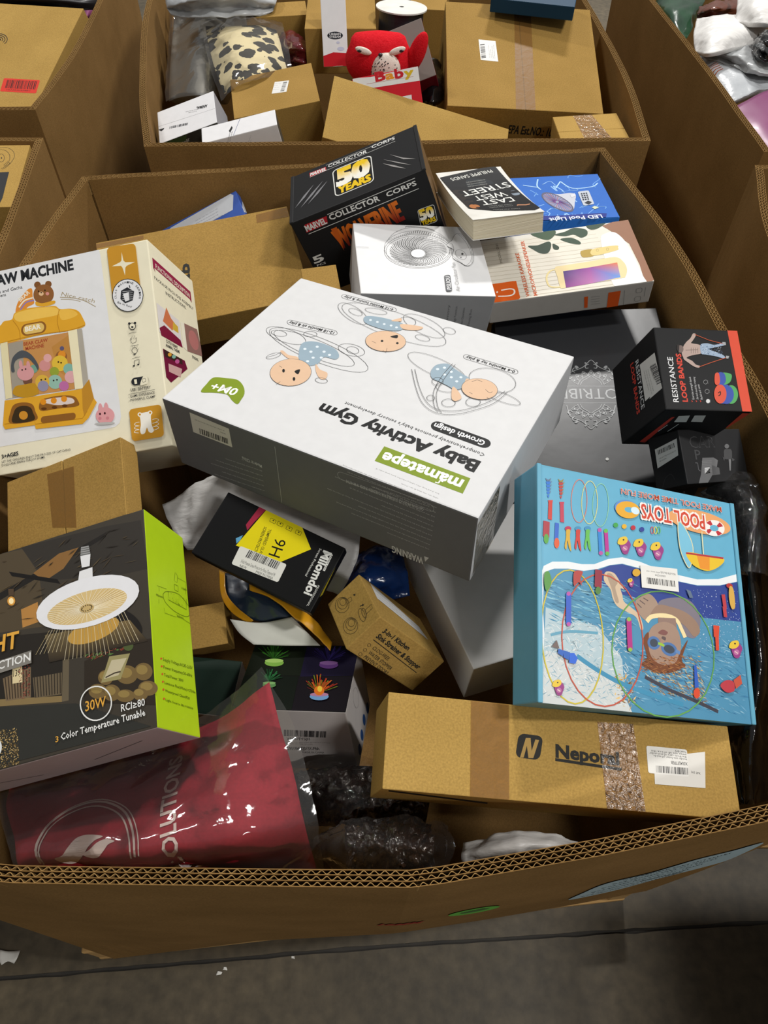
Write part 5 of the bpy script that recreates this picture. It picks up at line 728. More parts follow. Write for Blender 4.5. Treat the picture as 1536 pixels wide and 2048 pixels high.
ART['karaoke'] = [
 ('top_print', 'top', 'print_satin', [
  ('P',[-135,-79.5,-135,-74.6,-131.7,72,94,66,122.6,79.5,135,79.5,135,-60.3,134.4,-79.5],'#d6d0c2'),('L',[-124.9,64.5,71.4,64.8],.8,'#b3a995'),('L',[-125.5,54.1,72.6,54.6],.8,'#b3a995'),
  ('L',[-126.2,43.7,73.8,44.6],.8,'#b3a995'),('L',[-126.8,33.5,74.9,34.7],.8,'#b3a995'),('L',[-127.4,23.4,105.3,18.5],.8,'#b3a995'),('L',[-128,13.3,106.3,8.8],.8,'#b3a995'),('L',[-128.6,3.4,107.3,-.8],.8,'#b3a995'),
  ('L',[-129.2,-6.5,108.3,-10.4],.8,'#b3a995'),('L',[-129.8,-16.3,109.3,-19.9],.8,'#b3a995'),('L',[-130.4,-26,110.3,-29.3],.8,'#b3a995'),('L',[-131,-35.7,111.3,-38.6],.8,'#b3a995'),
  ('L',[-131.6,-45.2,112.2,-47.8],.8,'#b3a995'),('L',[-132.2,-54.7,113.2,-57],.8,'#b3a995'),('L',[-132.8,-64.1,114.1,-66.1],.8,'#b3a995'),('L',[-133.3,-73.4,115.1,-75.1],.8,'#b3a995'),
  ('P',[88,73.5,107.6,79.5,135,79.5,135,-77.8,131.2,-79.5,119.9,-79.5,122.9,-37.2,120.2,17.7,102.8,49.6],'#8a5f45'),('P',[76.8,39.1,79.4,46.6,82.5,50.1,85.8,51.5,89.3,52.6,93,53.9,97.1,54.4,101,53.6,104.6,51.3,107.7,47.2,110.4,41.5,112.9,34.6,114.9,26.8,116.5,18,117.7,8.2,118.6,-2.4,119.4,-13.5,120,-26,120.4,-39.5,120.6,-52.4,120.7,-63,121.5,-70.8,122.8,-76.8,122.7,-79.5,70.2,-79.5,68.8,-75.7,68.3,-60.5,69.5,-43.1,70.6,-26.3,71.4,-9.2,72.8,9.1,74.6,26.1],'#e0e0dc'),
  ('P',[-37.1,79.5,4.6,79.5,5,79.4,6.7,77,6.7,73.8,5.5,70.4,3.7,67.3,1.1,63.9,-2.5,60.3,-6.5,57.3,-10.5,56,-14.6,56.9,-18.9,59.3,-23.2,62.5,-26.9,65.7,-30.6,69.3,-34.3,73.5,-36.8,77.5],'#30492f'),
  ('C',[-47.6,47.8,-30.9,46.2,-11.3,52.1,-8.4,41.4,-17.4,23.4,-30.2,24.1,-40.7,36.3],'#1f3524'),('C',[2.4,67.5,21.8,71.6,39.1,78.1,58.2,69.7,57.4,55.5,45.7,49.9,35,60.4,19.1,59.8],'#27402c'),
  ('C',[-5.1,44.7,3.2,34.9,.3,27.5,-6.7,31],'#1f3524'),('C',[9.9,53.6,28.3,53.7,40.9,40.8,39.1,33.2,22.7,40.7],'#27402c'),('P',[96.3,79.5,95.6,78.9,91.7,76,88,73.5,84.5,71.3,80.5,69.1,76.6,67.3,73.1,66.4,70.2,66.5,67.6,67.3,65.4,68.7,63.7,70.6,62.2,73.4,61.1,77.1,60.9,79.5],'#27402c'),
  ('P',[-132.9,-79.5,-125.3,-35,-84,-35.1,-85,-76.2,-87.8,-79.5],'#cf5a1d'),('P',[-89.7,-34.6,-87.5,-35,-85.7,-36.2,-84.6,-38.1,-84.4,-40.3,-87,-74.3,-87.6,-76.5,-89,-78.4,-90.7,-79.5,-126.4,-79.5,-127.5,-77.7,-127.8,-75.6,-125.8,-41.6,-125.2,-39.3,-123.8,-37.4,-121.9,-36,-119.6,-35.5],'#cf5a1d'),
  ('K',[-119.9,-66.3,-101.5,-68.5,-92.8,-64.4,-91.7,-55.9,-98.6,-52.3,-112.5,-53.1],2.6,'#e6e0d6'),('E',[-119.8,-56.1,1.5,-.3,-.4,-2.1],'#e6e0d6'),('T','MODEL: D31',-98.2,13.7,-97.9,64.7,3.9,'#77705f',0),
  ('T','WIRELESS KARAOKE',-68.7,-76.5,-66.8,33.1,5.9,'#c8561f',.015),('T','MICROPHONES&SPEAKER',-56.3,-76.5,-52,63,5.8,'#c8561f',.015),('C',[35.9,14,40.5,17,57,16.2,55.6,0,38.8,-1.1,35,4.4],'#a58a35'),
  ('C',[57,16.2,97.2,17.9,99.3,11.1,95.2,5.3,55.6,0],'#d2bd7a'),('O',[64.4,11.9,1.7,-.4,-.8,-3.4],'#8d7a45',.5),('O',[81.3,11,1.7,-.4,-.9,-3.4],'#8d7a45',.5),('E',[-30.6,-39.3,.2,-.4,.2,-.4],'#d6d0c2'),
  ('K',[-16,-64.5,-32.3,-59.4,-33.5,-38.7,-24.7,-23.6,-11.4,-20.6],3,'#dcc98f'),('C',[-14.3,-16.2,2.7,-14,43.6,-13,87.3,-10.6,98.7,-24.5,99.9,-43.7,92.8,-60.9,86,-63.2,41,-65.1,-9.3,-68.1,-16,-64.5,-15.4,-38.7],'#dcc896'),
  ('Q',[-3.4,-28,40.1,-27.5,35.8,-65.9,-7.4,-68.1],['#3c2a70','#8a3f8e','#b06aa0','#7a2f7d']),('Q',[40.1,-27.5,88.6,-24.7,84.6,-61.1,35.8,-65.9],['#8a3f8e','#d0703a','#5a8fd0','#b06aa0']),
  ]),
 ('side_print', 'front', 'print_satin', [
  ('P',[22.1,8.3,28.3,8.8,31.2,-16.2,25.6,-16.2],'#c4501c'),('P',[64.6,-22,62,10.8,82.4,11.4,83.6,-22],'#c4501c'),('R',[107.7,11.4,117.5,11.6,109.2,1.6,119.1,1.8],.3,'#555555',.5),('R',[108.9,-7,118.8,-6.5,110.5,-17.1,120.4,-16.6],.3,'#555555',.5),
  ('L',[33.6,6.2,48.6,5.8],.4,'#555555'),('L',[34.4,.9,49.5,.5],.4,'#555555'),('L',[35.2,-4.4,50.4,-4.8],.4,'#555555'),('L',[36.1,-9.8,51.2,-10.2],.4,'#555555'),('L',[88.7,10.9,92.5,-21.3],.5,'#666666'),
  ('L',[123.3,11.2,124.9,-8.2],.5,'#666666'),]),
]
ART['tribe'] = [
 ('top_print', 'top', 'print_gloss', [
  ('T','DOTRIBE',68.1,-1.7,-45.4,2,22.1,'#8f9192',-.002),('L',[-40.2,7.7,66,4.2],.8,'#8f9192'),('L',[-44.1,-29.4,60.4,-32.5],.8,'#8f9192'),('K',[-15.2,9.8,-9.2,20.5,2.3,28.9,9.7,34.4,15.6,28.4,24.9,19.4,28.1,8.4],1,'#8f9192'),
  ('K',[-11,9.6,-6.2,18.1,3.1,24.8,9.1,29.3,13.8,24.5,21.3,17.2,24,8.5],1,'#8f9192'),('K',[-15.1,11.5,-19.9,15.1,-23.6,21.3,-16.7,22.2,-11.1,20.4],1,'#8f9192'),('E',[-19.4,19.5,1.5,-.1,-.2,-2.1],'#8f9192'),
  ('K',[-11.6,18.8,-14.6,24.6,-15.4,32.5,-8.7,30.1,-4.2,25.7],1,'#8f9192'),('E',[-12.3,29,1.5,-.1,-.2,-2.1],'#8f9192'),('K',[-4.8,24.6,-5.5,31.7,-3.3,39.9,2.1,34.5,4.6,28.2],1,'#8f9192'),
  ('E',[-1.9,35.4,1.5,-.1,-.3,-2.1],'#8f9192'),('K',[3.9,27.8,5.8,35,10.7,42.2,13.7,34.7,13.7,27.5],1,'#8f9192'),('E',[10.1,37.4,1.5,-.1,-.3,-2.1],'#8f9192'),('K',[13.2,27.9,17.2,34,23.9,38.9,24,30.7,21.6,23.7],1,'#8f9192'),
  ('E',[21.4,34.6,1.5,-.1,-.3,-2.1],'#8f9192'),('K',[21.2,24.8,26.8,28.9,34,30.8,31.2,23,26.8,17.5],1,'#8f9192'),('E',[30.1,27.6,1.5,-.1,-.3,-2.1],'#8f9192'),('K',[26.7,19.2,32.7,20.5,39.3,19.2,34.1,13.3,28.5,10.1],1,'#8f9192'),
  ('E',[34.6,17.7,1.5,-.1,-.3,-2.1],'#8f9192'),('K',[-32.9,12.9,-27.3,30.6,-22.3,39,-7.5,46.3,0,51.2,6.5,58.9,13.6,65.7,19,58.4,23.5,50.4,29.6,45,42.4,36.7,45.2,28.1,46.3,10.3],1.3,'#8f9192'),
  ('K',[8.7,56.2,2.7,52.9,2.6,46.8,7,47.5],1.5,'#8f9192'),('K',[-10.8,44.7,-16.6,48.4,-20.5,41.5,-16.5,37.9],1.5,'#8f9192'),('K',[-23.7,34.7,-29.3,28.9,-26.2,23.7,-22,27.8],1.5,'#8f9192'),
  ('C',[-9,49,-12.2,53.4,-15.6,51.8,-12.3,47.3],'#8f9192'),('E',[3.4,59,1.6,-.1,-.2,-1.7],'#8f9192'),('K',[16.1,55.9,21.3,52.2,19.9,46.2,15.7,47.2],1.5,'#8f9192'),('K',[32.5,43.1,39.1,46.4,41.2,39.4,36.5,36.1],1.5,'#8f9192'),
  ('K',[42.7,32.4,46.8,26.3,42.4,21.4,39.3,25.7],1.5,'#8f9192'),('C',[31.8,47.5,36.1,51.7,39,49.8,34.7,45.7],'#8f9192'),('E',[22.1,58.3,1.6,-.1,-.2,-1.7],'#8f9192'),('K',[-20.2,-32.9,-16.8,-43.5,-7.6,-51.9,-1.9,-57.4,5.2,-52.2,16.4,-44.4,22.4,-34.2],1,'#8f9192'),
  ('K',[-16.1,-33.1,-13.3,-41.4,-5.9,-48.2,-1.3,-52.7,4.4,-48.5,13.4,-42.2,18.2,-34.1],1,'#8f9192'),('K',[-20.5,-34.6,-26,-37.7,-30.8,-43.3,-24.4,-44.6,-18.5,-43.2],1,'#8f9192'),('E',[-26.4,-41.9,1.5,0,-.2,-2],'#8f9192'),
  ('K',[-18.7,-41.7,-22.9,-46.9,-25.4,-54.2,-18.4,-52.4,-13.1,-48.5],1,'#8f9192'),('E',[-21.7,-51.2,1.5,0,-.2,-2],'#8f9192'),('K',[-13.5,-47.5,-15.7,-54,-15.5,-61.6,-9.1,-57.1,-5.3,-51.4],1,'#8f9192'),
  ('E',[-13.1,-57.6,1.5,0,-.2,-2],'#8f9192'),('K',[-5.8,-51,-5.7,-57.7,-2.8,-64.5,1.8,-57.9,3.6,-51.2],1,'#8f9192'),('E',[-2.2,-60.1,1.5,0,-.2,-2],'#8f9192'),('K',[3,-51.6,5.4,-57.5,10.5,-62.3,12.7,-54.8,12.1,-48.2],1,'#8f9192'),
  ('E',[9.2,-58.2,1.5,0,-.3,-2],'#8f9192'),('K',[11.4,-49.2,15.7,-53.3,22.2,-55.5,21.5,-48.2,18.7,-42.8],1,'#8f9192'),('E',[19.3,-52.3,1.5,0,-.3,-2],'#8f9192'),('K',[18.1,-44.3,23.6,-46,30.2,-45.1,26.8,-39.2,22.2,-35.9],1,'#8f9192'),
  ('E',[26.2,-43.4,1.5,0,-.3,-2],'#8f9192'),('K',[-38.1,-34.8,-36.3,-51.7,-33.3,-59.7,-20.8,-67.1,-14.9,-72,-10.5,-79.1,-5.4,-85.4,1.2,-79.4,7.4,-72.6,14.4,-68.1,28.6,-61.4,33.5,-53.7,39.4,-37.1],1.3,'#8f9192'),
  ('K',[-7.9,-76.8,-12.8,-73.6,-11.5,-68.2,-7.5,-69],1.5,'#8f9192'),('K',[-23.6,-65.5,-29.9,-68.5,-32.1,-62.1,-27.6,-59.1],1.5,'#8f9192'),('K',[-33.8,-55.8,-37.9,-50.1,-33.8,-45.4,-30.7,-49.5],1.5,'#8f9192'),
  ('C',[-22.9,-69.4,-26.9,-73.2,-29.6,-71.6,-25.6,-67.8],'#8f9192'),('E',[-13.4,-79,1.5,0,-.2,-1.5],'#8f9192'),('K',[-.8,-77,4.8,-74,4.9,-68.6,.7,-69.3],1.5,'#8f9192'),('K',[17.6,-66.6,23,-69.9,26.8,-63.7,23.1,-60.5],1.5,'#8f9192'),
  ('K',[30,-57.5,35.5,-52.1,32.6,-47.3,28.5,-51.2],1.5,'#8f9192'),('C',[15.9,-70.5,18.8,-74.4,22,-72.9,19,-69],'#8f9192'),('E',[4.1,-79.4,1.5,0,-.2,-1.5],'#8f9192'),('E',[11.3,-145.8,2.5,-.1,-.4,-2.9],'#c9c9c4'),
  ]),
]
ART['resist'] = [
 ('front_print', 'top', 'print_satin', [
  ('P',[45.6,-57.7,44.9,57.7,59,57.7,59,-57.7],'#c94a33'),('T','RESISTANCE',-40,-47.5,-39.1,15.3,7.2,'#d6d6d6',.008),('T','LOOP BANDS',-27.6,-46.6,-26.9,20.6,6.8,'#c94434',.03),('T','Exercise strength bands',-18.1,-43,-18.2,-11.7,2.9,'#b9b9b9',0),
  ('T','Stretch mobility training',-12.4,-42.8,-12.5,-11.5,2.9,'#b9b9b9',0),('T','Build and tone',-6.5,-42.6,-8.2,-21.9,2.9,'#b9b9b9',0),('T','v',-20.8,-47,-20.9,-44.4,2.6,'#c94434',.02),
  ('T','v',-14.9,-46.8,-15,-44.2,2.6,'#c94434',.02),('T','v',-9.2,-46.6,-9.3,-44,2.6,'#c94434',.02),('O',[.1,-45,2.8,.1,-.5,-2.9],'#8d8d8d',.5),('T','- -',3.9,-47,4,-42.8,1.6,'#8d8d8d',0),
  ('O',[1,-31.5,2.9,.1,-.5,-2.9],'#8d8d8d',.5),('T','- -',4.8,-33.5,5,-29.3,1.6,'#8d8d8d',0),('O',[1.1,-18.4,2.9,.1,-.5,-2.9],'#8d8d8d',.5),('T','- -',5,-20.4,5.1,-16.1,1.6,'#8d8d8d',0),
  ('E',[.1,-45,2.6,.1,-.4,-2.6],'#c9c9c9'),('C',[-21.2,32.2,-15.1,37.9,-8.8,36.2,1.5,34.5,3.2,29.2,1.6,22.4,-6.1,20.2,-15.7,17.6,-22.7,14.1,-25.5,21.2],'#a8938a'),('C',[-17.9,36.4,-10.2,43.5,-5.2,50.6,-1.3,49.9,-3.4,45.2,-9.9,37.3,-14.4,33.8],'#a8938a'),
  ('C',[-23.3,18.7,-20,14.8,-12.8,11,-8.4,5.9,-3,4.2,-5.2,1.5,-11.5,3.1,-18.5,8.2,-24.1,13.3],'#a8938a'),('E',[-26.4,27.4,4.3,.7,-.3,-5.4],'#6f5f5a'),('P',[-30.2,33.2,-26.9,33.8,-29.6,19.7,-31.6,27.2],'#2c2624'),
  ('L',[-11.1,29.9,-12.4,21.8],.5,'#6f5f5a'),('L',[-7.9,30.1,-9.2,21.9],.5,'#6f5f5a'),('L',[-4.8,30.2,-6.1,22],.5,'#6f5f5a'),('L',[-1.6,30.3,-2.9,22.2],.5,'#6f5f5a'),('L',[-19.5,26.1,-2.3,27.3],.5,'#6f5f5a'),
  ('C',[2.8,34.6,12.4,37.2,22.7,35.4,36.7,39.3,38.3,36.1,27.6,32.9,13.7,29.1,24.1,24.6,33.4,20.1,32.7,16.3,20,19.1,7.1,20.7,1.6,22.4],'#8fa0b4'),('S',[4,34.1,33.6,37,30.6,19.5,3.3,21.6],4,90,2.5,.8,0,60,['#5d738f','#c9d0d8','#3d5270']),
  ('L',[-2.7,49.3,15.9,41.9,38.9,36.7],.8,'#b5502f'),('L',[-4.2,2.8,13.1,9.4,38.4,18.4],.8,'#b5502f'),('P',[34.2,40,38.9,39.9,38.7,35.6,34.8,35.9],'#9a9a9a'),('P',[36,20.2,40.7,19.9,38.5,16,35.4,16.4],'#9a9a9a'),
  ('C',[25,-5.4,38.1,-5.7,38.2,-12.3,33.1,-19.1,23.6,-20.8],'#4f9a58'),('C',[20.5,-5.5,28.9,-5.2,29.8,-15.3,24.9,-21.3,18.5,-20.4],'#3a4f9c'),('C',[16.2,-6.5,21.6,-5.5,20.9,-18.2,16.1,-22.4,13.6,-18.5],'#c9503a'),
  ('E',[33.7,-34.9,9.6,.8,-1.8,-13.1],'#4f9a58'),('E',[26.9,-35.1,10.6,.9,-1.8,-13.3],'#3a4f9c'),('P',[20.9,-21.4,31.4,-21,27.2,-48.1,17.4,-47.9],'#3a4f9c'),('E',[18.6,-34.6,8.7,.8,-1.8,-13.3],'#c9503a'),
  ('K',[15.7,-33.6,19.2,-31.4,18.5,-35.4,15.6,-37.3],1.2,'#2a1a18'),]),
 ('side_print', 'left', 'print_satin', [
  ('T','RESISTANCE',-36.5,5.5,33.9,4.6,8.6,'#c4c4c4',.006),('T','LOOP BANDS',-39,-7.6,35.4,-8.5,8.4,'#b63c30',.025),('P',[-26.8,16.2,-24,55.3,28.6,60.2,28.8,27.9,26.3,30,26.9,16.8],'#c9c7c2'),
  ('B',[-12.4,40.4,32.1,9.4,2.6,14],8,24,'#15151a'),('T','heat keep product for of safely',-10.3,33.8,23.1,39.1,1.6,'#333333',0),('T','this this the for parts keep use',-11.9,28.7,25.5,34.7,1.6,'#333333',0),
  ('T','heat all parts dry and away',-13.4,23.5,16.8,28.4,1.6,'#333333',0),('T','X0042ZBLUX',-11.2,38.6,10.8,45,3,'#222222',0),]),
 ('under_print', 'front', 'print_satin', [
  ('P',[-38.3,-49.1,-38.7,37.3,-34.7,39.4,-28.3,-52.2],'#a8362c'),('P',[-26.5,22.5,-31,42,-17,44.7,-9.8,23.5],'#b9b9b5'),('P',[-4.2,25.1,-10.8,45.1,4.3,46,12,24.8],'#b9b9b5'),('P',[59,8.7,56.3,8.1,48.4,56.6,59,56],'#b8432f'),
  ('L',[-31.1,-10.3,-30.3,12.7],1.2,'#b9b9b5'),('L',[-17.9,-9.6,-16.6,16.8],1.2,'#b9b9b5'),]),
]
ART['car'] = [
 ('front_print', 'top', 'print_satin', [
  ('T','CAR',-48.1,11.9,5.1,11.5,15.5,'#4a4a4b',.01),('T','P',-41.7,-4.3,-29.9,-4.6,13,'#4a4a4b',.01),('T','CAR',-46.4,12.7,3.7,12.4,13.5,'#2b2b2c',-.004),('L',[-43.7,-8.9,-39.2,-9.5,-39.7,-18.6,-36.3,-20.5],1.6,'#5e5e60'),
  ('P',[-27.3,-2.6,-3.2,-2.8,5.1,-7,-.4,-17.4,-14.6,-28.6,-25,-37,-44.4,-37,-36.4,-25.1],'#6f6f70'),('P',[-10.2,-13.1,4.9,-17.6,4.3,-26.8,-12.3,-27.4],'#5a5a5b'),('R',[-26.4,-16.5,-15.1,-16.1,-28.1,-25,-16.7,-24.6],.1,'#d0d0d0'),
  ('P',[-28.1,-25,-16.7,-24.4,-15.3,-16.9],'#222222'),('L',[-29.8,-7.2,-8.5,-7.4],.4,'#8d8d8d'),('L',[-30.1,-9.6,-9.1,-9.5],.4,'#8d8d8d'),('L',[-30.3,-11.9,-9.7,-11.6],.4,'#8d8d8d'),
  ('L',[-30.6,-14.2,-10.3,-13.6],.4,'#8d8d8d'),('L',[-30.9,-16.6,-10.9,-15.7],.4,'#8d8d8d'),('L',[-31.1,-18.9,-11.5,-17.8],.4,'#8d8d8d'),('L',[-31.4,-21.2,-12.1,-19.9],.4,'#8d8d8d'),
  ('L',[-31.6,-23.5,-12.7,-21.9],.4,'#8d8d8d'),('R',[22.1,8.5,40.6,8.1,18.6,-6.1,37,-6.7],.3,'#4d4d4e'),('E',[30.4,12.3,5.1,-.1,-.9,-3.2],'#6a6a6b'),('P',[29.1,-6.4,34.5,-6.6,28.9,-22.5,26.4,-22.4],'#7a7a7b'),
  ('P',[16.5,-2.1,21.1,-4.9,17.9,-8.8],'#4d4d4e'),('P',[36.1,-4,42.8,-7.4,36.5,-9.9],'#4d4d4e'),]),
 ('side_label', 'left', 'print_satin', [
  ('P',[-19.5,-15.9,-26.1,21.5,-3.5,19.2,6.9,-16.8],'#cfcdc8'),('B',[-11.3,-11.6,-3.9,27.9,-6.1,0],11,24,'#15151a'),('T','only and dry view under all',-4.8,-12.1,-9.7,16.6,1.6,'#333333',0),
  ('T','the care heat',-1,-11.6,-3.1,0,1.6,'#333333',0),('K',[34.3,-14.1,22.5,-6.9,19.3,3,27.9,7.2],.5,'#3a3a3b'),]),
]
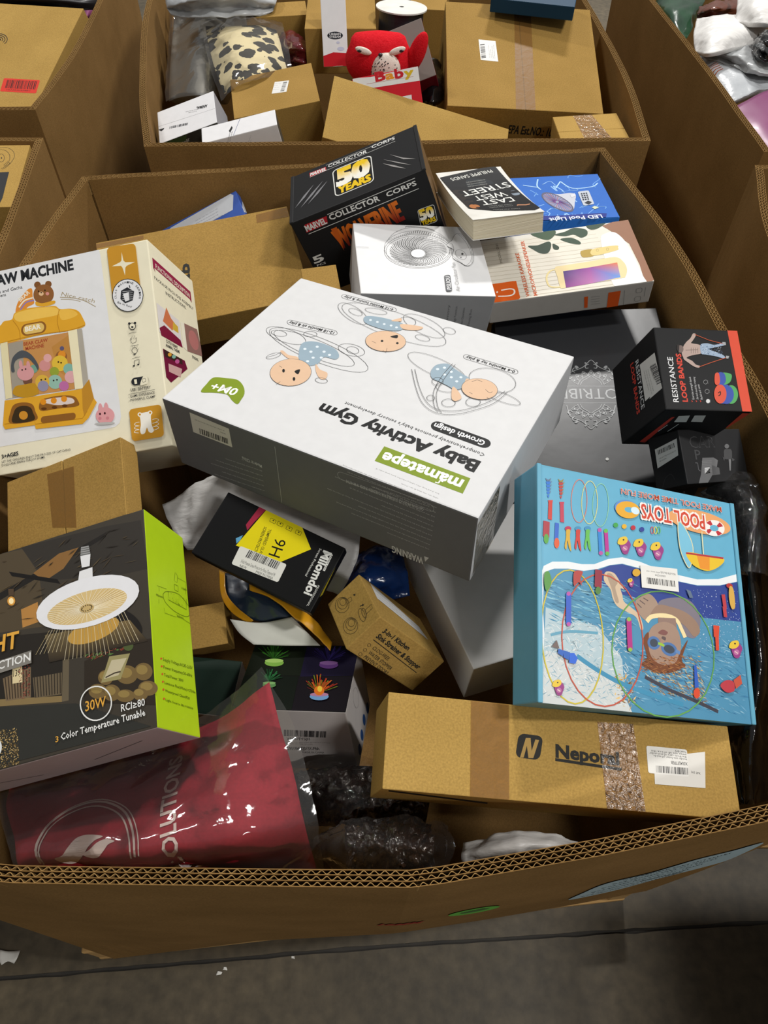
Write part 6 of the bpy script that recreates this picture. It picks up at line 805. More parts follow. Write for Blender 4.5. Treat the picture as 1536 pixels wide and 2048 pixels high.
ART['toys'] = [
 ('top_print', 'top', 'print_gloss', [
  ('P',[-138.5,-133.8,-138.5,130.6,-27.5,133.8,138.5,133.8,138.5,-133.8],'#5fa3bf'),('P',[138.5,-133.8,-137.8,-133.8,-135.6,-86,-136.8,-34,-135.1,1.1,-131.1,12.6,-120.1,19.2,-100.2,22.2,-82.3,21.9,-66.4,24.3,-47.6,33.3,-28.7,38.3,-5.1,36.6,18.6,31.8,42.7,28.6,74.8,26.9,105.8,31.7,138.5,43.5],'#dcdfe0'),
  ('P',[138.5,-133.8,-135.2,-133.8,-129.4,-85.3,-132.5,-33.4,-130.8,-2.2,-127.2,7.2,-118,11.5,-100.4,14.1,-80.3,14.5,-62,19.4,-45.6,26.4,-29.1,30.5,-5.6,28.6,18,23.7,42.1,20.9,74.1,19.6,107.5,24.2,138.5,34.1],'#4a86a6'),
  ('P',[-62.1,17.8,-45.6,26,-29.2,29.9,-5.7,27.8,17.9,22.9,42.1,20.5,74.1,19.1,107.5,23.8,138.5,33.4,138.5,-16.4,75.4,-18.6,14.9,-20.2,-17.3,-10.3,-62.6,3.5],'#2b3f86'),('P',[-135.3,-133.8,-128.9,-32.9,-64.4,-45.9,-34.7,-78.8,-33.2,-133.8],'#a9bcc2'),
  ('P',[-135.2,-133.8,-129.3,-79.8,-96,-81.7,-40.5,-105.5,-25.2,-133.8],'#c2c6c4'),('S',[-128.8,-2,-16.2,10.1,-9.6,-37.3,-128.8,-51.9],11,260,16,1.6,-10,14,['#6aa6be','#3f7f9f','#86b6c6','#39708f']),
  ('S',[-129,-48.1,-28.1,-39.5,-24.3,-127.9,-132.6,-127.9],12,600,10,1.2,-8,60,['#c9cfcf','#9db4bc','#d6d9d7','#86a8b6','#b9c9cc']),('S',[-20.6,-67.7,130.1,-38.9,130.1,-125.4,-37.7,-125.4],13,520,14,1.5,-14,25,['#3d7a9f','#6a9fbc','#336a92','#86b0c4','#4586a8']),
  ('S',[66.1,13.4,138,24.1,138,-59.7,64.3,-58.3],14,220,1.2,1.2,0,90,['#b9cbe0','#7f9ccc','#dfe6ee']),('S',[-7.5,-75.8,71.1,-63.5,72.9,-117.5,-.5,-109.1],15,320,9,1,-25,35,['#c9a25a','#8a5f32','#d8bd84','#4a3a30']),
  ('S',[-44.4,-94.8,-17.7,-95.8,-19.9,-129.7,-46.1,-129.7],16,60,7,1.6,30,50,['#c99a4a','#dcb978','#7a5a30']),('K',[-91.7,-81.2,-70.5,-91.9,-40.4,-103.7,-.8,-112.9,42.1,-120.2],5,'#3d86a8'),
  ('K',[-6.4,-94.7,22.6,-105.1,54.4,-113.4,88.9,-123.6],4,'#3b3a44'),('K',[-123.3,-62.4,-99.7,-55.9,-64.7,-53.6],3,'#5d97ae'),('C',[16.8,-9.8,30.6,-1.9,55.2,1.4,69.1,-7.1,74.5,-22.8,68.5,-39.8,60.7,-44.7,46.7,-40.4,42.7,-30.8,19.2,-25.7],'#77707a'),
  ('C',[-54.3,12.8,-51.1,17.8,-43.7,18.4,-38,15.2,-29.4,2.2,-27.9,.3,-33,.7,-31,-6.1,-29.1,-13.9,-17.9,-20.4,-9,-27.3,-5.2,-40.7,-8.8,-43.1,-13.8,-29.9,-27.4,-24.6,-38.6,-20.1,-43.9,-11.9,-46.4,-2.2,-53.9,5.8],'#c9b295'),
  ('C',[-50.3,14.4,-43.8,16,-36.8,7.2,-39.9,.7,-36,-14.8,-40.6,-15.4,-44.6,-2],'#a5907a'),('C',[-13.9,-11.9,-7.7,-6,4.4,-.3,12.4,-4.3,16.7,-11.9,13.7,-20.4,2.7,-25.8,-2.3,-31.4,-11.1,-23.6],'#9c8472'),
  ('L',[-11.7,-13.6,-6.1,-17.9],1.2,'#5c4c4a'),('L',[-8,-9.5,-1.2,-13.2],1.2,'#5c4c4a'),('L',[-3,-6,3.4,-8.6],1.2,'#5c4c4a'),('C',[15.5,-12.1,34.6,-11.6,53.7,-15.2,67.6,-23.7,72.6,-35.3,63.4,-42.4,52.2,-31.7,33.6,-23.9,9.7,-26.9,2.5,-28.8],'#8f7462'),
  ('K',[-.1,-33.1,7.4,-26.2,26.6,-22.8,40.7,-26,47,-36.3,51.1,-44.9],5,'#e2cf9c'),('P',[15.6,-26.2,39.6,-24.1,41.3,-47,14.8,-38.2],'#8a7166'),('C',[1.4,-45.8,9.1,-36,23.6,-30.2,37.7,-33.5,43.9,-44.7,43.7,-60.6,36.7,-74,24.6,-79.2,10.7,-78.7,2,-71,-.5,-57.7],'#9a7f6e'),
  ('C',[-6.1,-54.5,1.5,-44.8,.4,-61.5,4.2,-72.7,15.3,-78.8,34.2,-75.6,42.4,-62.7,54.5,-47.5,44.1,-70.3,48.2,-77.7,23.9,-87.9,5.5,-87.8,-10.1,-81.8,-2.7,-73.4],'#6f3f22'),('S',[-9.5,-72.2,49.2,-65.8,47.3,-87.4,-12.9,-89.7],17,120,9,1,-10,40,['#8f5530','#4a2814','#a5703c']),
  ('C',[14.3,-44.2,20.6,-39.5,27.5,-41.7,23.6,-45.5],'#7a4f4a'),('C',[18.6,-49.6,20,-47.1,24.2,-48,23.2,-51.5],'#5c4c4a'),('C',[9.1,-51.7,17.5,-49.4,15,-57.9,10.9,-60.3],'#93786a'),
  ('O',[7.7,-56,6.4,-1.2,-2.2,-5.7],'#4b6ea0',3.4),('E',[7.7,-56,5,-1,-1.7,-4.5],'#3c4450'),('O',[27.9,-60.8,8.8,-1.8,-2.3,-5.7],'#4b6ea0',3.4),('E',[27.9,-60.8,7,-1.4,-1.8,-4.5],'#3c4450'),
  ('L',[13.5,-55.7,21.6,-57.6],3,'#8fb83a'),('L',[36.6,-61.4,42.3,-63.7],4,'#5b7fae'),('O',[-96.5,-59.3,38.3,2.6,1.5,-72.1],'#c2b02e',1.5),('O',[-58.3,-58.6,51.7,4.1,-.8,-72.3],'#b8503a',1.5),
  ('O',[21,-65,68.7,5.6,-1.9,-70.4],'#5f9a4a',1.5),('O',[-84.3,97.5,10.5,.6,-1.6,-26.8],'#c9786a',.9),('O',[-70.3,98.3,10.6,.6,-1.8,-26.9],'#d3cf86',.9),('O',[-55.5,97.7,10.7,.6,-2,-27],'#86c0a0',.9),
  ('P',[-127.7,113.2,-121.6,114.4,-122.3,111,-127,110.1],'#2f6fc4'),('P',[-122,113.9,-119.4,115.6,-121.9,111.9],'#5d6f8a'),('P',[-127.4,109.2,-122,110.2,-122.7,106.8,-126.8,106],'#2f6fc4'),
  ('P',[-122.4,109.7,-119.9,111.4,-122.2,107.7],'#5d6f8a'),('P',[-127.1,105.1,-122.4,106,-123,102.6,-126.5,102],'#2f6fc4'),('P',[-122.8,105.5,-120.4,107.2,-122.6,103.5],'#5d6f8a'),('P',[-126.8,101.1,-122.7,101.9,-123.4,98.5,-126.2,98],'#2f6fc4'),
  ('P',[-123.2,101.4,-120.9,103,-123,99.4],'#5d6f8a'),('P',[-126.5,96.7,-123.1,97.3,-124.8,93.4],'#2f6fc4'),('P',[-126.8,113.8,-128.5,117.6,-124.6,115.9,-120.7,119.1,-122.5,114.6],'#5d6f8a'),
  ('P',[-111.2,115.3,-105.1,116.4,-105.8,113,-110.6,112.1],'#b03a34'),('P',[-105.5,115.9,-102.9,117.7,-105.4,113.9],'#8f7a35'),('P',[-111,111.2,-105.5,112.2,-106.2,108.8,-110.4,108],'#b03a34'),
  ('P',[-105.9,111.7,-103.4,113.5,-105.8,109.7],'#8f7a35'),('P',[-110.7,107.1,-105.9,108,-106.6,104.6,-110.1,104],'#b03a34'),('P',[-106.3,107.5,-103.9,109.2,-106.2,105.5],'#8f7a35'),
  ('P',[-110.4,103.1,-106.3,103.9,-107,100.4,-109.8,99.9],'#b03a34'),('P',[-106.7,103.4,-104.4,105,-106.6,101.4],'#8f7a35'),('P',[-110.2,98.6,-106.7,99.3,-108.5,95.3],'#b03a34'),('P',[-110.3,115.9,-112,119.7,-108.1,117.9,-104.1,121.2,-106,116.7],'#8f7a35'),
  ('L',[-122.2,90,-123.1,67.8],5,'#c03a30'),('P',[-125.3,90.7,-119,91.9,-120.9,82.8,-123.6,82.4],'#c03a30'),('L',[-107.5,90.6,-107.4,67.3],5,'#b53a50'),('P',[-110.6,91.3,-104.2,92.4,-106.2,83.3,-108.9,82.8],'#b53a50'),
  ('L',[-127.4,65,-128.2,46.3],8,'#a0303c'),('E',[-128,44.2,3.1,.5,-.1,-5.7],'#4f9a3a'),('L',[-114,65.2,-115.4,44.2],5,'#2f5fb8'),('E',[-114.8,41.3,3.3,.5,-.1,-6.1],'#d0572e'),('E',[-99.9,60.9,4.1,.7,-.1,-2.9],'#b02c50'),
  ('C',[-102.2,58.8,-97.2,59.6,-97.8,51.2,-96.4,35,-99.4,38.6,-101,46.6,-102.6,36.1,-104.8,38.8,-102.8,50.4],'#c9a035'),('E',[-86.9,63,4.1,.7,-.1,-2.9],'#3f86b0'),('C',[-89.2,61,-84.1,61.8,-84.8,53.3,-83.5,37,-86.5,40.6,-88.1,48.7,-89.8,38.1,-91.9,40.8,-89.9,52.5],'#c03a30'),
  ('E',[-74.2,65.2,4.2,.7,-.1,-3],'#3f86b0'),('C',[-76.5,63.1,-71.5,63.9,-72.2,55.4,-70.9,39,-74,42.6,-75.5,50.7,-77.2,40.1,-79.4,42.8,-77.3,54.6],'#5fae4a'),('L',[-58.4,66.1,-57.8,38.5],5,'#2f7fc4'),
  ('E',[-58.4,66.1,2.8,.5,-.1,-2.6],'#b0529c'),('E',[-57.8,38.5,2.8,.4,-.1,-2.5],'#b0529c'),('L',[-50,66.5,-49.2,39.3],5,'#b0308a'),('E',[-50,66.5,2.8,.5,-.1,-2.6],'#5fae4a'),('E',[-49.2,39.3,2.8,.4,-.1,-2.5],'#5fae4a'),
  ('E',[-36.3,75.8,3.4,.6,-.1,-3],'#3f9a4a'),('E',[-24.7,76.1,3.4,.6,-.2,-3],'#d9a82c'),('E',[-12.4,76.6,3.4,.6,-.2,-3.1],'#b02c3a'),('E',[-.3,76.5,3.4,.6,-.2,-3.1],'#2f3f8a'),('O',[14.2,77.8,2,.3,-.3,-4.4],'#c0505a',.9),
  ('O',[19,78.6,2,.3,-.3,-4.4],'#c9c94a',.9),('O',[23.7,79.4,2,.3,-.3,-4.4],'#5fae5a',.9),('C',[-29.3,60.3,-22.1,61.5,-16.9,55.9,-19.2,49.2,-22.4,42.8,-27.8,42.6,-30.6,47.4,-32,53.5],'#8f3a7a'),
  ('C',[-35,54.1,-31.6,61,-23.1,63.9,-21,59.5,-24.8,54.7,-30.8,52.6],'#d9b83a'),('E',[-25.1,49.3,3.8,.6,-.2,-3.4],'#b06a96'),('E',[-26.7,59.4,1.2,.2,-.1,-1.1],'#2a1a2a'),('L',[-27.4,50,-23.5,48.1],1,'#e6c9c0'),
  ('C',[-7.7,61,-.4,62.2,4.8,56.6,2.4,49.8,-.9,43.4,-6.4,43.2,-9.2,48,-10.5,54.2],'#8f3a7a'),('C',[-13.6,54.7,-10.1,61.7,-1.5,64.6,.7,60.2,-3.3,55.3,-9.4,53.3],'#d9b83a'),('E',[-3.6,50,3.9,.6,-.2,-3.4],'#b06a96'),
  ('E',[-5.1,60.2,1.2,.2,-.1,-1.1],'#2a1a2a'),('L',[-6,50.7,-2,48.7],1,'#e6c9c0'),('C',[16,60.8,23.4,61.9,28.7,56.3,26.2,49.5,22.8,43,17.2,42.8,14.4,47.7,13.1,53.9],'#8f3a7a'),('C',[10,54.4,13.6,61.5,22.4,64.4,24.5,60,20.5,55,14.2,53],'#d9b83a'),
  ('E',[20.1,49.6,4,.6,-.2,-3.5],'#b06a96'),('E',[18.6,59.9,1.2,.2,-.1,-1.1],'#2a1a2a'),('L',[17.7,50.3,21.7,48.4],1,'#e6c9c0'),('C',[-21.3,12.9,-17.7,13.4,-15.2,10.7,-16.3,7.5,-17.9,4.4,-20.6,4.3,-22,6.7,-22.6,9.6],'#8f3a7a'),
  ('C',[-24.1,9.9,-22.4,13.2,-18.3,14.6,-17.2,12.4,-19.1,10.1,-22.1,9.2],'#d9b83a'),('E',[-19.2,7.6,1.9,.3,-.1,-1.6],'#b06a96'),('E',[-20,12.5,.6,.1,0,-.5],'#2a1a2a'),('L',[-20.4,7.9,-18.5,6.9],1,'#e6c9c0'),
  ('C',[-118.3,-110.9,-112.7,-110.3,-108.5,-114.8,-110.1,-119.8,-112.4,-124.4,-116.7,-124.4,-119,-120.6,-120.3,-115.9],'#8f3a7a'),('C',[-122.7,-115.3,-120.2,-110.3,-113.6,-108.5,-111.8,-111.9,-114.7,-115.4,-119.3,-116.6],'#d9b83a'),
  ('E',[-114.7,-119.4,3,.3,0,-2.6],'#b06a96'),('E',[-116.3,-111.7,.9,.1,0,-.8],'#2a1a2a'),('L',[-116.6,-118.8,-113.4,-120.4],1,'#e6c9c0'),('C',[117.6,-43.2,125.3,-42.3,130.4,-47.9,127.6,-54.3,123.9,-60.3,118.1,-60.4,115.4,-55.6,114.4,-49.7],'#8f3a7a'),
  ('C',[111.2,-49,115.2,-42.5,124.3,-40,126.3,-44.3,122,-48.8,115.5,-50.6],'#d9b83a'),('E',[121.4,-54,4.1,.4,-.4,-3.3],'#b06a96'),('E',[120.3,-44.1,1.3,.1,-.1,-1],'#2a1a2a'),('L',[119,-53.2,123,-55.2],1,'#e6c9c0'),
  ('E',[-20.8,99.6,16.1,.2,-2.5,-10.3],'#5c86c0'),('E',[-18.9,97.7,16.6,.3,-2.5,-10.9],'#d9a02c'),('E',[-17.2,98,6.3,0,-.9,-3.5],'#5fa3bf'),('E',[-8.7,98.4,5.2,-2.2,-2.7,-4],'#c9dde6'),
  ('E',[84.4,100.1,45.7,-2.5,-6.5,-14.6],'#d99a63'),('E',[105.3,95.7,15.2,-1.1,-4.8,-10.7],'#e2ddd8'),('P',[116.9,90.8,113.7,88.4,109.8,86.6,107.2,91.7,109,92.5,110.4,93.5],'#b02c34'),
  ('P',[96.5,86.8,93.5,88.7,91.6,91.1,99.1,93.8,100,92.7,101.3,91.9],'#b02c34'),('P',[93.9,100.6,97,103,100.8,104.8,103.5,99.7,101.7,98.9,100.3,97.9],'#b02c34'),('P',[114.3,104.7,117.3,102.8,119.2,100.3,111.6,97.6,110.7,98.7,109.4,99.5],'#b02c34'),
  ('E',[105.3,95.7,6.3,-.3,-1.7,-4.1],'#5fa3bf'),('T','MAKE POOL TIME MORE FUN',119.1,125.6,-27.3,123.4,6.9,'#e2dcd6',.03),('T','MAKE POOL TIME MORE FUN',119.1,125.6,-27.3,123.4,6.9,'#b8482f',.005),
  ('T','POOL TOYS',91.9,109.8,-.7,108.7,18.3,'#e2dcd6',.07),('T','POOL TOYS',91.3,109.2,-.3,108.3,17.4,'#c4442e',.02),('C',[51.8,93.4,61.5,88.4,70.9,65.6,64.9,40.8,58.8,43.1,51.7,62.6],'#74b4cc'),
  ('K',[51.8,93.4,61.5,88.4,70.9,65.6,64.9,40.8,58.8,43.1,51.7,62.6],1.2,'#d2cba0',1),('C',[60.1,57.3,83,58.7,115.1,58.2,107.4,47.2,88.6,38.9,68.9,43.5],'#d9b52c'),('P',[75.2,57.5,94.5,58.8,92.6,40.2,78.7,40.7],'#d98a2c'),
  ('P',[60.1,57.8,115.3,59.8,114.3,57.4,59.9,55.6],'#a8323a'),('L',[85.8,87.9,85.6,59.1],1.4,'#d9cf9c'),('L',[-101.4,-14.8,-102.1,-48.6],6.5,'#3558b8'),('E',[-101.4,-14.8,2.6,.4,0,-2.4],'#b0529c'),
  ('E',[-102.1,-48.6,2.6,.3,0,-2.3],'#b0529c'),('L',[-24.9,-33.6,-25.1,-67.3],6.5,'#a8307a'),('E',[-24.9,-33.6,2.8,.3,-.1,-2.4],'#8aae4a'),('E',[-25.1,-67.3,2.7,.3,-.1,-2.3],'#8aae4a'),
  ('P',[-123.4,-75.4,-117,-67.3,-113.9,-76.2],'#6a5a55'),('P',[-115,-76.4,-108.7,-77.5,-109.8,-84.1,-116.1,-81.1],'#2f5fb0'),('P',[-109.1,-77.5,-101.2,-78.5,-102.5,-87,-109.2,-84.9],'#2f5fb0'),
  ('P',[-101.3,-79.5,-95.9,-78.9,-91.8,-84,-95.1,-90.4,-102.5,-89.7],'#2f62c8'),('E',[-11.9,22.1,5.3,.8,-.3,-4.6],'#c99a2c'),('L',[-62.1,17.8,-63.7,-2.6],9,'#8a2c3c'),('E',[-63.8,-6.2,3.6,.5,-.2,-4.4],'#4f7a3a'),
  ('C',[-93.8,11.1,-83,12.7,-86.2,4.2,-84.1,-3.5,-88.5,-.1,-94.6,-5],'#a8403a'),('C',[-131.2,3.6,-125.7,6.4,-122.6,-5,-128.1,-15.5,-131.3,-10.1],'#4f8a3a'),('P',[106.7,12.6,111.9,13.3,112.8,-1.4,109.5,-15.4,107.7,-2],'#b03a40'),
  ('L',[109.2,-1.8,109.6,-14.3],5,'#b03a40'),('E',[119.9,25.1,4.6,-.2,-.9,-3.1],'#a8302c'),('C',[119.8,24,125.2,21.6,125.3,.3,119.8,-2.6,117.4,9.8],'#c9a04a'),('P',[90.8,-26,99.5,-25.9,97.1,-39.5,90.1,-39.7],'#c9452c'),
  ('P',[92.1,-39.1,97.1,-38.9,95.9,-54.8,91.4,-55.3],'#c9452c'),('P',[59.1,-75.6,62.3,-74.6,63.3,-99.3,57.5,-100.8],'#2f58b0'),('E',[59.8,-106.3,4.2,-.2,-1,-5.8],'#c9472c'),('C',[93.3,-94.5,102.6,-87.8,112.3,-88.8,112.4,-98.5,101,-101.5],'#b03a44'),
  ('P',[112.5,-86.8,123.3,-79.8,124.6,-89.5,115.1,-96.3],'#b8503c'),('P',[56.1,12,62.1,10.7,65.1,2.8,60.1,2.1],'#5a6a80'),]),
 ('barcode_label', 'top', 'print_satin', [
  ('P',[-6.1,31.9,45.2,34.9,45.4,7.2,-5.6,5.5],'#dad8d2'),('B',[1.8,11,39.6,1.4,-.5,7.4],21,30,'#15151a'),('T','X0043VGEVR',28.2,24.4,13.2,23.9,2.1,'#444444',0),('T','care only dry and safely away adult',42.7,27.7,1.4,26.7,1.6,'#666666',0),
  ('T','the box all care only',42,28.9,21.2,28.4,1.6,'#666666',0),]),
]
ART['nepor'] = [
 ('logo_print', 'top', 'print_matte', [
  ('R',[-50.1,19.2,-22.7,18.4,-54.6,-6,-27.7,-6.9],.25,'#23221f'),('P',[-49.4,-6.1,-42.4,14.9,-37.1,15.4,-36.3,1.9,-31.8,14.2,-27.6,14,-34.7,-5.4,-40,-5.8,-41.4,6.9,-45.3,-5.7],'#a38448'),
  ('T','Neporal',-9.2,-2,61.5,-4.1,13,'#23221f',.035),('L',[-10.2,-4.6,64.1,-8.5],3,'#23221f'),]),
 ('shipping_label', 'top', 'print_satin', [
  ('P',[102.1,7.2,163.3,18.7,158.3,-19.7,100.5,-20.4],'#cfccc5'),('R',[94.7,19.1,142.1,19.1,94.2,-9.5,140.7,-9.7],.08,'#d6d4ce'),('B',[103.4,-8.2,37,.7,.5,7.2],31,34,'#15151a'),('T','X004SF7FEB',140.9,5.5,121.8,5.5,3.4,'#222222',.006),
  ('T','365 2PK',143.7,-5.3,154.7,-6.1,2.2,'#333333',0),('T','inside use later of inside',140.8,9.4,102.1,10.1,2.2,'#333333',0),('T','the from care of and under',140.8,12,97.7,12.6,2.2,'#333333',0),
  ('T','away use all of box this',140.9,14.5,99.9,15.1,2.2,'#333333',0),('T','heat dry',140.9,17,127.9,17.2,2.2,'#333333',0),]),
 ('tape_strip', 'top', 'tape_shiny', [
  ('P',[44.4,-49.1,40,39.5,81.8,41.1,87.1,-49.1],'#ffffff'),]),
 ('tape_strip', 'top', 'tape_brown', [
  ('P',[-103.4,-49.1,-103.6,49.1,-61,49.1,-61.7,-49.1],'#ffffff'),]),
 ('slot_cut', 'front', 'print_matte', [
  ('P',[-187.8,44.7,-73.8,10.1,-69.2,-6.7,-185.9,32.1],'#1d1408'),]),
]
ART['sink'] = [
 ('front_print', 'top', 'print_matte', [
  ('T','3-in-1 Kitchen',-46,14.6,5.5,13.4,6.4,'#23221f',.03),('T','Sink Strainer & Stopper',-47.1,4.6,42.8,0,6.7,'#23221f',.03),('L',[-46.7,.3,45.8,-4.9],1,'#23221f'),('T','CLOG-FREE',-37.8,-10.4,-5.1,-12.3,4.8,'#23221f',0),
  ('O',[-44.9,-8.6,1.9,1.2,2,-1.9],'#23221f',.4),('T','WATER STOPPER',-36.8,-18.5,10.3,-21.7,4.9,'#23221f',0),('O',[-43.9,-16.7,1.9,1.2,2,-1.9],'#23221f',.4),('T','PREVENT ODORS',-36.7,-26.6,11.4,-29.4,4.9,'#23221f',0),
  ('O',[-43.8,-24.7,1.9,1.2,2,-1.9],'#23221f',.4),]),
 ('drawing_print', 'left', 'print_matte', [
  ('O',[10.3,-22.4,-10.1,4.1,.6,14.3],'#23221f',.5),('O',[8.9,-24,-7.3,3,.5,10.4],'#23221f',.5),('O',[7.6,-25.5,-4.6,1.9,.3,6.5],'#23221f',.5),('O',[11.1,19.3,-10.3,3.9,.6,14],'#23221f',.5),
  ('O',[9.8,17.8,-7.4,2.8,.5,10.1],'#23221f',.5),('O',[8.5,16.3,-4.6,1.8,.3,6.4],'#23221f',.5),('L',[2.8,-24,-5.7,-21.8,-5.1,-15.1,3.9,-16.5],.5,'#23221f',1),('O',[-8.8,19.2,-4,1.4,.9,11.7],'#23221f',.5),
  ('O',[-12.6,19.6,-2.9,.9,.7,8.9],'#23221f',.5),('L',[-14.7,17,-26.2,17,-25.3,23.7,-14.1,23.9],.5,'#23221f',1),('P',[-9.2,-21.9,-13.2,-20.1,-11.3,-17],'#23221f'),('L',[-11.5,4.5,-16.4,7.3],1.2,'#23221f'),
  ('P',[-15.7,3.9,-17.4,8,-14.5,8.6],'#23221f'),]),
 ('label', 'back', 'print_satin', [
  ('P',[45.2,-41,47,-6.4,-50.5,11.3,-43.1,-11.5],'#c9c8c6'),('T','of and adult all adult dry safely for the dry of and under care view',44.1,-4.6,-42.5,10.8,1.8,'#555555',0),('T','only heat parts the adult only safely care dry away box from',42.8,-12,-35.5,1.5,1.8,'#555555',0),
  ('T','use inside from this all adult box adult for this the use adult',41.5,-19.6,-42.1,-5.4,1.8,'#555555',0),('T','all heat this later care product adult later safely parts',40.1,-27.3,-30.4,-15.6,1.8,'#555555',0),
  ]),
]
ART['nineh'] = [
 ('top_print', 'top', 'print_satin', [
  ('P',[-41.2,47.9,-31,47.9,-36.4,26.4,-39,11.8,-44.7,17.9],'#9a2740'),('P',[-47.1,-4.5,-40.7,3.6,-40.4,-4.2,-42.6,-10.5],'#5b9ac0'),('P',[-30.5,47.9,25.7,47.9,50.8,26.6,23.3,-6.2,-41.9,-13.1],'#dccb12'),
  ('T','9H',.3,19.9,3.5,-4.7,15.8,'#15150f',0),('T','TEMPERED GLASS',-14,26.4,-7.8,-12.3,4,'#2a2812',.006),('T','SCREEN PROTECTOR',-21.1,26.5,-15.2,-14.5,4,'#2a2812',.01),('R',[-19.1,41.2,-10.7,41.1,-18.5,36.1,-10.2,36],.15,'#3a3812',.5),
  ('E',[-14.4,39.3,.9,.4,.5,-.9],'#3a3812'),('R',[-8,41.5,.2,41.4,-7.5,36.4,.8,36.3],.15,'#3a3812',.5),('E',[-3.4,39.6,.9,.4,.5,-.9],'#3a3812'),('R',[6,41.5,14.2,41.4,6.5,36.5,14.8,36.4],.15,'#3a3812',.5),
  ('E',[10.6,39.6,.9,.4,.5,-.9],'#3a3812'),('R',[20.1,41.9,28.2,41.8,20.6,36.9,28.7,36.7],.15,'#3a3812',.5),('E',[24.6,40,.9,.4,.5,-.9],'#3a3812'),('T','Milomdoi',66.7,32.9,71,-29.2,11.3,'#d6d6d2',.03),
  ('T','Screen Professional',60.5,32.8,61.1,-8.3,3.1,'#c9c9c4',.006),('R',[77.4,32.5,80.5,32.5,78.5,8.2,81.5,8.3],.05,'#d6d6d2'),('T','Perfect Film',77.9,30.7,78.9,9.5,2.8,'#111111',.01),
  ('T','PROFESSIONAL',82.2,-11.9,82.2,-42.4,2.7,'#c9c9c4',.006),]),
 ('barcode_label', 'top', 'print_satin', [
  ('R',[-36.4,-11,32.2,-5.6,-34.1,-37.6,33.8,-31.9],.1,'#d6d4cf'),('B',[-22.2,-21.4,45.9,3.7,-.1,11],41,34,'#15151a'),('T','3-Pack Premium Screen Protector for Phone,Tempered 9H',-24.6,-30.6,25.5,-27.3,4.9,'#222222',0),
  ('T','NEW',-22.8,-36,-13.1,-35.3,3.3,'#222222',0),('T','MADE IN CHINA',.6,-33.9,25.4,-32.1,3.5,'#222222',0),]),
 ('edge_print', 'right', 'print_satin', [
  ('P',[-13.1,9.7,20,9.7,-18.7,-.5,-24.2,7.7],'#a89a2a'),]),
]
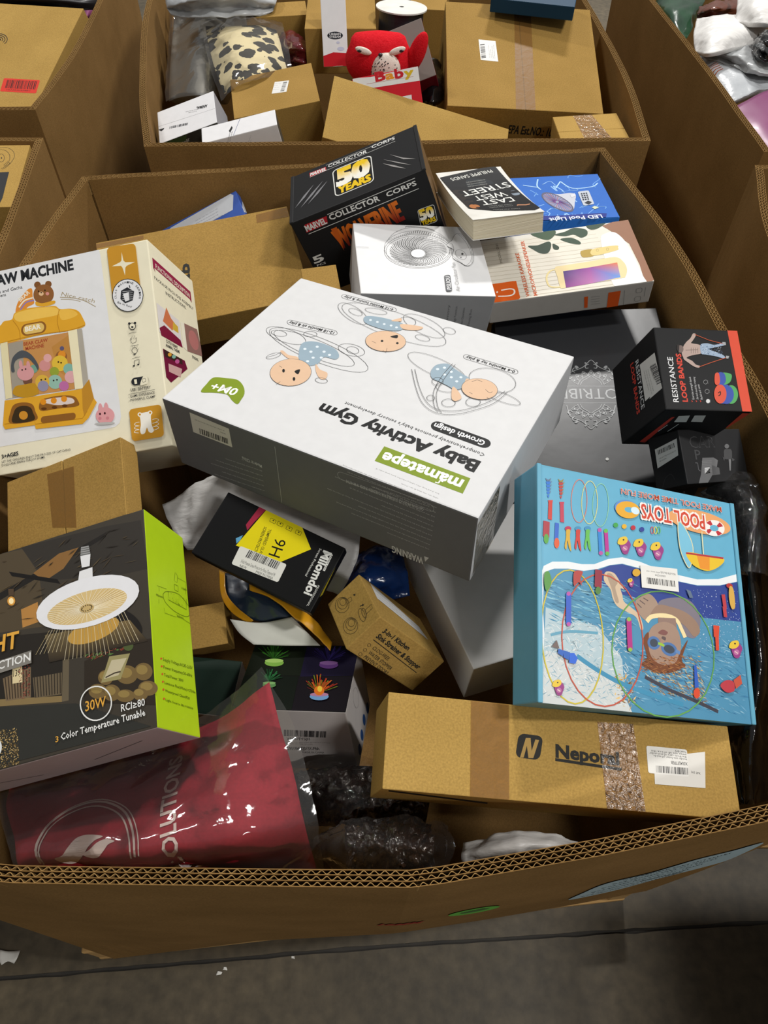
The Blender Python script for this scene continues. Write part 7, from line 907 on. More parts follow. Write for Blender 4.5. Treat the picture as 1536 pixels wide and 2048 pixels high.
ART['galaxy'] = [
 ('top_print', 'top', 'print_satin', [
  ('P',[-73.1,49.6,-72.6,54.8,8.3,49.6,5,.6,-73.1,-.6],'#141a10'),('P',[.9,50.9,73.1,46.7,73.1,2.8,3,-.9],'#1a1430'),('P',[-73.1,-54.9,-73.1,-2,.8,-1,4.1,-53.7,-24.9,-54.9],'#0e150e'),
  ('P',[4.4,-54.9,1.9,-.9,73.1,1.4,73.1,-19.3,72.1,-54,12.2,-54.9],'#140f16'),('P',[-40.4,27.6,-47.9,53.7,-46.1,53.1],'#2a5a1f'),('P',[-40.4,27.6,-63.3,51.8,-61.4,51.2],'#2a5a1f'),('P',[-39.3,54.9,-40.4,27.6,-40.8,54.9],'#3a7a28'),
  ('P',[-40.4,27.6,-20.4,38.2,-18.6,37.6],'#1f4018'),('P',[-40.4,27.6,-39.9,51.3,-38,50.7],'#3a7a28'),('P',[-40.4,27.6,-45.5,42.4,-43.7,41.8],'#1f4018'),('P',[-40.4,27.6,-68.1,47.3,-66.2,46.7],'#3a7a28'),
  ('P',[-42.7,54.9,-40.4,27.6,-44.2,54.9],'#3a7a28'),('P',[-40.4,27.6,-53.5,40.2,-51.7,39.7],'#1f4018'),('P',[-40.4,27.6,-51.6,42.9,-49.8,42.3],'#1f4018'),('P',[-40.4,27.6,-55.3,48.3,-53.5,47.7],'#3a7a28'),
  ('P',[-40.4,27.6,-51.3,44.7,-49.4,44.1],'#3a7a28'),('P',[-40.4,27.6,-60.1,39.3,-58.2,38.8],'#3a7a28'),('P',[-51.8,54.9,-40.4,27.6,-53.3,54.9],'#2a5a1f'),('P',[-40.4,27.6,-35.5,52.9,-33.7,52.3],'#1f4018'),
  ('P',[-40.4,27.6,-63.8,43.3,-61.9,42.7],'#2a5a1f'),('P',[-40.4,27.6,-30.8,39.8,-29,39.3],'#2a5a1f'),('P',[-40.4,27.6,-38,47.1,-36.2,46.5],'#1f4018'),('P',[-40.4,27.6,-55.3,49.4,-53.4,48.8],'#3a7a28'),
  ('P',[-40.4,27.6,-51.8,41.5,-49.9,40.9],'#3a7a28'),('P',[-40.4,27.6,-57.9,45.3,-56.1,44.7],'#3a7a28'),('P',[-40.4,27.6,-57.4,33.9,-55.6,33.3],'#3a7a28'),('P',[-52.2,54.9,-40.4,27.6,-53.6,54.9],'#2a5a1f'),
  ('P',[-40.4,27.6,-47.1,49.6,-45.2,49],'#2a5a1f'),('P',[-40.4,27.6,-50.1,40,-48.3,39.5],'#1f4018'),('P',[-40.4,27.6,-49.5,47.2,-47.7,46.7],'#2a5a1f'),('P',[-40.4,27.6,-43.8,53.7,-41.9,53.1],'#2a5a1f'),
  ('P',[-40.4,27.6,-38.6,40.8,-36.7,40.2],'#3a7a28'),('P',[-40.4,27.6,-30.9,31.7,-29.1,31.2],'#2a5a1f'),('P',[-40.4,27.6,-33.5,37,-31.7,36.5],'#2a5a1f'),('P',[-45.7,54.9,-40.4,27.6,-47.3,54.9],'#3a7a28'),
  ('P',[-40.4,27.6,-22.2,34.4,-20.4,33.9],'#3a7a28'),('P',[-40.4,27.6,-51.9,36.7,-50.1,36.1],'#2a5a1f'),('P',[-40.4,27.6,-31.8,48.4,-30,47.9],'#1f4018'),('P',[-40.4,27.6,-23.8,43.5,-21.9,42.9],'#3a7a28'),
  ('P',[-50.3,54.9,-40.4,27.6,-51.7,54.9],'#3a7a28'),('P',[-48.1,54.9,-40.4,27.6,-49.6,54.9],'#2a5a1f'),('P',[-40.4,27.6,-52.3,43.9,-50.5,43.3],'#1f4018'),('P',[-40.4,27.6,-32.6,34.6,-30.8,34.1],'#2a5a1f'),
  ('P',[-40.4,27.6,-34.2,44.1,-32.4,43.5],'#3a7a28'),('P',[-40.4,27.6,-29.7,31.5,-27.9,30.9],'#3a7a28'),('P',[-40.4,27.6,-39.3,47,-37.4,46.4],'#1f4018'),('P',[-40.4,27.6,-60.2,40.1,-58.3,39.6],'#3a7a28'),
  ('P',[-40.4,27.6,-56.8,42.7,-55,42.1],'#1f4018'),('P',[-40.4,27.6,-36.8,39.6,-35,39],'#3a7a28'),('P',[-40.4,27.6,-36.4,47.2,-34.6,46.6],'#1f4018'),('E',[-37.6,21.1,13.1,.4,1.7,-6.4],'#7fae4a'),
  ('E',[-38.5,24.6,12.7,.4,.9,-3.5],'#a3c86a'),('P',[35.5,25.3,12.1,48.5,13.9,47.9],'#3c2f7d'),('P',[35.5,25.3,9.1,41.9,10.9,41.3],'#2d2560'),('P',[35.5,25.3,47.8,48.8,49.5,48.3],'#2d2560'),
  ('P',[35.5,25.3,45.7,34.9,47.5,34.4],'#2d2560'),('P',[31.8,54.9,35.5,25.3,30.2,54.9],'#3c2f7d'),('P',[35.5,25.3,16.7,32.6,18.4,32.1],'#221c48'),('P',[35.5,25.3,40.5,49.3,42.3,48.7],'#2d2560'),
  ('P',[35.5,25.3,26.5,36.5,28.2,35.9],'#221c48'),('P',[26.2,54.9,35.5,25.3,24.7,54.9],'#3c2f7d'),('P',[35.5,25.3,25.8,38,27.6,37.5],'#2d2560'),('P',[35.5,25.3,9.7,38,11.4,37.4],'#2d2560'),
  ('P',[35.5,25.3,15,31.1,16.7,30.5],'#221c48'),('P',[28.9,54.9,35.5,25.3,27.5,54.9],'#3c2f7d'),('P',[35.5,25.3,45.7,39.5,47.4,39],'#221c48'),('P',[35.5,25.3,14.1,36,15.8,35.4],'#3c2f7d'),
  ('P',[35.5,25.3,21.4,35.5,23.2,34.9],'#221c48'),('P',[35.5,25.3,48.2,53,49.9,52.4],'#3c2f7d'),('P',[35.5,25.3,34.5,38.1,36.3,37.6],'#2d2560'),('P',[35.5,25.3,35.3,37.5,37,36.9],'#3c2f7d'),
  ('P',[35.5,25.3,41.7,42.2,43.5,41.6],'#3c2f7d'),('P',[35.5,25.3,52.8,37.4,54.5,36.8],'#3c2f7d'),('P',[35.5,25.3,47.2,53.8,49,53.2],'#221c48'),('P',[35.5,25.3,39.9,36.6,41.7,36.1],'#2d2560'),
  ('P',[35.5,25.3,29.9,49.5,31.6,48.9],'#2d2560'),('P',[35.5,25.3,50.5,38.4,52.2,37.8],'#2d2560'),('P',[35.5,25.3,14.9,48.7,16.7,48.1],'#3c2f7d'),('P',[35.5,25.3,22.9,43,24.7,42.5],'#3c2f7d'),
  ('P',[35.5,25.3,48.2,37.9,50,37.4],'#221c48'),('P',[28,54.9,35.5,25.3,26.4,54.9],'#2d2560'),('P',[35.5,25.3,30.5,48.1,32.3,47.5],'#3c2f7d'),('P',[35.5,25.3,21.3,44.1,23,43.6],'#2d2560'),
  ('P',[35.5,25.3,50.6,31.1,52.3,30.5],'#2d2560'),('P',[35.5,25.3,38.3,40.3,40,39.7],'#3c2f7d'),('P',[35.5,25.3,30.9,48.7,32.6,48.1],'#221c48'),('P',[35.5,25.3,41,42.9,42.8,42.3],'#3c2f7d'),
  ('P',[35.5,25.3,52,35.1,53.7,34.5],'#2d2560'),('P',[35.5,25.3,55.7,42.3,57.4,41.7],'#3c2f7d'),('P',[35.5,25.3,27.2,52,28.9,51.4],'#221c48'),('P',[35.5,25.3,55.6,37.5,57.3,36.9],'#221c48'),
  ('P',[35.5,25.3,46.5,48.3,48.2,47.7],'#2d2560'),('P',[35.5,25.3,39.7,52.4,41.4,51.8],'#3c2f7d'),('P',[35.5,25.3,11.9,43.3,13.7,42.8],'#3c2f7d'),('P',[35.5,25.3,37,43.8,38.8,43.2],'#221c48'),
  ('P',[35.5,25.3,54.1,45.4,55.8,44.8],'#2d2560'),('P',[35.5,25.3,21.2,44.6,23,44],'#2d2560'),('P',[35.5,25.3,33.3,43,35,42.4],'#2d2560'),('E',[37.8,18.9,12.7,.4,1.2,-6.3],'#6a3f8a'),
  ('E',[37.2,22.4,12.3,.4,.7,-3.5],'#8a5fa0'),('P',[-36.7,-11.5,-48.4,-7.4,-46.6,-7.9],'#1f4a28'),('P',[-36.7,-11.5,-40.8,8.2,-39,7.7],'#17381f'),('P',[-36.7,-11.5,-39.3,-2.1,-37.5,-2.6],'#2a6a3a'),
  ('P',[-36.7,-11.5,-32.1,-5.5,-30.3,-6],'#1f4a28'),('P',[-36.7,-11.5,-37.7,9.8,-36,9.3],'#2a6a3a'),('P',[-36.7,-11.5,-46.2,-7.2,-44.4,-7.7],'#17381f'),('P',[-36.7,-11.5,-57,-3.8,-55.3,-4.3],'#1f4a28'),
  ('P',[-36.7,-11.5,-39.1,-1.8,-37.3,-2.3],'#1f4a28'),('P',[-36.7,-11.5,-50.9,-6.8,-49.1,-7.3],'#17381f'),('P',[-36.7,-11.5,-30.6,6.3,-28.8,5.8],'#2a6a3a'),('P',[-36.7,-11.5,-50,-8.3,-48.3,-8.8],'#17381f'),
  ('P',[-36.7,-11.5,-46.3,-5.9,-44.5,-6.4],'#1f4a28'),('P',[-36.7,-11.5,-21.8,-3.9,-20.1,-4.4],'#17381f'),('P',[-36.7,-11.5,-36,-2.8,-34.3,-3.3],'#1f4a28'),('P',[-36.7,-11.5,-39.2,4.4,-37.5,3.9],'#2a6a3a'),
  ('P',[-36.7,-11.5,-26.5,-3.2,-24.7,-3.7],'#17381f'),('P',[-36.7,-11.5,-41.8,6.3,-40,5.8],'#17381f'),('P',[-36.7,-11.5,-34.4,-3.7,-32.7,-4.2],'#17381f'),('P',[-36.7,-11.5,-45,-.1,-43.3,-.6],'#1f4a28'),
  ('P',[-36.7,-11.5,-53.4,-7.1,-51.7,-7.6],'#2a6a3a'),('P',[-36.7,-11.5,-46.2,-3.1,-44.4,-3.7],'#1f4a28'),('P',[-36.7,-11.5,-46.2,-3.9,-44.5,-4.4],'#17381f'),('P',[-36.7,-11.5,-35.9,-2,-34.2,-2.5],'#1f4a28'),
  ('P',[-36.7,-11.5,-45,-1.4,-43.2,-2],'#2a6a3a'),('P',[-36.7,-11.5,-47.9,-6.4,-46.1,-6.9],'#17381f'),('P',[-36.7,-11.5,-45,-6.3,-43.2,-6.8],'#1f4a28'),('P',[-36.7,-11.5,-34.1,.8,-32.4,.3],'#2a6a3a'),
  ('P',[-36.7,-11.5,-31.5,-5,-29.7,-5.5],'#1f4a28'),('P',[-36.7,-11.5,-45.4,9.7,-43.6,9.1],'#1f4a28'),('P',[-36.7,-11.5,-51.8,4.1,-50,3.6],'#1f4a28'),('P',[-36.7,-11.5,-53.2,-4,-51.5,-4.5],'#17381f'),
  ('P',[-36.7,-11.5,-52.6,-7.7,-50.8,-8.2],'#1f4a28'),('P',[-36.7,-11.5,-51.2,-.7,-49.4,-1.2],'#17381f'),('P',[-36.7,-11.5,-49.4,-7.7,-47.7,-8.2],'#17381f'),('P',[-36.7,-11.5,-23.7,-3.3,-22,-3.8],'#17381f'),
  ('P',[-36.7,-11.5,-45.1,-2,-43.3,-2.5],'#2a6a3a'),('P',[-36.7,-11.5,-29.5,-7,-27.7,-7.5],'#2a6a3a'),('P',[-36.7,-11.5,-24.6,.4,-22.8,-.1],'#2a6a3a'),('P',[-36.7,-11.5,-39.8,-2.1,-38,-2.6],'#2a6a3a'),
  ('P',[-36.7,-11.5,-41.9,9.5,-40.2,9],'#17381f'),('P',[-36.7,-11.5,-21,-3.6,-19.3,-4.1],'#17381f'),('P',[-36.7,-11.5,-39,4.5,-37.2,4],'#2a6a3a'),('P',[-36.7,-11.5,-42.1,-1.9,-40.4,-2.4],'#17381f'),
  ('P',[-36.7,-11.5,-33.9,-2.7,-32.1,-3.2],'#17381f'),('P',[-36.7,-11.5,-29.3,3.3,-27.6,2.8],'#2a6a3a'),('P',[-36.7,-11.5,-44.2,1.1,-42.4,.5],'#2a6a3a'),('E',[-34,-17.6,8.9,.3,1.1,-4.2],'#5a8a50'),
  ('E',[-34.9,-14.3,8.6,.3,.6,-2.3],'#7fae6a'),('P',[33.7,-28.3,19.7,-23.7,21.3,-24.2],'#c9601c'),('P',[33.7,-28.3,22.3,-19.2,24,-19.7],'#a8321c'),('P',[33.7,-28.3,29.5,3.1,31.2,2.6],'#a8321c'),
  ('P',[33.7,-28.3,35.9,-10.3,37.6,-10.8],'#c9601c'),('P',[33.7,-28.3,20.8,-18.2,22.5,-18.7],'#a8321c'),('P',[33.7,-28.3,20.9,.6,22.6,.1],'#6f7a1c'),('P',[33.7,-28.3,42.9,-8,44.6,-8.5],'#a8321c'),
  ('P',[33.7,-28.3,28.7,-12.4,30.4,-12.9],'#a8321c'),('P',[33.7,-28.3,38.1,-17.4,39.8,-17.9],'#a8321c'),('P',[33.7,-28.3,20.6,-11.2,22.3,-11.7],'#c9601c'),('P',[33.7,-28.3,45,-17.8,46.7,-18.3],'#c9601c'),
  ('P',[33.7,-28.3,15.5,-9.4,17.1,-9.9],'#6f7a1c'),('P',[33.7,-28.3,41.5,-7.7,43.1,-8.2],'#6f7a1c'),('P',[33.7,-28.3,23.8,-16.6,25.5,-17.1],'#a8321c'),('P',[33.7,-28.3,24.5,-20.8,26.2,-21.3],'#6f7a1c'),
  ('P',[33.7,-28.3,16.6,-19.7,18.3,-20.2],'#a8321c'),('P',[33.7,-28.3,55.4,-16.6,57.1,-17.1],'#6f7a1c'),('P',[33.7,-28.3,54.5,-12.1,56.1,-12.6],'#a8321c'),('P',[33.7,-28.3,38.7,-4.9,40.4,-5.4],'#c9601c'),
  ('P',[33.7,-28.3,47.5,-20.7,49.2,-21.2],'#6f7a1c'),('P',[33.7,-28.3,12.6,-9.1,14.3,-9.6],'#a8321c'),('P',[33.7,-28.3,29.5,1.2,31.2,.7],'#6f7a1c'),('P',[33.7,-28.3,25,1.5,26.7,1],'#c9601c'),
  ('P',[33.7,-28.3,19.9,-17.4,21.6,-17.9],'#a8321c'),('P',[33.7,-28.3,30.4,-11.3,32.1,-11.8],'#6f7a1c'),('P',[33.7,-28.3,19.7,-5.9,21.4,-6.4],'#a8321c'),('P',[33.7,-28.3,15,-13.9,16.7,-14.4],'#6f7a1c'),
  ('P',[33.7,-28.3,29.8,-1.7,31.5,-2.2],'#a8321c'),('P',[33.7,-28.3,21.3,-11,23,-11.5],'#c9601c'),('P',[33.7,-28.3,38.3,-10.3,40,-10.8],'#6f7a1c'),('P',[33.7,-28.3,32.5,-13.7,34.2,-14.2],'#6f7a1c'),
  ('P',[33.7,-28.3,44.5,-16.3,46.2,-16.8],'#c9601c'),('P',[33.7,-28.3,33.6,-7.5,35.3,-8],'#6f7a1c'),('P',[33.7,-28.3,31.7,-7.7,33.3,-8.2],'#6f7a1c'),('P',[33.7,-28.3,30.9,-12.4,32.5,-12.9],'#c9601c'),
  ('P',[33.7,-28.3,32.5,-6.8,34.2,-7.3],'#a8321c'),('P',[33.7,-28.3,25.9,-19.2,27.6,-19.7],'#a8321c'),('P',[33.7,-28.3,30.3,-17.5,32,-18],'#c9601c'),('P',[33.7,-28.3,24.9,-19.6,26.6,-20.1],'#6f7a1c'),
  ('P',[33.7,-28.3,46,-7.1,47.7,-7.6],'#c9601c'),('P',[33.7,-28.3,38.5,-4,40.2,-4.5],'#a8321c'),('P',[33.7,-28.3,39.8,-10.2,41.5,-10.7],'#a8321c'),('P',[33.7,-28.3,49.9,-13.2,51.6,-13.7],'#a8321c'),
  ('P',[33.7,-28.3,40.6,-17.4,42.2,-17.9],'#c9601c'),('P',[33.7,-28.3,25.9,-14.9,27.6,-15.3],'#6f7a1c'),('P',[33.7,-28.3,28.7,-17.9,30.3,-18.4],'#6f7a1c'),('E',[35.9,-34.1,12.2,.5,1.2,-5.8],'#6f9ac9'),
  ('E',[35.3,-30.9,11.8,.4,.6,-3.2],'#b07a9a'),('E',[34,-24.8,6.6,.2,1.5,-7.5],'#d9701f'),('E',[34.2,-22,3.1,.1,1,-4.8],'#e6c040'),]),
 ('side_print', 'front', 'print_satin', [
  ('B',[-15.5,9.3,56.2,0,2.6,13.1],51,36,'#15151a'),('T','X0047FY5JH',-12.9,1.3,18.1,2.6,5,'#3a3636',.004),('T','product only view under all heat and and keep',-16,-3.9,44.3,-2.1,1.8,'#77716f',0),
  ('T','this adult care keep care adult',-16.3,-7.5,20.2,-6.4,1.8,'#77716f',0),('T','L9018MICJ015Y-FBA',-15.7,-19.9,27.8,-17.6,5.8,'#3a3636',.01),('T','MADE IN CHINA',3.5,-25.8,32.8,-24.5,3.7,'#4a4644',0),
  ]),
 ('side_print', 'right', 'print_satin', [
  ('E',[37.6,-47.5,6.5,-8.3,-3.6,-8.2],'#2a4f86'),('E',[11.4,-39.8,6.1,-8,-3.6,-8],'#2a4f86'),('E',[-11.5,-42.8,5.8,-7.9,-3.5,-7.8],'#2a4f86'),('E',[-32.9,-44.8,5.5,-7.8,-3.5,-7.7],'#2a4f86'),
  ('O',[-4.7,26.7,11.4,-14,-5.7,-13.6],'#9a9694',.5),]),
]
ART['white'] = [
 ('side_print', 'left', 'print_satin', [
  ('T','the all use away heat the',-73.9,-46.1,-76.5,-11.2,1.8,'#777777',0),('T','adult safely view',-70.3,-42.1,-72,-20.1,1.8,'#777777',0),('T','heat product box care view',-66.8,-38.2,-69.5,-3.3,1.8,'#777777',0),
  ('T','for and dry heat from',-63.3,-34.4,-65.4,-8.5,1.8,'#777777',0),('T','box heat keep all later heat',-59.8,-30.6,-62.5,2.2,1.8,'#777777',0),]),
]
ART['midcart'] = [
 ('tape', 'top', 'tape_brown', [
  ('P',[-27.3,47.1,19.3,43.4,18.7,-50.9,-21.3,-37.8],'#fff'),]),
]
ART['bigcart'] = [
 ('tape', 'top', 'tape_brown', [
  ('P',[119.6,103.7,179.7,107.8,179.7,93.7,178.6,83.6,117.7,82.9],'#fff'),]),
 ('tape', 'top', 'tape_brown', [
  ('P',[-179.7,107.5,-91.9,106.6,-93,97.3,-179.7,96.6],'#fff'),]),
 ('lettering', 'top', 'print_matte', [
  ('T','Lab',-27,-45.1,-19.2,19.1,16.3,'#23221f',.04),]),
]
ART['blue'] = [
 ('label', 'top', 'print_satin', [
  ('P',[-84.7,23.1,-66.1,30.2,72.9,34.3,77.4,28.6,65.7,1.1,-66.1,-.8,-84.7,16],'#c2c6cc'),('T','view later under keep of from of all',-14.1,17,37.1,18.1,2,'#555566',0),('T','all heat the the dry inside later this',-15,11.1,36.8,12.2,2,'#555566',0),
  ('T','heat heat view use later later only',-15.8,5.2,34.7,6.3,2,'#555566',0),('T','box parts of view product under dry the',-16.7,-.7,42.9,.7,2,'#555566',0),]),
 ('side_print', 'right', 'print_satin', [
  ('P',[-3.2,10.7,23.4,-10.7,-4,-10.7,-14.8,10.7],'#c9ccd2'),]),
]
ART['labelcart'] = [
 ('label', 'top', 'print_satin', [
  ('P',[5.7,34.4,39.4,28,28.6,-20,-6.1,-14.9],'#d3d2ce'),('B',[14.5,-12.5,11.7,40.4,9.1,-1.9],61,14,'#15151a'),('T','safely heat',4.9,25.6,19.3,21.6,1.8,'#666666',0),('T','care away',2.8,17.4,11.7,14.9,1.8,'#666666',0),
  ('T','under dry',.7,9.2,13.5,5.6,1.8,'#666666',0),('T','this heat and',-1.4,1.1,11.9,-2.7,1.8,'#666666',0),]),
]
ART['white1'] = [
 ('top_print', 'top', 'print_satin', [
  ('T','ANIMAL',52.4,14.8,26.4,19.7,8.1,'#2a2a2a',.03),('T','keep this the inside',25.9,12.4,-.8,18.4,2,'#444444',0),('T','for all dry safely',25.5,7.6,5.7,12,2,'#444444',0),('P',[-69.7,-6,-55.2,-6.9,-56.8,-10.4,-62.9,-13.7],'#2a2a2a'),
  ('B',[-43.6,-15.6,45,-9.6,1.9,6.5],62,20,'#15151a'),('L',[-69.2,3.9,69.2,-6.3],.4,'#9a9a9a'),]),
 ('front_print', 'front', 'print_satin', [
  ('T','Ultrasonic Solar',-78.6,22,-4.3,16.7,9.5,'#b9b5ac',.004),('T','Powered Animal',-82.4,5.8,-5.6,2.1,9.6,'#b9b5ac',.004),('P',[-69.9,34.4,-4.1,32.7,-13.3,20.5,-69.9,21.1],'#3a4a2a'),
  ]),
]
ART['white2'] = [
 ('top_print', 'top', 'print_satin', [
  ('L',[4.3,28.4,-13.3,-29],.8,'#3a4a7a'),('T','view for inside away from away from',-26.6,-54.5,-16.3,1.2,2.2,'#333333',0),('T','away adult adult this view safely',-22.5,-57.8,-14.2,-13.5,2.2,'#333333',0),
  ('P',[-22.3,-7.6,-15.1,8.4,-13.3,-.1,-19.7,-16.4],'#2a2a2a'),('B',[-50.4,-66,5.3,27.2,7,-5.3],63,10,'#15151a'),('T','for the from keep under of',11.5,-89.6,24.7,-47.6,2.2,'#333333',0),
  ('T','use and use keep inside',15.2,-91.9,24.4,-62.7,2.2,'#333333',0),]),
]
ART['babycard'] = [
 ('card_print', 'top', 'print_satin', [
  ('E',[1.3,-14.3,18.8,-.7,-.5,-8.2],'#1c1f26'),('T','URBAN',-12.4,-13.8,15,-14,4.9,'#d0d0d0',.02),('T','STREAM',-12.7,-19.2,14.7,-19.3,4.1,'#d0d0d0',.02),('E',[7.6,-29.4,4.2,-.2,-.1,-2.5],'#b9bcd0'),
  ('E',[13.5,-42.8,8.5,-.3,-.2,-4.1],'#b9bcd0'),('P',[-29.7,-79.7,-29.7,-56.6,-4.9,-49.7,28.1,-52.5,29.7,-54.7,29.7,-79.7],'#b81420'),('P',[-9.7,-79.7,2.2,-79.1,15.9,-79.4,18.1,-79.7],'#ddd6c6'),
  ]),
]
ART['babytray'] = [
 ('front_print', 'top', 'print_satin', [
  ('P',[-73.4,38.7,-72.9,39.7,-59.6,39.7,-33.6,36.7,47.4,39.7,73.4,39.7,73.4,12.3,-37.6,15.8,-73.4,23.1],'#d8d6d2'),('T','B',-23.3,26.3,-1.2,26.4,17,'#b81420',.04),('T','a',-.4,26.3,18.1,26.3,14.8,'#d98a1c',.04),
  ('T','b',20.6,25.1,39.1,25.1,17,'#b81420',.04),('T','y',41.2,24.7,62,24.7,14.9,'#c9a81c',.04),('L',[-44.6,25.3,60.7,22.3],.6,'#b06a5a'),('P',[28.4,-11.6,50.7,-11.5,49.7,-22.9,28.9,-21.4],'#d8d6d2'),
  ]),
]
ART['framebox'] = [
 ('panel_print', 'top', 'print_satin', [
  ]),
]
ART['tapecart'] = [
 ('tape', 'top', 'tape_brown', [
  ('P',[-22.8,-179.3,-9.8,179.3,31.1,179.3,23.1,-179.3],'#fff'),]),
 ('label', 'top', 'print_satin', [
  ('P',[-102.6,48,-61.4,45.2,-57.6,-25.5,-99.4,-22.8],'#d3d2ce'),('B',[-86.5,-15,-2,49.2,-10.9,-2.6],64,14,'#15151a'),('T','from adult from later only parts',-76.9,-14.2,-78.6,30,1.8,'#666666',0),
  ('T','of use adult only all away',-72.8,-14.7,-73.9,15.8,1.8,'#666666',0),('T','heat later view from view the adult',-68.6,-15.3,-70.1,26.7,1.8,'#666666',0),('T','heat safely safely from only of for',-64.4,-15.8,-66.1,32.2,1.8,'#666666',0),
  ]),
 ('lettering', 'front', 'print_matte', [
  ('T','EPA Est.NO.: 10',-29.2,36.1,76.3,32.7,21.5,'#23221f',.02),]),
]
ART['smallcart'] = [
 ('tape', 'top', 'tape_clear', [
  ('P',[-26,88,16.1,88,39.4,-79.6,-20.4,-77.4],'#fff'),]),
]
ART['topblue'] = [
 ('side_print', 'front', 'print_satin', [
  ]),
]
ART['leftcart'] = [
 ('red_label', 'top', 'print_satin', [
  ('R',[125.1,-79,228.1,-75.9,132.8,-123.1,234.9,-119.7],.08,'#c9301f'),('B',[142.4,-111.4,85.3,3.8,-5.5,27.5],71,30,'#25130f'),('T','VRAFRAS5F8BC',147.2,-118.2,216.9,-114.7,3.8,'#25130f',0),
  ]),
 ('symbol_print', 'top', 'print_matte', [
  ('L',[51.2,58.2,53.8,58.4,56.6,57.8,59.3,56.4,61.6,54.6,63.2,52.3,64.1,50,64,47.7,63,45.8],2,'#23221f'),('L',[47.7,64.1,52.5,64.3,57.7,63.2,62.5,60.8,66.7,57.4,69.6,53.3,71.1,49.1,70.9,45,69.1,41.6],2,'#23221f'),
  ('L',[44.2,69.9,51.2,70.3,58.7,68.7,65.8,65.2,71.8,60.2,76,54.4,78.1,48.1,77.9,42.2,75.3,37.3],2,'#23221f'),('E',[55.8,50.2,2.9,.3,1.6,-3.5],'#23221f'),]),
]
ART['leftlow'] = [
 ('drawing_print', 'top', 'print_matte', [
  ('O',[102.3,56.7,5.8,-.1,2.4,-13.8],'#23221f',.7),('E',[102.8,56.6,1.2,0,.4,-2.2],'#23221f'),('K',[94.9,85.1,105,82.8,115,69.5,119.1,49.9,114.4,28.6,108.7,20.3],.7,'#23221f'),('K',[93.7,91.8,108.3,91.6,121.5,78.1,126.5,58.4,120.8,32.8,111.5,18.2],.7,'#23221f'),
  ('L',[111.2,32.9,116.6,43.5,122.1,39.1,115.7,27.8],.7,'#23221f',1),('P',[16.4,1.4,125.2,9.5,127.5,-73.4,125.7,-88.9,35,-86.6],'#26272a'),]),
]
ART['red_bag'] = [
 ('logo_print', ((-0.25339, 0.21434, 0.9118), (0.98551, -0.01193, 0.16921), (0.0, 0.99752, 0.07034), (-0.16963, -0.06932, 0.98307)), 'print_cloth', [
  ('L',[-102.4,-58.6,-106.8,-52.7,-109.9,-46.6,-111.7,-40.4,-112.3,-34.2,-112.1,-28.3,-111.1,-22.5,-109.4,-17,-106.6,-11.9,-102.7,-7.2,-97.6,-3.1,-91.4,.4,-84.5,3.2,-77.1,5,-69.3,5.9,-61.4,5.6,-53.2,4.4,-45,2.1,-36.8,-1.1,-29.1,-5,-22.1,-9.4,-16.1,-14.3,-11.1,-19.5,-6.9,-25,-3.4,-30.7,-.5,-36.7,1.7,-42.7,2.8,-48.7,2.6,-54.7,1,-60.3],2.2,'#c9bcbc'),
  ('L',[-99.2,-59.5,-103.3,-54,-106.2,-48.3,-107.8,-42.5,-108.4,-36.8,-108.2,-31.3,-107.3,-25.9,-105.6,-20.9,-103.1,-16.1,-99.5,-11.8,-94.7,-7.9,-89,-4.6,-82.6,-2.1,-75.7,-.3,-68.6,.4,-61.2,.2,-53.6,-1,-46,-3.1,-38.4,-6,-31.2,-9.6,-24.7,-13.7,-19.2,-18.2,-14.5,-23.1,-10.6,-28.2,-7.3,-33.5,-4.6,-39,-2.6,-44.7,-1.5,-50.3,-1.7,-55.8,-3.2,-61.1],1.6,'#c9bcbc'),
  ('L',[-103.6,-58.1,-108.2,-52,-111.4,-45.7,-113.3,-39.3,-113.9,-33,-113.6,-26.8,-112.6,-20.9,-110.7,-15.3,-107.7,-10,-103.6,-5.2,-98.2,-.9,-91.6,2.8,-84.3,5.6,-76.5,7.5,-68.3,8.3,-60,8.1,-51.4,6.7,-42.7,4.4,-34.1,1.1,-26,-2.9,-18.7,-7.5,-12.4,-12.5,-7.2,-17.9,-2.8,-23.5,.9,-29.5,3.9,-35.6,6.1,-41.8,7.2,-48,6.9,-54.1,5.2,-59.9],1.2,'#c9bcbc'),
  ('C',[-85.8,-55.1,-76.1,-52.2,-70.7,-44,-65.2,-35.7,-53.5,-32.4,-35.7,-34.3,-42.3,-38.3,-47,-44.5,-51.3,-52.7,-59.7,-58.7,-71.8,-59.5],'#c9bcbc'),('C',[-52,-51.9,-45.1,-47.7,-39.2,-40.9,-31.3,-37.5,-20.4,-39.5,-26.5,-42.9,-30.1,-49,-36.2,-54.7,-44.7,-54.9],'#c9bcbc'),
  ('T','SOLUTIONS',55.6,-63.3,15.7,60.2,16.3,'#c9bcbc',.02),]),
]
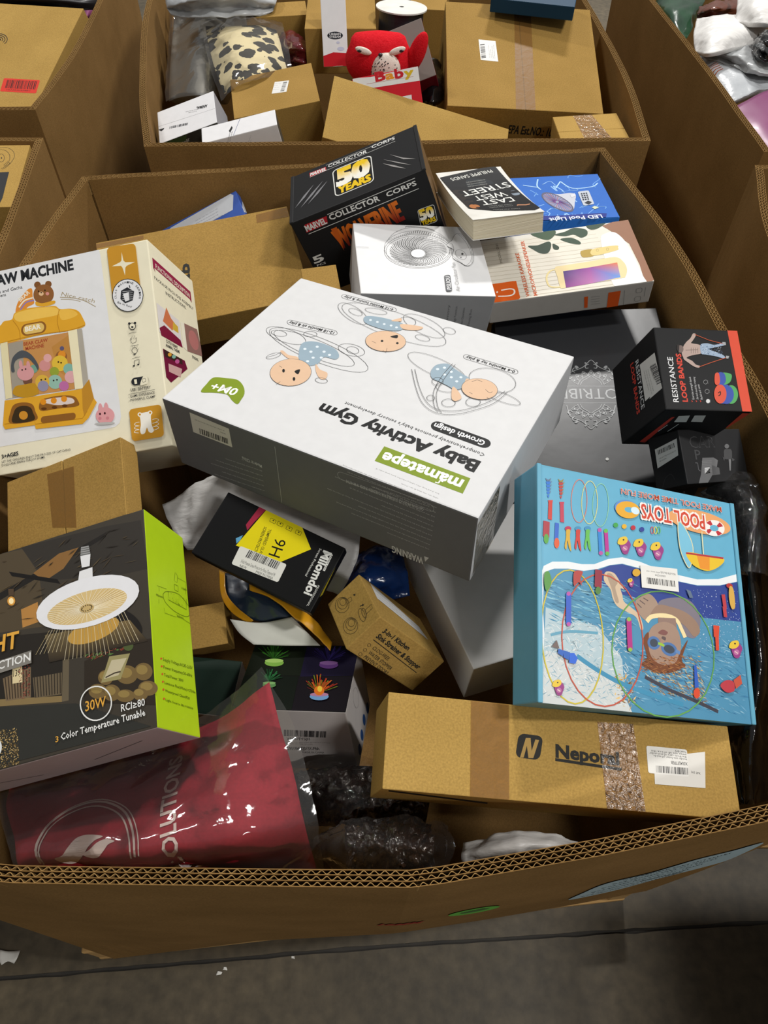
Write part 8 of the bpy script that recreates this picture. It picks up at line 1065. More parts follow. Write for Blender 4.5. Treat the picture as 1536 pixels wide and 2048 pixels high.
ART['main_wall'] = [
 ('round_sticker', ((0.1, 0.15, 0.6), (0.994, 0.108, 0.0), (0.0, 0.0, 1.0), (0.108, -0.994, 0.0)), 'print_satin', [
  ('E',[19.2,74.7,33.1,12,10.9,-38.6],'#5fae3f'),('E',[19.7,76.4,19.4,8,5.1,-16.6],'#3a6a2c'),('T','OK TO SHIP',3.5,76.3,34.6,85.8,15,'#26401f',.01),]),
 ('stamped_number', ((0.1, 0.15, 0.6), (0.994, 0.108, 0.0), (0.0, 0.0, 1.0), (0.108, -0.994, 0.0)), 'print_matte', [
  ('T','16MM',-110.9,34.9,-53.2,19,26.5,'#96261a',.03),]),
 ('sheet_label', ((0.1, 0.15, 0.6), (0.994, 0.108, 0.0), (0.0, 0.0, 1.0), (0.108, -0.994, 0.0)), 'print_satin', [
  ('C',[179.1,-49.7,177.4,48.9,187.1,135.3,234.7,163.6,274.4,216.1,320.5,225.8,351.8,242.7,365.2,180,368.6,90.9,334.8,58.7,290,31.1,234.5,-34.2],'#a3b8be'),('T','BULK RETURNS SORT 0417 PALLET',195,-27.4,316.6,38.7,16.9,'#2f3a42',.01),
  ('T','BULK RETURNS SORT 0417 PALLET',199.3,17,321.2,81.7,15.9,'#2f3a42',.01),('T','BULK RETURNS SORT 0417 PALLET',203.3,58.5,325.4,121.9,15,'#2f3a42',.01),('T','BULK RETURNS SORT 0417 PALLET',207.1,97.4,329.4,159.6,14.2,'#2f3a42',.01),
  ('T','BULK RETURNS SORT 0417 PALLET',210.6,134,333.1,194.9,13.4,'#2f3a42',.01),('B',[258.2,52.3,59.3,4.5,-.5,13.6],81,30,'#15151a'),]),
]
ART['silver_bag'] = [
 ('stripe_print', ((0.87663, 1.90463, 0.9975), (0.99939, 0.00079, -0.03497), (0.0, 0.99975, 0.02247), (0.03498, -0.02245, 0.99914)), 'print_satin', [
  ('K',[-108.3,-6.8,-88,15.3,-57.8,33.8],2.4,'#a8512c'),('K',[-106,-20,-84.3,5.6,-56.8,23.8],2.4,'#a8512c'),('K',[-103.7,-33.1,-80.7,-4.1,-55.8,13.9],2.4,'#a8512c'),('K',[-101.4,-46.1,-77.1,-13.6,-54.8,4],2.4,'#a8512c'),
  ('K',[-99.2,-59,-73.5,-23.1,-53.8,-5.9],2.4,'#a8512c'),]),
]

# ---------------------------------------------------------------- the setting: concrete floor with a saw-cut joint
def build_floor():
    J = [(-6.0, -.30), (-.791, .112), (0, .170), (.825, .214), (6.0, .52)]
    rnd = random.Random(4); line = []
    for (x0, y0), (x1, y1) in zip(J, J[1:]):
        n = max(2, int((x1-x0)/.04))
        line += [(x0+(x1-x0)*i/n, y0+(y1-y0)*i/n) for i in range(n)]
    line.append(J[-1])
    root = empty('floor'); tag(root, 'stained grey concrete warehouse floor', 'floor', kind='structure')
    g = .003
    for nm, sgn, far in (('slab', -1, -3.0), ('slab', 1, 9.0)):
        jag = [(x, y+sgn*(g+abs(rnd.gauss(0, .0012)))) for x, y in line]
        vs = [(x, y, 0) for x, y in jag]+[(x, far, 0) for x, y in jag]+[(x, y, -.012) for x, y in jag]
        n = len(jag); fs = []
        for i in range(n-1):
            q = (i, i+1, n+i+1, n+i); fs.append(q if sgn > 0 else q[::-1])
            q = (2*n+i, 2*n+i+1, i+1, i); fs.append(q if sgn > 0 else q[::-1])
        from_data(nm, vs, fs, 'concrete', root)
    vs = [(x, y-.02, -.006) for x, y in line]+[(x, y+.02, -.006) for x, y in line]; n = len(line)
    from_data('joint_filler', vs, [(i, i+1, n+i+1, n+i) for i in range(n-1)], 'joint_filler', root)
build_floor()

# ---------------------------------------------------------------- pallets and gaylord bins
def pallet(label, x0, y0, ang, W, D):
    root = empty('pallet', (x0, y0, 0)); root.rotation_euler = (0, 0, ang); tag(root, label, 'pallet', 'wooden pallets under the bins')
    def bd(nm, a, b, c, d, e, f):
        bm = bmesh.new(); bm_box(bm, a, b, c, d, e, f, .0025, 1); from_bm(nm, bm, 'pallet_wood', root)
    for i in range(7): y = i*(D-.10)/6; bd('deck_board', 0, W, y, y+.095, .108, .125)
    for i in range(3): x = i*(W-.04)/2; bd('stringer', x, x+.04, .002, D-.002, .0182, .1078)
    for i in range(3): y = i*(D-.10)/2; bd('bottom_board', 0, W, y, y+.095, .0005, .018)
def resample(pts, n, smooth):
    P = [Vector((*p, 0)) for p in pts]
    if smooth:
        Q = []
        for i in range(len(P)-1):
            a, b, c, d = P[max(i-1, 0)], P[i], P[i+1], P[min(i+2, len(P)-1)]
            if i == 0: a = 2*b-c
            if i == len(P)-2: d = 2*c-b
            Q += [cr(a, b, c, d, k/10) for k in range(10)]
        P = Q+[P[-1]]
    L = [0]
    for a, b in zip(P, P[1:]): L.append(L[-1]+(b-a).length)
    out = []; j = 0
    for i in range(n+1):
        s = L[-1]*i/n
        while j < len(P)-2 and L[j+1] < s: j += 1
        t = (s-L[j])/max(1e-9, L[j+1]-L[j]); out.append(P[j].lerp(P[j+1], t))
    return out, L[-1]
THICK = .0145
def wall_panel(root, pts, b0, b1, zt, zb, smooth, pitch, ppw, rows=3, segs=36, sag=None):
    """corrugated wall: facing and middle liners, with the wavy fluting showing in the cut top edge"""
    B0, B1 = Vector((*b0, 0)), Vector((*b1, 0)); th = .0007
    layers = [THICK*i/rows for i in range(rows+1)]
    def surf(n, depth, shrink):
        top, L = resample(pts, n, smooth); res = []
        for i, p in enumerate(top):
            t = top[min(i+1, n)]-top[max(i-1, 0)]; N = Vector((-t.y, t.x, 0)).normalized()
            s = i/n; bt = B0.lerp(B1, s); bd = (B1-B0).normalized(); NB = Vector((-bd.y, bd.x, 0))
            res.append((p, N, bt, NB, bd, t.normalized(), s, L))
        return res
    vs, fs = [], []
    S = surf(segs, 0, 0); rt = random.Random(int(abs(b0[0]*1000)))
    wob = [zt+.0012*noise.noise(Vector((q[0].x*9, q[0].y*9, 3))) for q in S]
    ZS = [1, .88, .72, .5, .25, 0]; nz = len(ZS)                  # the wall bellies out: plan shape eases towards the rim
    for li, d in enumerate(layers):
        d0, d1 = (d, d+th) if li < rows else (d-th, d)
        base = len(vs)
        for i, (p, N, bt, NB, bd, tg, s, L) in enumerate(S):
            k = (max(0, d0-s*L)-max(0, d0-(1-s)*L))               # keep inner layers clear of the corner
            for dd in (d0, d1):
                a = p+N*dd+tg*k; c = bt+NB*dd+bd*k
                for z in ZS:
                    q = c.lerp(a, z**.5); vs.append((q.x, q.y, zb+(wob[i]-zb)*z))
        for i in range(segs):
            o, q = base+i*2*nz, base+(i+1)*2*nz
            for z in range(nz-1):
                fs += [(o+z+1, q+z+1, q+z, o+z), (o+nz+z, q+nz+z, q+nz+z+1, o+nz+z+1)]
            fs.append((o, q, q+nz, o+nz))
        for e in (base, base+segs*2*nz):
            for z in range(nz-1): fs.append((e+z, e+nz+z, e+nz+z+1, e+z+1))
    wp = from_data('wall_panel', vs, fs, 'kraft_wall', root)
    # fluting
    vs, fs = [], []; L = S[0][7]; nw = int(L/pitch); n = nw*ppw; F = surf(n, 0, 0)
    for r in range(rows):
        mid = (layers[r]+layers[r+1])/2; amp = (layers[r+1]-layers[r])/2-.0009; base = len(vs); ph = rt.random()*6
        for i, (p, N, bt, NB, bd, tg, s, LL) in enumerate(F):
            w_ = amp*math.sin(2*math.pi*i/ppw+ph)
            zz = zt-.0006+.0012*noise.noise(Vector((p.x*9, p.y*9, 3)))
            for dd in (-.00035, .00035):
                a = p+N*(mid+w_+dd); vs.append((a.x, a.y, zz)); f = ((zt-.03-zb)/(zt-zb))**.5; c = (bt+NB*(mid+w_+dd)).lerp(a, f); vs.append((c.x, c.y, zt-.03))
        for i in range(n):
            o, q = base+i*4, base+i*4+4
            fs += [(o+1, q+1, q, o), (o+2, q+2, q+3, o+3), (o, q, q+2, o+2)]
    fl = from_data('fluting', vs, fs, 'kraft_edge', wp)
    # dark core between the liners a little below the cut edge
    vs, fs = [], []
    for i, (p, N, bt, NB, bd, tg, s, LL) in enumerate(S):
        f = ((zt-.024-zb)/(zt-zb))**.5
        for dd in (.0008, THICK-.0008):
            a = p+N*dd; c = (bt+NB*dd).lerp(a, f); vs.append((c.x, c.y, zt-.024))
    for i in range(segs): o = i*2; fs.append((o, o+2, o+3, o+1))
    from_data('core_board', vs, fs, 'kraft_wall', wp)
    return wp
def gaylord(label, walls, bot, zt=1.045, zb=.126, smooth=(0, 1, 1, 1), pitch=.0095, ppw=8):
    root = empty('gaylord_box'); tag(root, label, 'bulk box', 'corrugated bulk bins on pallets')
    out = []
    for i in range(4):
        out.append(wall_panel(root, walls[i], bot[i], bot[(i+1) % 4], zt, zb, smooth[i], pitch, ppw))
    bm = bmesh.new(); v = [bm.verts.new((x, y, zb)) for x, y in bot]+[bm.verts.new((x, y, zb+.006)) for x, y in bot]
    for q in ((3, 2, 1, 0), (4, 5, 6, 7), (0, 1, 5, 4), (1, 2, 6, 5), (2, 3, 7, 6), (3, 0, 4, 7)): bm.faces.new([v[i] for i in q])
    from_bm('bottom_panel', bm, 'kraft_wall', root)
    return root, out
main_bin, main_walls = gaylord('open corrugated bin in the foreground heaped with boxed goods and bags',
    [[(-.566, .150), (-.347, .117), (-.15, .1145), (.032, .113), (.198, .139), (.362, .169), (.490, .196)],
     [(.490, .196), (.535, .45), (.545, .709), (.530, .876), (.512, 1.12), (.447, 1.457)],
     [(.447, 1.457), (.2, 1.430), (-.2, 1.386), (-.583, 1.343)],
     [(-.583, 1.343), (-.606, 1.15), (-.618, .957), (-.618, .6), (-.566, .150)]],
    [(-.525, .137), (.429, .241), (.44, 1.43), (-.57, 1.325)])
print_parts('main_wall', main_walls[0], drop=bvh_of(main_walls[0]))
gaylord('open corrugated bin behind the foreground bin with plush toy and cartons',
    [[(-.488, 1.462), (0, 1.470), (.30, 1.480), (.547, 1.484)], [(.547, 1.484), (.566, 1.8), (.553, 2.277), (.52, 2.7)],
     [(.52, 2.7), (-.63, 2.7)], [(-.63, 2.7), (-.645, 2.277), (-.556, 1.747), (-.488, 1.462)]],
    [(-.48, 1.50), (.53, 1.52), (.51, 2.68), (-.60, 2.68)], ppw=6)
gaylord('corrugated bin at upper left holding the carton with the red barcode label',
    [[(-1.78, 1.60), (-.757, 1.625)], [(-.757, 1.625), (-.745, 1.9), (-.765, 2.277), (-.80, 2.72)], [(-.80, 2.72), (-1.78, 2.72)], [(-1.78, 2.72), (-1.78, 1.60)]],
    [(-1.76, 1.63), (-.79, 1.64), (-.81, 2.7), (-1.76, 2.7)], smooth=(0, 1, 0, 0), ppw=6)
gaylord('corrugated bin at left edge, its scuffed rim below the red-label carton',
    [[(-1.72, .30), (-.675, .32)], [(-.675, .32), (-.655, .8), (-.657, 1.081), (-.703, 1.498)], [(-.703, 1.498), (-1.72, 1.50)], [(-1.72, 1.50), (-1.72, .30)]],
    [(-1.70, .32), (-.70, .34), (-.72, 1.47), (-1.70, 1.47)], smooth=(0, 1, 0, 0), ppw=6)
gaylord('corrugated bin at upper right full of plastic bags',
    [[(.765, 1.44), (1.75, 1.46)], [(1.75, 1.46), (1.75, 2.6)], [(1.75, 2.6), (.705, 2.6)], [(.705, 2.6), (.722, 2.277), (.75, 1.85), (.765, 1.44)]],
    [(.79, 1.47), (1.73, 1.48), (1.73, 2.58), (.75, 2.58)], smooth=(0, 0, 0, 1), ppw=6)
gaylord('corrugated bin at right edge with only its left rim corner in view',
    [[(.66, .34), (1.70, .36)], [(1.70, .36), (1.70, 1.39)], [(1.70, 1.39), (.73, 1.386)], [(.73, 1.386), (.673, 1.127), (.655, .7), (.66, .34)]],
    [(.69, .36), (1.68, .38), (1.68, 1.37), (.74, 1.36)], smooth=(0, 0, 0, 1), ppw=6)
gaylord('unseen corrugated bin added just right of the view to shade the floor',  # out of view; added to cast the shadow on the lower right floor
    [[(.96, -1.15), (1.98, -1.15)], [(1.98, -1.15), (1.98, .20)], [(1.98, .20), (.96, .22)], [(.96, .22), (.93, -.5), (.96, -1.15)]],
    [(.98, -1.13), (1.96, -1.13), (1.96, .18), (.98, .20)], smooth=(0, 0, 0, 1), ppw=4)
pallet('wooden pallet under the foreground bin, corner showing at lower left', -.592, .146, math.radians(5.6), 1.12, 1.16)
pallet('wooden pallet under the unseen bin added right of the view', 0.97, -1.13, 0, 1.0, 1.30)  # unseen too, carries the added shadow-casting bin
pallet('wooden pallet under the bin behind', -.52, 1.49, 0, 1.06, 1.2)
pallet('wooden pallet under the upper left bin', -1.78, 1.63, 0, 1.0, 1.08)
pallet('wooden pallet under the left edge bin', -1.76, .33, 0, 1.0, 1.15)
pallet('wooden pallet under the upper right bin', .78, 1.46, 0, .96, 1.12)
pallet('wooden pallet under the right edge bin', .71, .36, 0, .98, 1.02)

# ---------------------------------------------------------------- boxed goods
def product(key, name, label, cat='box', cols=None, mat='print_satin', group=None, bev=.0016, lid=None):
    base, q, (a, b, c) = BOX[key]
    root = empty(name, base, q); tag(root, label, cat, group)
    card_body('box_body', a, b, c, cols or {'all': '#888888'}, root, mat, bev)
    print_parts(key, root, (a, b, c))
    return root, (a, b, c)
def carton(key, name, label, mat='kraft', flaps='x', group='brown cartons', seam=.5, cat='carton'):
    """kraft carton: body plus the two closing flaps whose edges meet on the top face"""
    base, q, (a, b, c) = BOX[key]
    root = empty(name, base, q); tag(root, label, cat, group)
    t = .003 if flaps else 0
    bm = bmesh.new(); bm_box(bm, -a/2, a/2, -b/2, b/2, 0, c-t, .0012); from_bm('carton_body', bm, mat, root)
    if flaps:
        g = .0007; s = (seam-.5)
        for i in (0, 1):
            bm = bmesh.new()
            if flaps == 'x': y0, y1 = ((-b/2, b*s-g), (b*s+g, b/2))[i]; bm_box(bm, -a/2, a/2, y0, y1, c-t, c, .0009, 1)
            else: x0, x1 = ((-a/2, a*s-g), (a*s+g, a/2))[i]; bm_box(bm, x0, x1, -b/2, b/2, c-t, c, .0009, 1)
            from_bm('top_flap', bm, mat, root)
    print_parts(key, root, (a, b, c))
    return root, (a, b, c)
def slab(parent, name, x0, x1, y0, y1, z0, z1, col, mat='print_satin', bev=.0008):
    bm = bmesh.new(); bm_box(bm, x0, x1, y0, y1, z0, z1, bev, 1)
    lay = bm.loops.layers.float_color.new('Col'); c = lin(col)
    for f in bm.faces:
        for l in f.loops: l[lay] = c
    return from_bm(name, bm, mat, parent)
G1 = 'boxed goods in the foreground bin'
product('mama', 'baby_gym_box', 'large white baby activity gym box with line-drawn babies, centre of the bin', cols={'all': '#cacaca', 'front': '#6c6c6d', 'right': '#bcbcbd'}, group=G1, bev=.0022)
product('claw', 'claw_machine_box', 'cream toy claw machine box with yellow bear machine picture', cols={'all': '#e6dfc4'}, group=G1)
product('lamp', 'ceiling_light_box', 'dark box showing round ceiling light, lime green end panel', cols={'all': '#37332c', 'right': '#a9c81b', 'front': '#b3a5a6'}, mat='print_gloss', group=G1)
r, (a, b, c) = product('marvel', 'collector_box', 'black collector box with yellow 50 years badge and orange title', cols={'all': '#1b1b1c', 'right': '#6a5236'}, group=G1)
slab(r, 'lid_rim', -a/2-.0008, -a/2+.006, -b/2, b/2, c-.003, c+.0012, '#222223'); slab(r, 'lid_rim', a/2-.006, a/2+.0008, -b/2, b/2, c-.003, c+.0012, '#222223')
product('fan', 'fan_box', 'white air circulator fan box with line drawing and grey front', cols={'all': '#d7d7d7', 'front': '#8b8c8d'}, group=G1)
product('pool', 'pool_light_box', 'blue water-pattern LED pool light box in the far right corner', cols={'all': '#2a6bbf'}, group=G1)
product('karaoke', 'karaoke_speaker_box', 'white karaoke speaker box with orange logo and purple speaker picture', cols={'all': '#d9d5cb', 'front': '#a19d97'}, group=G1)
r, (a, b, c) = product('tribe', 'ornament_box', 'flat black mailer box with silver mandala print', cols={'all': '#2c2d2f'}, mat='print_gloss', group=G1)
slab(r, 'lid_tab', -a/2-.004, -a/2, b*.2, b*.46, .005, c*.8, '#1b1b1c'); slab(r, 'lid_tab', a/2, a/2+.004, b*.2, b*.46, .005, c*.8, '#1b1b1c')
product('resist', 'resistance_band_box', 'black and orange resistance loop bands box with athlete print', cols={'all': '#161617'}, group=G1)
product('car', 'phone_holder_box', 'small black car phone holder box below the resistance bands box', cols={'all': '#1c1c1d', 'top': '#2b2b2c'}, group=G1)
r, (a, b, c) = product('toys', 'pool_toy_box', 'light blue pool toys box with underwater swimmer picture', cols={'all': '#5f9fb8'}, mat='print_gloss', group=G1)
slab(r, 'lid_rim', -a/2-.001, -a/2+.005, -b/2, b/2, c-.004, c+.0022, '#5f9fb8', 'print_gloss'); slab(r, 'lid_rim', a/2-.005, a/2+.001, -b/2, b/2, c-.004, c+.0022, '#5f9fb8', 'print_gloss')
carton('nepor', 'long_carton', 'long brown carton with black N logo and shiny tape at the front', 'kraft_light', flaps=None, group=G1)
carton('sink', 'sink_strainer_box', 'small brown kitchen sink strainer box with black drawings', 'kraft_light', flaps=None, group=G1)
product('nineh', 'screen_protector_box', 'black screen protector box with yellow hexagon and white barcode label', cols={'all': '#101011'}, group=G1)
product('galaxy', 'projector_light_box', 'white box with four glowing lamps on its black top', cols={'all': '#bfb9b6', 'top': '#11110f'}, group=G1)
product('white', 'plain_white_box', 'plain white box under the blue pool toys box', cols={'all': '#d3d2d0'}, group=G1)
carton('midcart', 'corner_carton', 'brown taped carton between claw machine box and ceiling light box', 'kraft', flaps='y')
carton('bigcart', 'large_carton', 'large brown carton behind the claw machine box', 'kraft', flaps=None)
product('blue', 'blue_label_box', 'blue and white box leaning at the back left of the foreground bin', cols={'all': '#3b58a5'}, group=G1)
product('darkgreen', 'dark_green_box', 'dark green topped white box beside the lime green panel', cols={'all': '#cfcdc8', 'top': '#1c2b23'}, group=G1)
carton('lowcart', 'low_carton', 'small brown carton low in the gap beside the lime green panel', 'kraft', flaps=None)
carton('smallbrown', 'small_drawing_carton', 'tiny brown carton between large carton and white fan box', 'kraft', flaps=None)

# paperback: covers, page block
def book():
    base, q, (a, b, c) = BOX['book']
    root = empty('paperback_book', base, q); tag(root, 'thick paperback book with black cover and white border', 'book')
    def bend(x, y): return .012*((y/b)**2)*2 - .010*(x/a) + .004*(y/b)
    def lay(nm, z0, z1, ax, by, mat, col=None):
        n = 12; vs, fs = [], []
        for z in (z0, z1):
            for i in range(n+1):
                for j in range(n+1):
                    x, y = -ax/2+ax*i/n, -by/2+by*j/n; vs.append((x, y, z+bend(x, y)))
        N = (n+1)**2; I = lambda i, j: i*(n+1)+j
        for i in range(n):
            for j in range(n):
                p = (I(i, j), I(i+1, j), I(i+1, j+1), I(i, j+1)); fs.append(tuple(k+N for k in p)); fs.append(p[::-1])
            fs += [(I(i, 0), I(i+1, 0), I(i+1, 0)+N, I(i, 0)+N), (I(i+1, n), I(i, n), I(i, n)+N, I(i+1, n)+N), (I(0, i+1), I(0, i), I(0, i)+N, I(0, i+1)+N), (I(n, i), I(n, i+1), I(n, i+1)+N, I(n, i)+N)]
        o = from_data(nm, vs, fs, mat, root)
        return o
    lay('page_block', .0012, c-.0006, a-.002, b-.003, 'paper_page'); lay('back_cover', 0, .001, a, b, 'white_paper')
    cv = lay('front_cover', c-.0005, c, a, b, 'white_paper')
    print_parts('book', cv, (a, b, c), drop=bvh_of(cv))
book()

# bin behind
G2 = 'goods in the bin behind'
carton('tapecart', 'large_taped_carton', 'large brown carton with tape down its middle and white label', 'kraft', flaps='y', group=G2)
carton('smallcart', 'small_taped_carton', 'small brown carton with crossed shiny tape, near the bin corner', 'kraft_light', flaps='x', group=G2)
carton('longcart', 'sloping_carton', 'plain brown carton sloping in front of the red plush toy', 'kraft_light', flaps=None, group=G2)
carton('labelcart', 'label_carton', 'brown carton with small white barcode label beside leopard print bag', 'kraft', flaps=None, group=G2)
carton('topcart', 'closed_carton', 'brown carton behind the red plush toy', 'kraft', flaps=None, group=G2)
carton('flatcart', 'flat_carton', 'brown carton beyond the leopard print bag', 'kraft', flaps=None, group=G2)
carton('sidecart', 'narrow_carton', 'brown carton squeezed between ribbon spool and large taped carton', 'kraft', flaps=None, group=G2)
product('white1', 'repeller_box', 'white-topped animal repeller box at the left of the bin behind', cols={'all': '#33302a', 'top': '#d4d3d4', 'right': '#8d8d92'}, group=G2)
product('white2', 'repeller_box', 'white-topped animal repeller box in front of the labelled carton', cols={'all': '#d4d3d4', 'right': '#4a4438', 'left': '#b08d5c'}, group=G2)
product('babytray', 'plush_gift_box', 'red and white open gift box holding the red plush toy', cols={'all': '#c01020', 'top': '#c01020'}, group=G2)
product('babycard', 'hang_card', 'white hang card with black round logo beside the plush toy', 'card', cols={'all': '#d8d8d8'})
product('framebox', 'picture_box', 'dark grey box with maroon border under the ribbon spool', cols={'all': '#6d1420', 'top': '#6f6660'}, group=G2)
product('topblue', 'blue_box', 'dark blue box lying on the large taped carton at the top edge', cols={'all': '#173a52'}, group=G2)
# side bins
carton('leftcart', 'symbol_carton', 'brown carton with red barcode label in the upper left bin', 'kraft_light', flaps=None)
carton('leftlow', 'drawing_carton', 'brown carton with line drawing and black panel at left edge', 'kraft_light', flaps=None)

def spool():
    root = empty('ribbon_spool', (.0355, 2.03, .955)); root.rotation_euler = (math.radians(-4), math.radians(3), 0)
    tag(root, 'white spool of black ribbon beside the red plush toy', 'spool')
    def ring(nm, r0, r1, z0, z1, mat, n=40):
        vs, fs = [], []
        for i in range(n):
            t = 2*math.pi*i/n
            for r, z in ((r1, z0), (r1, z1), (r0, z1), (r0, z0)): vs.append((r*math.cos(t), r*math.sin(t), z))
        for i in range(n):
            o, q = i*4, ((i+1) % n)*4
            for k in range(4): fs.append((o+k, q+k, q+(k+1) % 4, o+(k+1) % 4))
        return from_data(nm, vs, fs, mat, root)
    ring('flange', .006, .063, .147, .150, 'white_paper'); ring('flange', .006, .063, 0, .003, 'white_paper')
    ring('ribbon_winding', .012, .055, .003, .147, 'black_ribbon'); ring('hub', .0035, .012, .001, .149, 'dark_plastic')
    print_parts('spool', root)
spool()
def ellipsoid(bm, c, r, rot=None, n=20, warp=None):
    g = bmesh.ops.create_uvsphere(bm, u_segments=n, v_segments=n//2+2, radius=1)
    M = Matrix.Translation(c) @ (rot.to_matrix().to_4x4() if rot else Matrix.Identity(4)) @ Matrix.Diagonal((*r, 1))
    for v in g['verts']: v.co = M @ v.co
def plush():
    from mathutils import Euler
    root = empty('plush_toy', (.0, 1.775, 1.012)); tag(root, 'red plush owl-like toy with dotted white belly', 'plush toy')
    bm = bmesh.new(); ellipsoid(bm, (-.012, .05, .055), (.078, .05, .058), n=28)
    for v in bm.verts:                                            # ears pulled out of the head in one piece
        for ex, d in ((-.062, Vector((-.022, .01, .006))), (.045, Vector((.016, .006, .012)))):
            w_ = math.exp(-((v.co.x-ex)**2)/.0004)*max(0, (v.co.z-.085)/.03); v.co += d*min(1.2, w_)
    from_bm('body', bm, 'red_plush', root, True)
    bm = bmesh.new(); ellipsoid(bm, (.075, .035, .075), (.019, .017, .048), Euler((.2, .35, .1)))
    from_bm('arm', bm, 'red_plush', root, True)
    bm = bmesh.new(); ellipsoid(bm, (.002, .012, .050), (.036, .021, .036)); bl = from_bm('belly', bm, 'white_plush', root, True)
    rnd = random.Random(3); bm = bmesh.new()
    for i in range(80):
        a_, rr = rnd.random()*6.28, math.sqrt(rnd.random())*.85
        x, z = rr*math.cos(a_), rr*math.sin(a_); y = -math.sqrt(max(0, 1-x*x-z*z))
        ellipsoid(bm, (.002+.036*x, .012+.021*y, .050+.036*z), (.0013, .0013, .0013), n=6)
    o = from_bm('dot_print', bm, 'dark_plastic', bl); o['kind'] = 'stuff'
    for s, x in ((-1, -.046), (1, .03)):
        bm = bmesh.new(); ellipsoid(bm, (x, .006, .090), (.019, .005, .007), Euler((0, -.3*s, 0))); p = from_bm('eye_patch', bm, 'white_plush', root, True)
        bm = bmesh.new(); ellipsoid(bm, (x+.009*s, .0015, .091), (.005, .002, .0028)); from_bm('eye', bm, 'dark_plastic', p, True)
    bm = bmesh.new(); ellipsoid(bm, (-.008, -.0, .084), (.005, .005, .004)); from_bm('beak', bm, 'dark_plastic', root, True)
plush()

# ---------------------------------------------------------------- bags and wrapped goods
def settle(o):
    """put the origin of a thing at its base"""
    vs = [v.co for v in o.data.vertices]; b = Vector(((min(v.x for v in vs)+max(v.x for v in vs))/2, (min(v.y for v in vs)+max(v.y for v in vs))/2, min(v.z for v in vs)))
    for q in [o]+list(o.children):
        q.data.transform(Matrix.Translation(-b))
    o.location = b
def soft(key, name, label, cat, mat, group=None, film=None, film_mat='clear_film', film_kw={}, thick=.04, **kw):
    o = pillow(name, SOFT[key], mat, None, thick=thick, **kw); tag(o, label, cat, group)
    print_parts(key, o, drop=bvh_of(o))
    if film: skin('film_wrap', SOFT[film], film_mat, o, **dict(dict(m=10, amp=.004, scale=16, ridge=.003, lift=.004), **film_kw))
    settle(o); return o
G3 = 'bags in the foreground bin'
soft('red_bag', 'red_fabric_bag', 'crimson folded fabric in clear plastic with white round logo', 'bag', 'red_fabric', G3, film='red_film', thick=.05, m=10, amp=.006, scale=8, ridge=.0015, film_kw=dict(amp=.005, ridge=.002, scale=14))
soft('roll1', 'chenille_roll', 'dark brown lumpy bundle in plastic below the glowing lamps box', 'bundle', 'dark_chenille', G3, film='roll1_film', film_mat='crinkle_film', thick=.05, m=20, amp=.010, scale=70, ridge=.004, edge=True, film_kw=dict(ridge=.003, scale=30))
soft('roll2', 'chenille_roll', 'dark brown knobbly roll in crinkled plastic against the front rim', 'bundle', 'dark_chenille', G3, film='roll2_film', film_mat='crinkle_film', thick=.06, m=22, amp=.010, scale=95, ridge=.004, edge=True, film_kw=dict(ridge=.003, scale=34))
soft('white_poly', 'white_poly_bag', 'white poly bag under the long carton with black N logo', 'bag', 'white_poly', G3, thick=.03, amp=.006, scale=22, ridge=.001)
soft('black_wrap', 'black_wrapped_bundle', 'glossy black plastic-wrapped bundle along the right wall', 'bundle', 'black_poly', G3, film='black_film', film_mat='crinkle_film', thick=.05, m=12, amp=.003, scale=16, ridge=.002, film_kw=dict(ridge=.003, scale=22))
soft('milky_bag', 'milky_plastic_bag', 'translucent white plastic bag under the black screen protector box', 'bag', 'white_poly', G3, thick=.03, m=10, amp=.006, scale=18, ridge=.003)
soft('blue_bag', 'blue_plastic_bag', 'shiny dark blue plastic bag below the white gym box', 'bag', 'blue_poly', G3, thick=.03, m=12, amp=.006, scale=24, ridge=.002)
o = soft('navy_pouch', 'navy_pouch', 'navy blue pouch with amber edge under the screen protector box', 'pouch', 'navy_poly', G3, thick=.02, amp=.003, scale=30)
e = pillow('amber_edge', SOFT['navy_edge'], 'amber_poly', None, thick=.006, m=6, amp=.001); e.data.transform(Matrix.Translation(-o.location)); e.parent = o
soft('amber_pouch', 'amber_pouch', 'amber yellow foil pouch slanting beside the sink strainer box', 'pouch', 'amber_poly', G3, thick=.012, m=8, amp=.003, scale=40)
soft('sleeve', 'card_sleeve', 'pale grey card sleeve with handwriting print above the glowing lamps box', 'card', 'grey_card', G3, thick=.004, m=6)
G4 = 'bags in the bin behind'
soft('grey_roll', 'grey_foam_roll', 'long grey foam roll in clear plastic along the left wall', 'roll', 'grey_foam', G4, film='grey_roll_film', thick=.07, m=8, amp=.0015, scale=6, film_kw=dict(ridge=.002, scale=14))
soft('leopard', 'leopard_print_bag', 'leopard print fabric packed in clear plastic', 'bag', 'leopard', G4, film='leopard_film', thick=.03, m=10, amp=.002, scale=10, film_kw=dict(ridge=.002, scale=20))
soft('maroon_bag', 'maroon_bag', 'shiny maroon plastic bag beside the leopard print', 'bag', 'maroon_poly', G4, thick=.03, m=12, amp=.005, scale=30, ridge=.002)
soft('top_bag', 'clear_bag', 'cloudy grey plastic bag at the far end of the grey roll', 'bag', 'grey_poly', G4, thick=.04, m=10, amp=.008, scale=20, ridge=.003)
soft('black_bag', 'black_bag', 'small black plastic bag right of the plush gift box', 'bag', 'black_poly', G4, thick=.03, m=12, amp=.006, scale=26, ridge=.002)
G5 = 'bags in the upper right bin'
soft('silver_bag', 'silver_bag', 'cloudy silver plastic bag with orange stripes print', 'bag', 'silver_poly', G5, thick=.04, m=12, amp=.006, scale=10, ridge=.003)
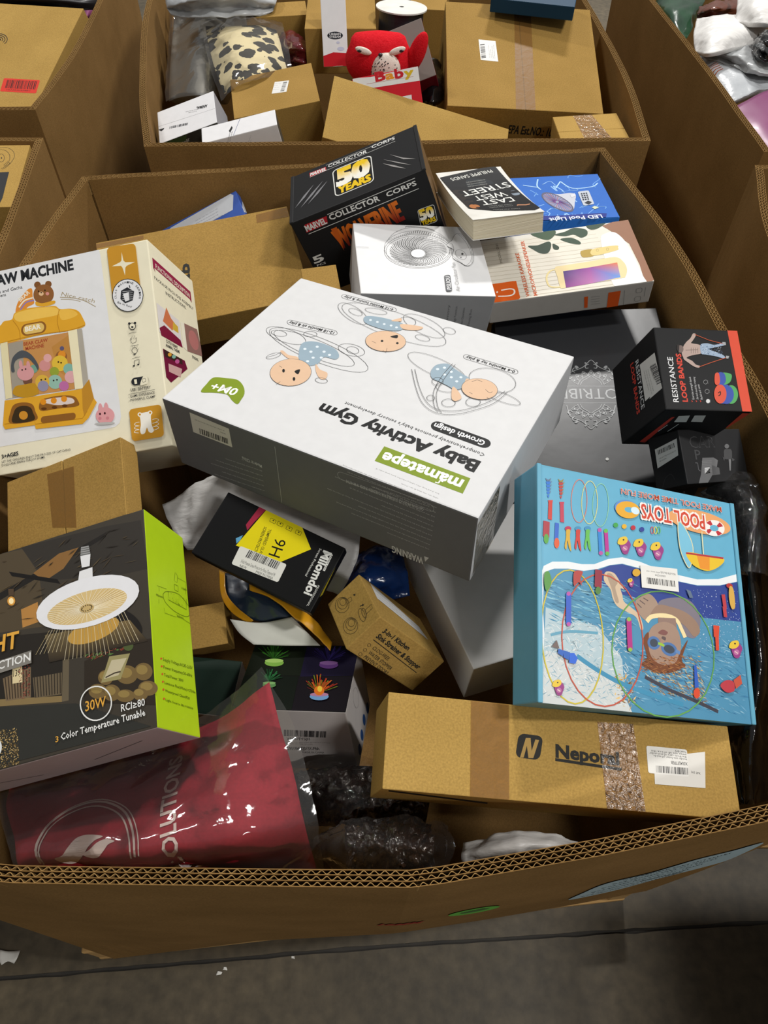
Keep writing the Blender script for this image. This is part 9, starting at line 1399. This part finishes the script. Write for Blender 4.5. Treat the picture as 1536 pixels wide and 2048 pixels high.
soft('purple_pack', 'purple_pack', 'smooth mauve purple package at right edge', 'package', 'purple_poly', G5, thick=.04, m=8, amp=.003, scale=8)
soft('violet_bag', 'violet_grey_bag', 'grey-violet plastic bag under the white wrinkled sack', 'bag', 'grey_poly', G5, thick=.02, m=12, amp=.006, scale=18, ridge=.002)
soft('white_sack', 'white_sack', 'white wrinkled woven sack between brown and violet bags', 'sack', 'white_poly', G5, thick=.025, m=12, amp=.003, scale=14, ridge=.002)
soft('white_sack2', 'white_sack', 'white wrinkled sack at the top right corner', 'sack', 'white_poly', G5, thick=.025, m=12, amp=.003, scale=14, ridge=.002)
soft('brown_bag', 'brown_bag', 'shiny reddish brown plastic bag above the white sack', 'bag', 'brown_poly', G5, thick=.03, m=10, amp=.004, scale=30, ridge=.001)
soft('green_bag', 'green_striped_bag', 'dark green and black bag in clear plastic at the bin rim', 'bag', 'green_poly', G5, thick=.04, m=10, amp=.005, scale=20, ridge=.002)
soft('black_bag2', 'black_bag', 'black plastic bag over the white sack at right edge', 'bag', 'black_poly', G5, thick=.03, m=10, amp=.005, scale=26, ridge=.002)
soft('left_black', 'black_case', 'black flat case behind the carton with red barcode label', 'case', 'dark_plastic', None, thick=.03, m=4)
soft('left_pink', 'pink_bag', 'sliver of pink bag behind the carton with red barcode label', 'bag', 'purple_poly', None, thick=.02, m=6)

# ---------------------------------------------------------------- scraps on the floor
def scrap(x, y, s, seed, label):
    rnd = random.Random(seed); G = [[(x+s*(j-1)*.5+rnd.uniform(-.2, .2)*s, y+s*(1-i)*.3+rnd.uniform(-.1, .1)*s, .0015+rnd.random()*s*.25) for j in range(3)] for i in range(3)]
    o = pillow('paper_scrap', G, 'white_paper', None, thick=.0005, m=3); tag(o, label, 'scrap', 'litter on the floor'); settle(o); o.location.z = .0003
scrap(-.785, .150, .035, 1, 'crumpled pale paper scrap on the floor at lower left')
scrap(-.342, .122, .010, 2, 'tiny pale paper fleck on the floor below the bin, left one of the pair')
scrap(-.330, .130, .008, 5, 'tiny pale paper fleck on the floor below the bin, right one of the pair')
scrap(-.190, .150, .007, 3, 'tiny pale paper fleck near the floor joint, nearest the middle')
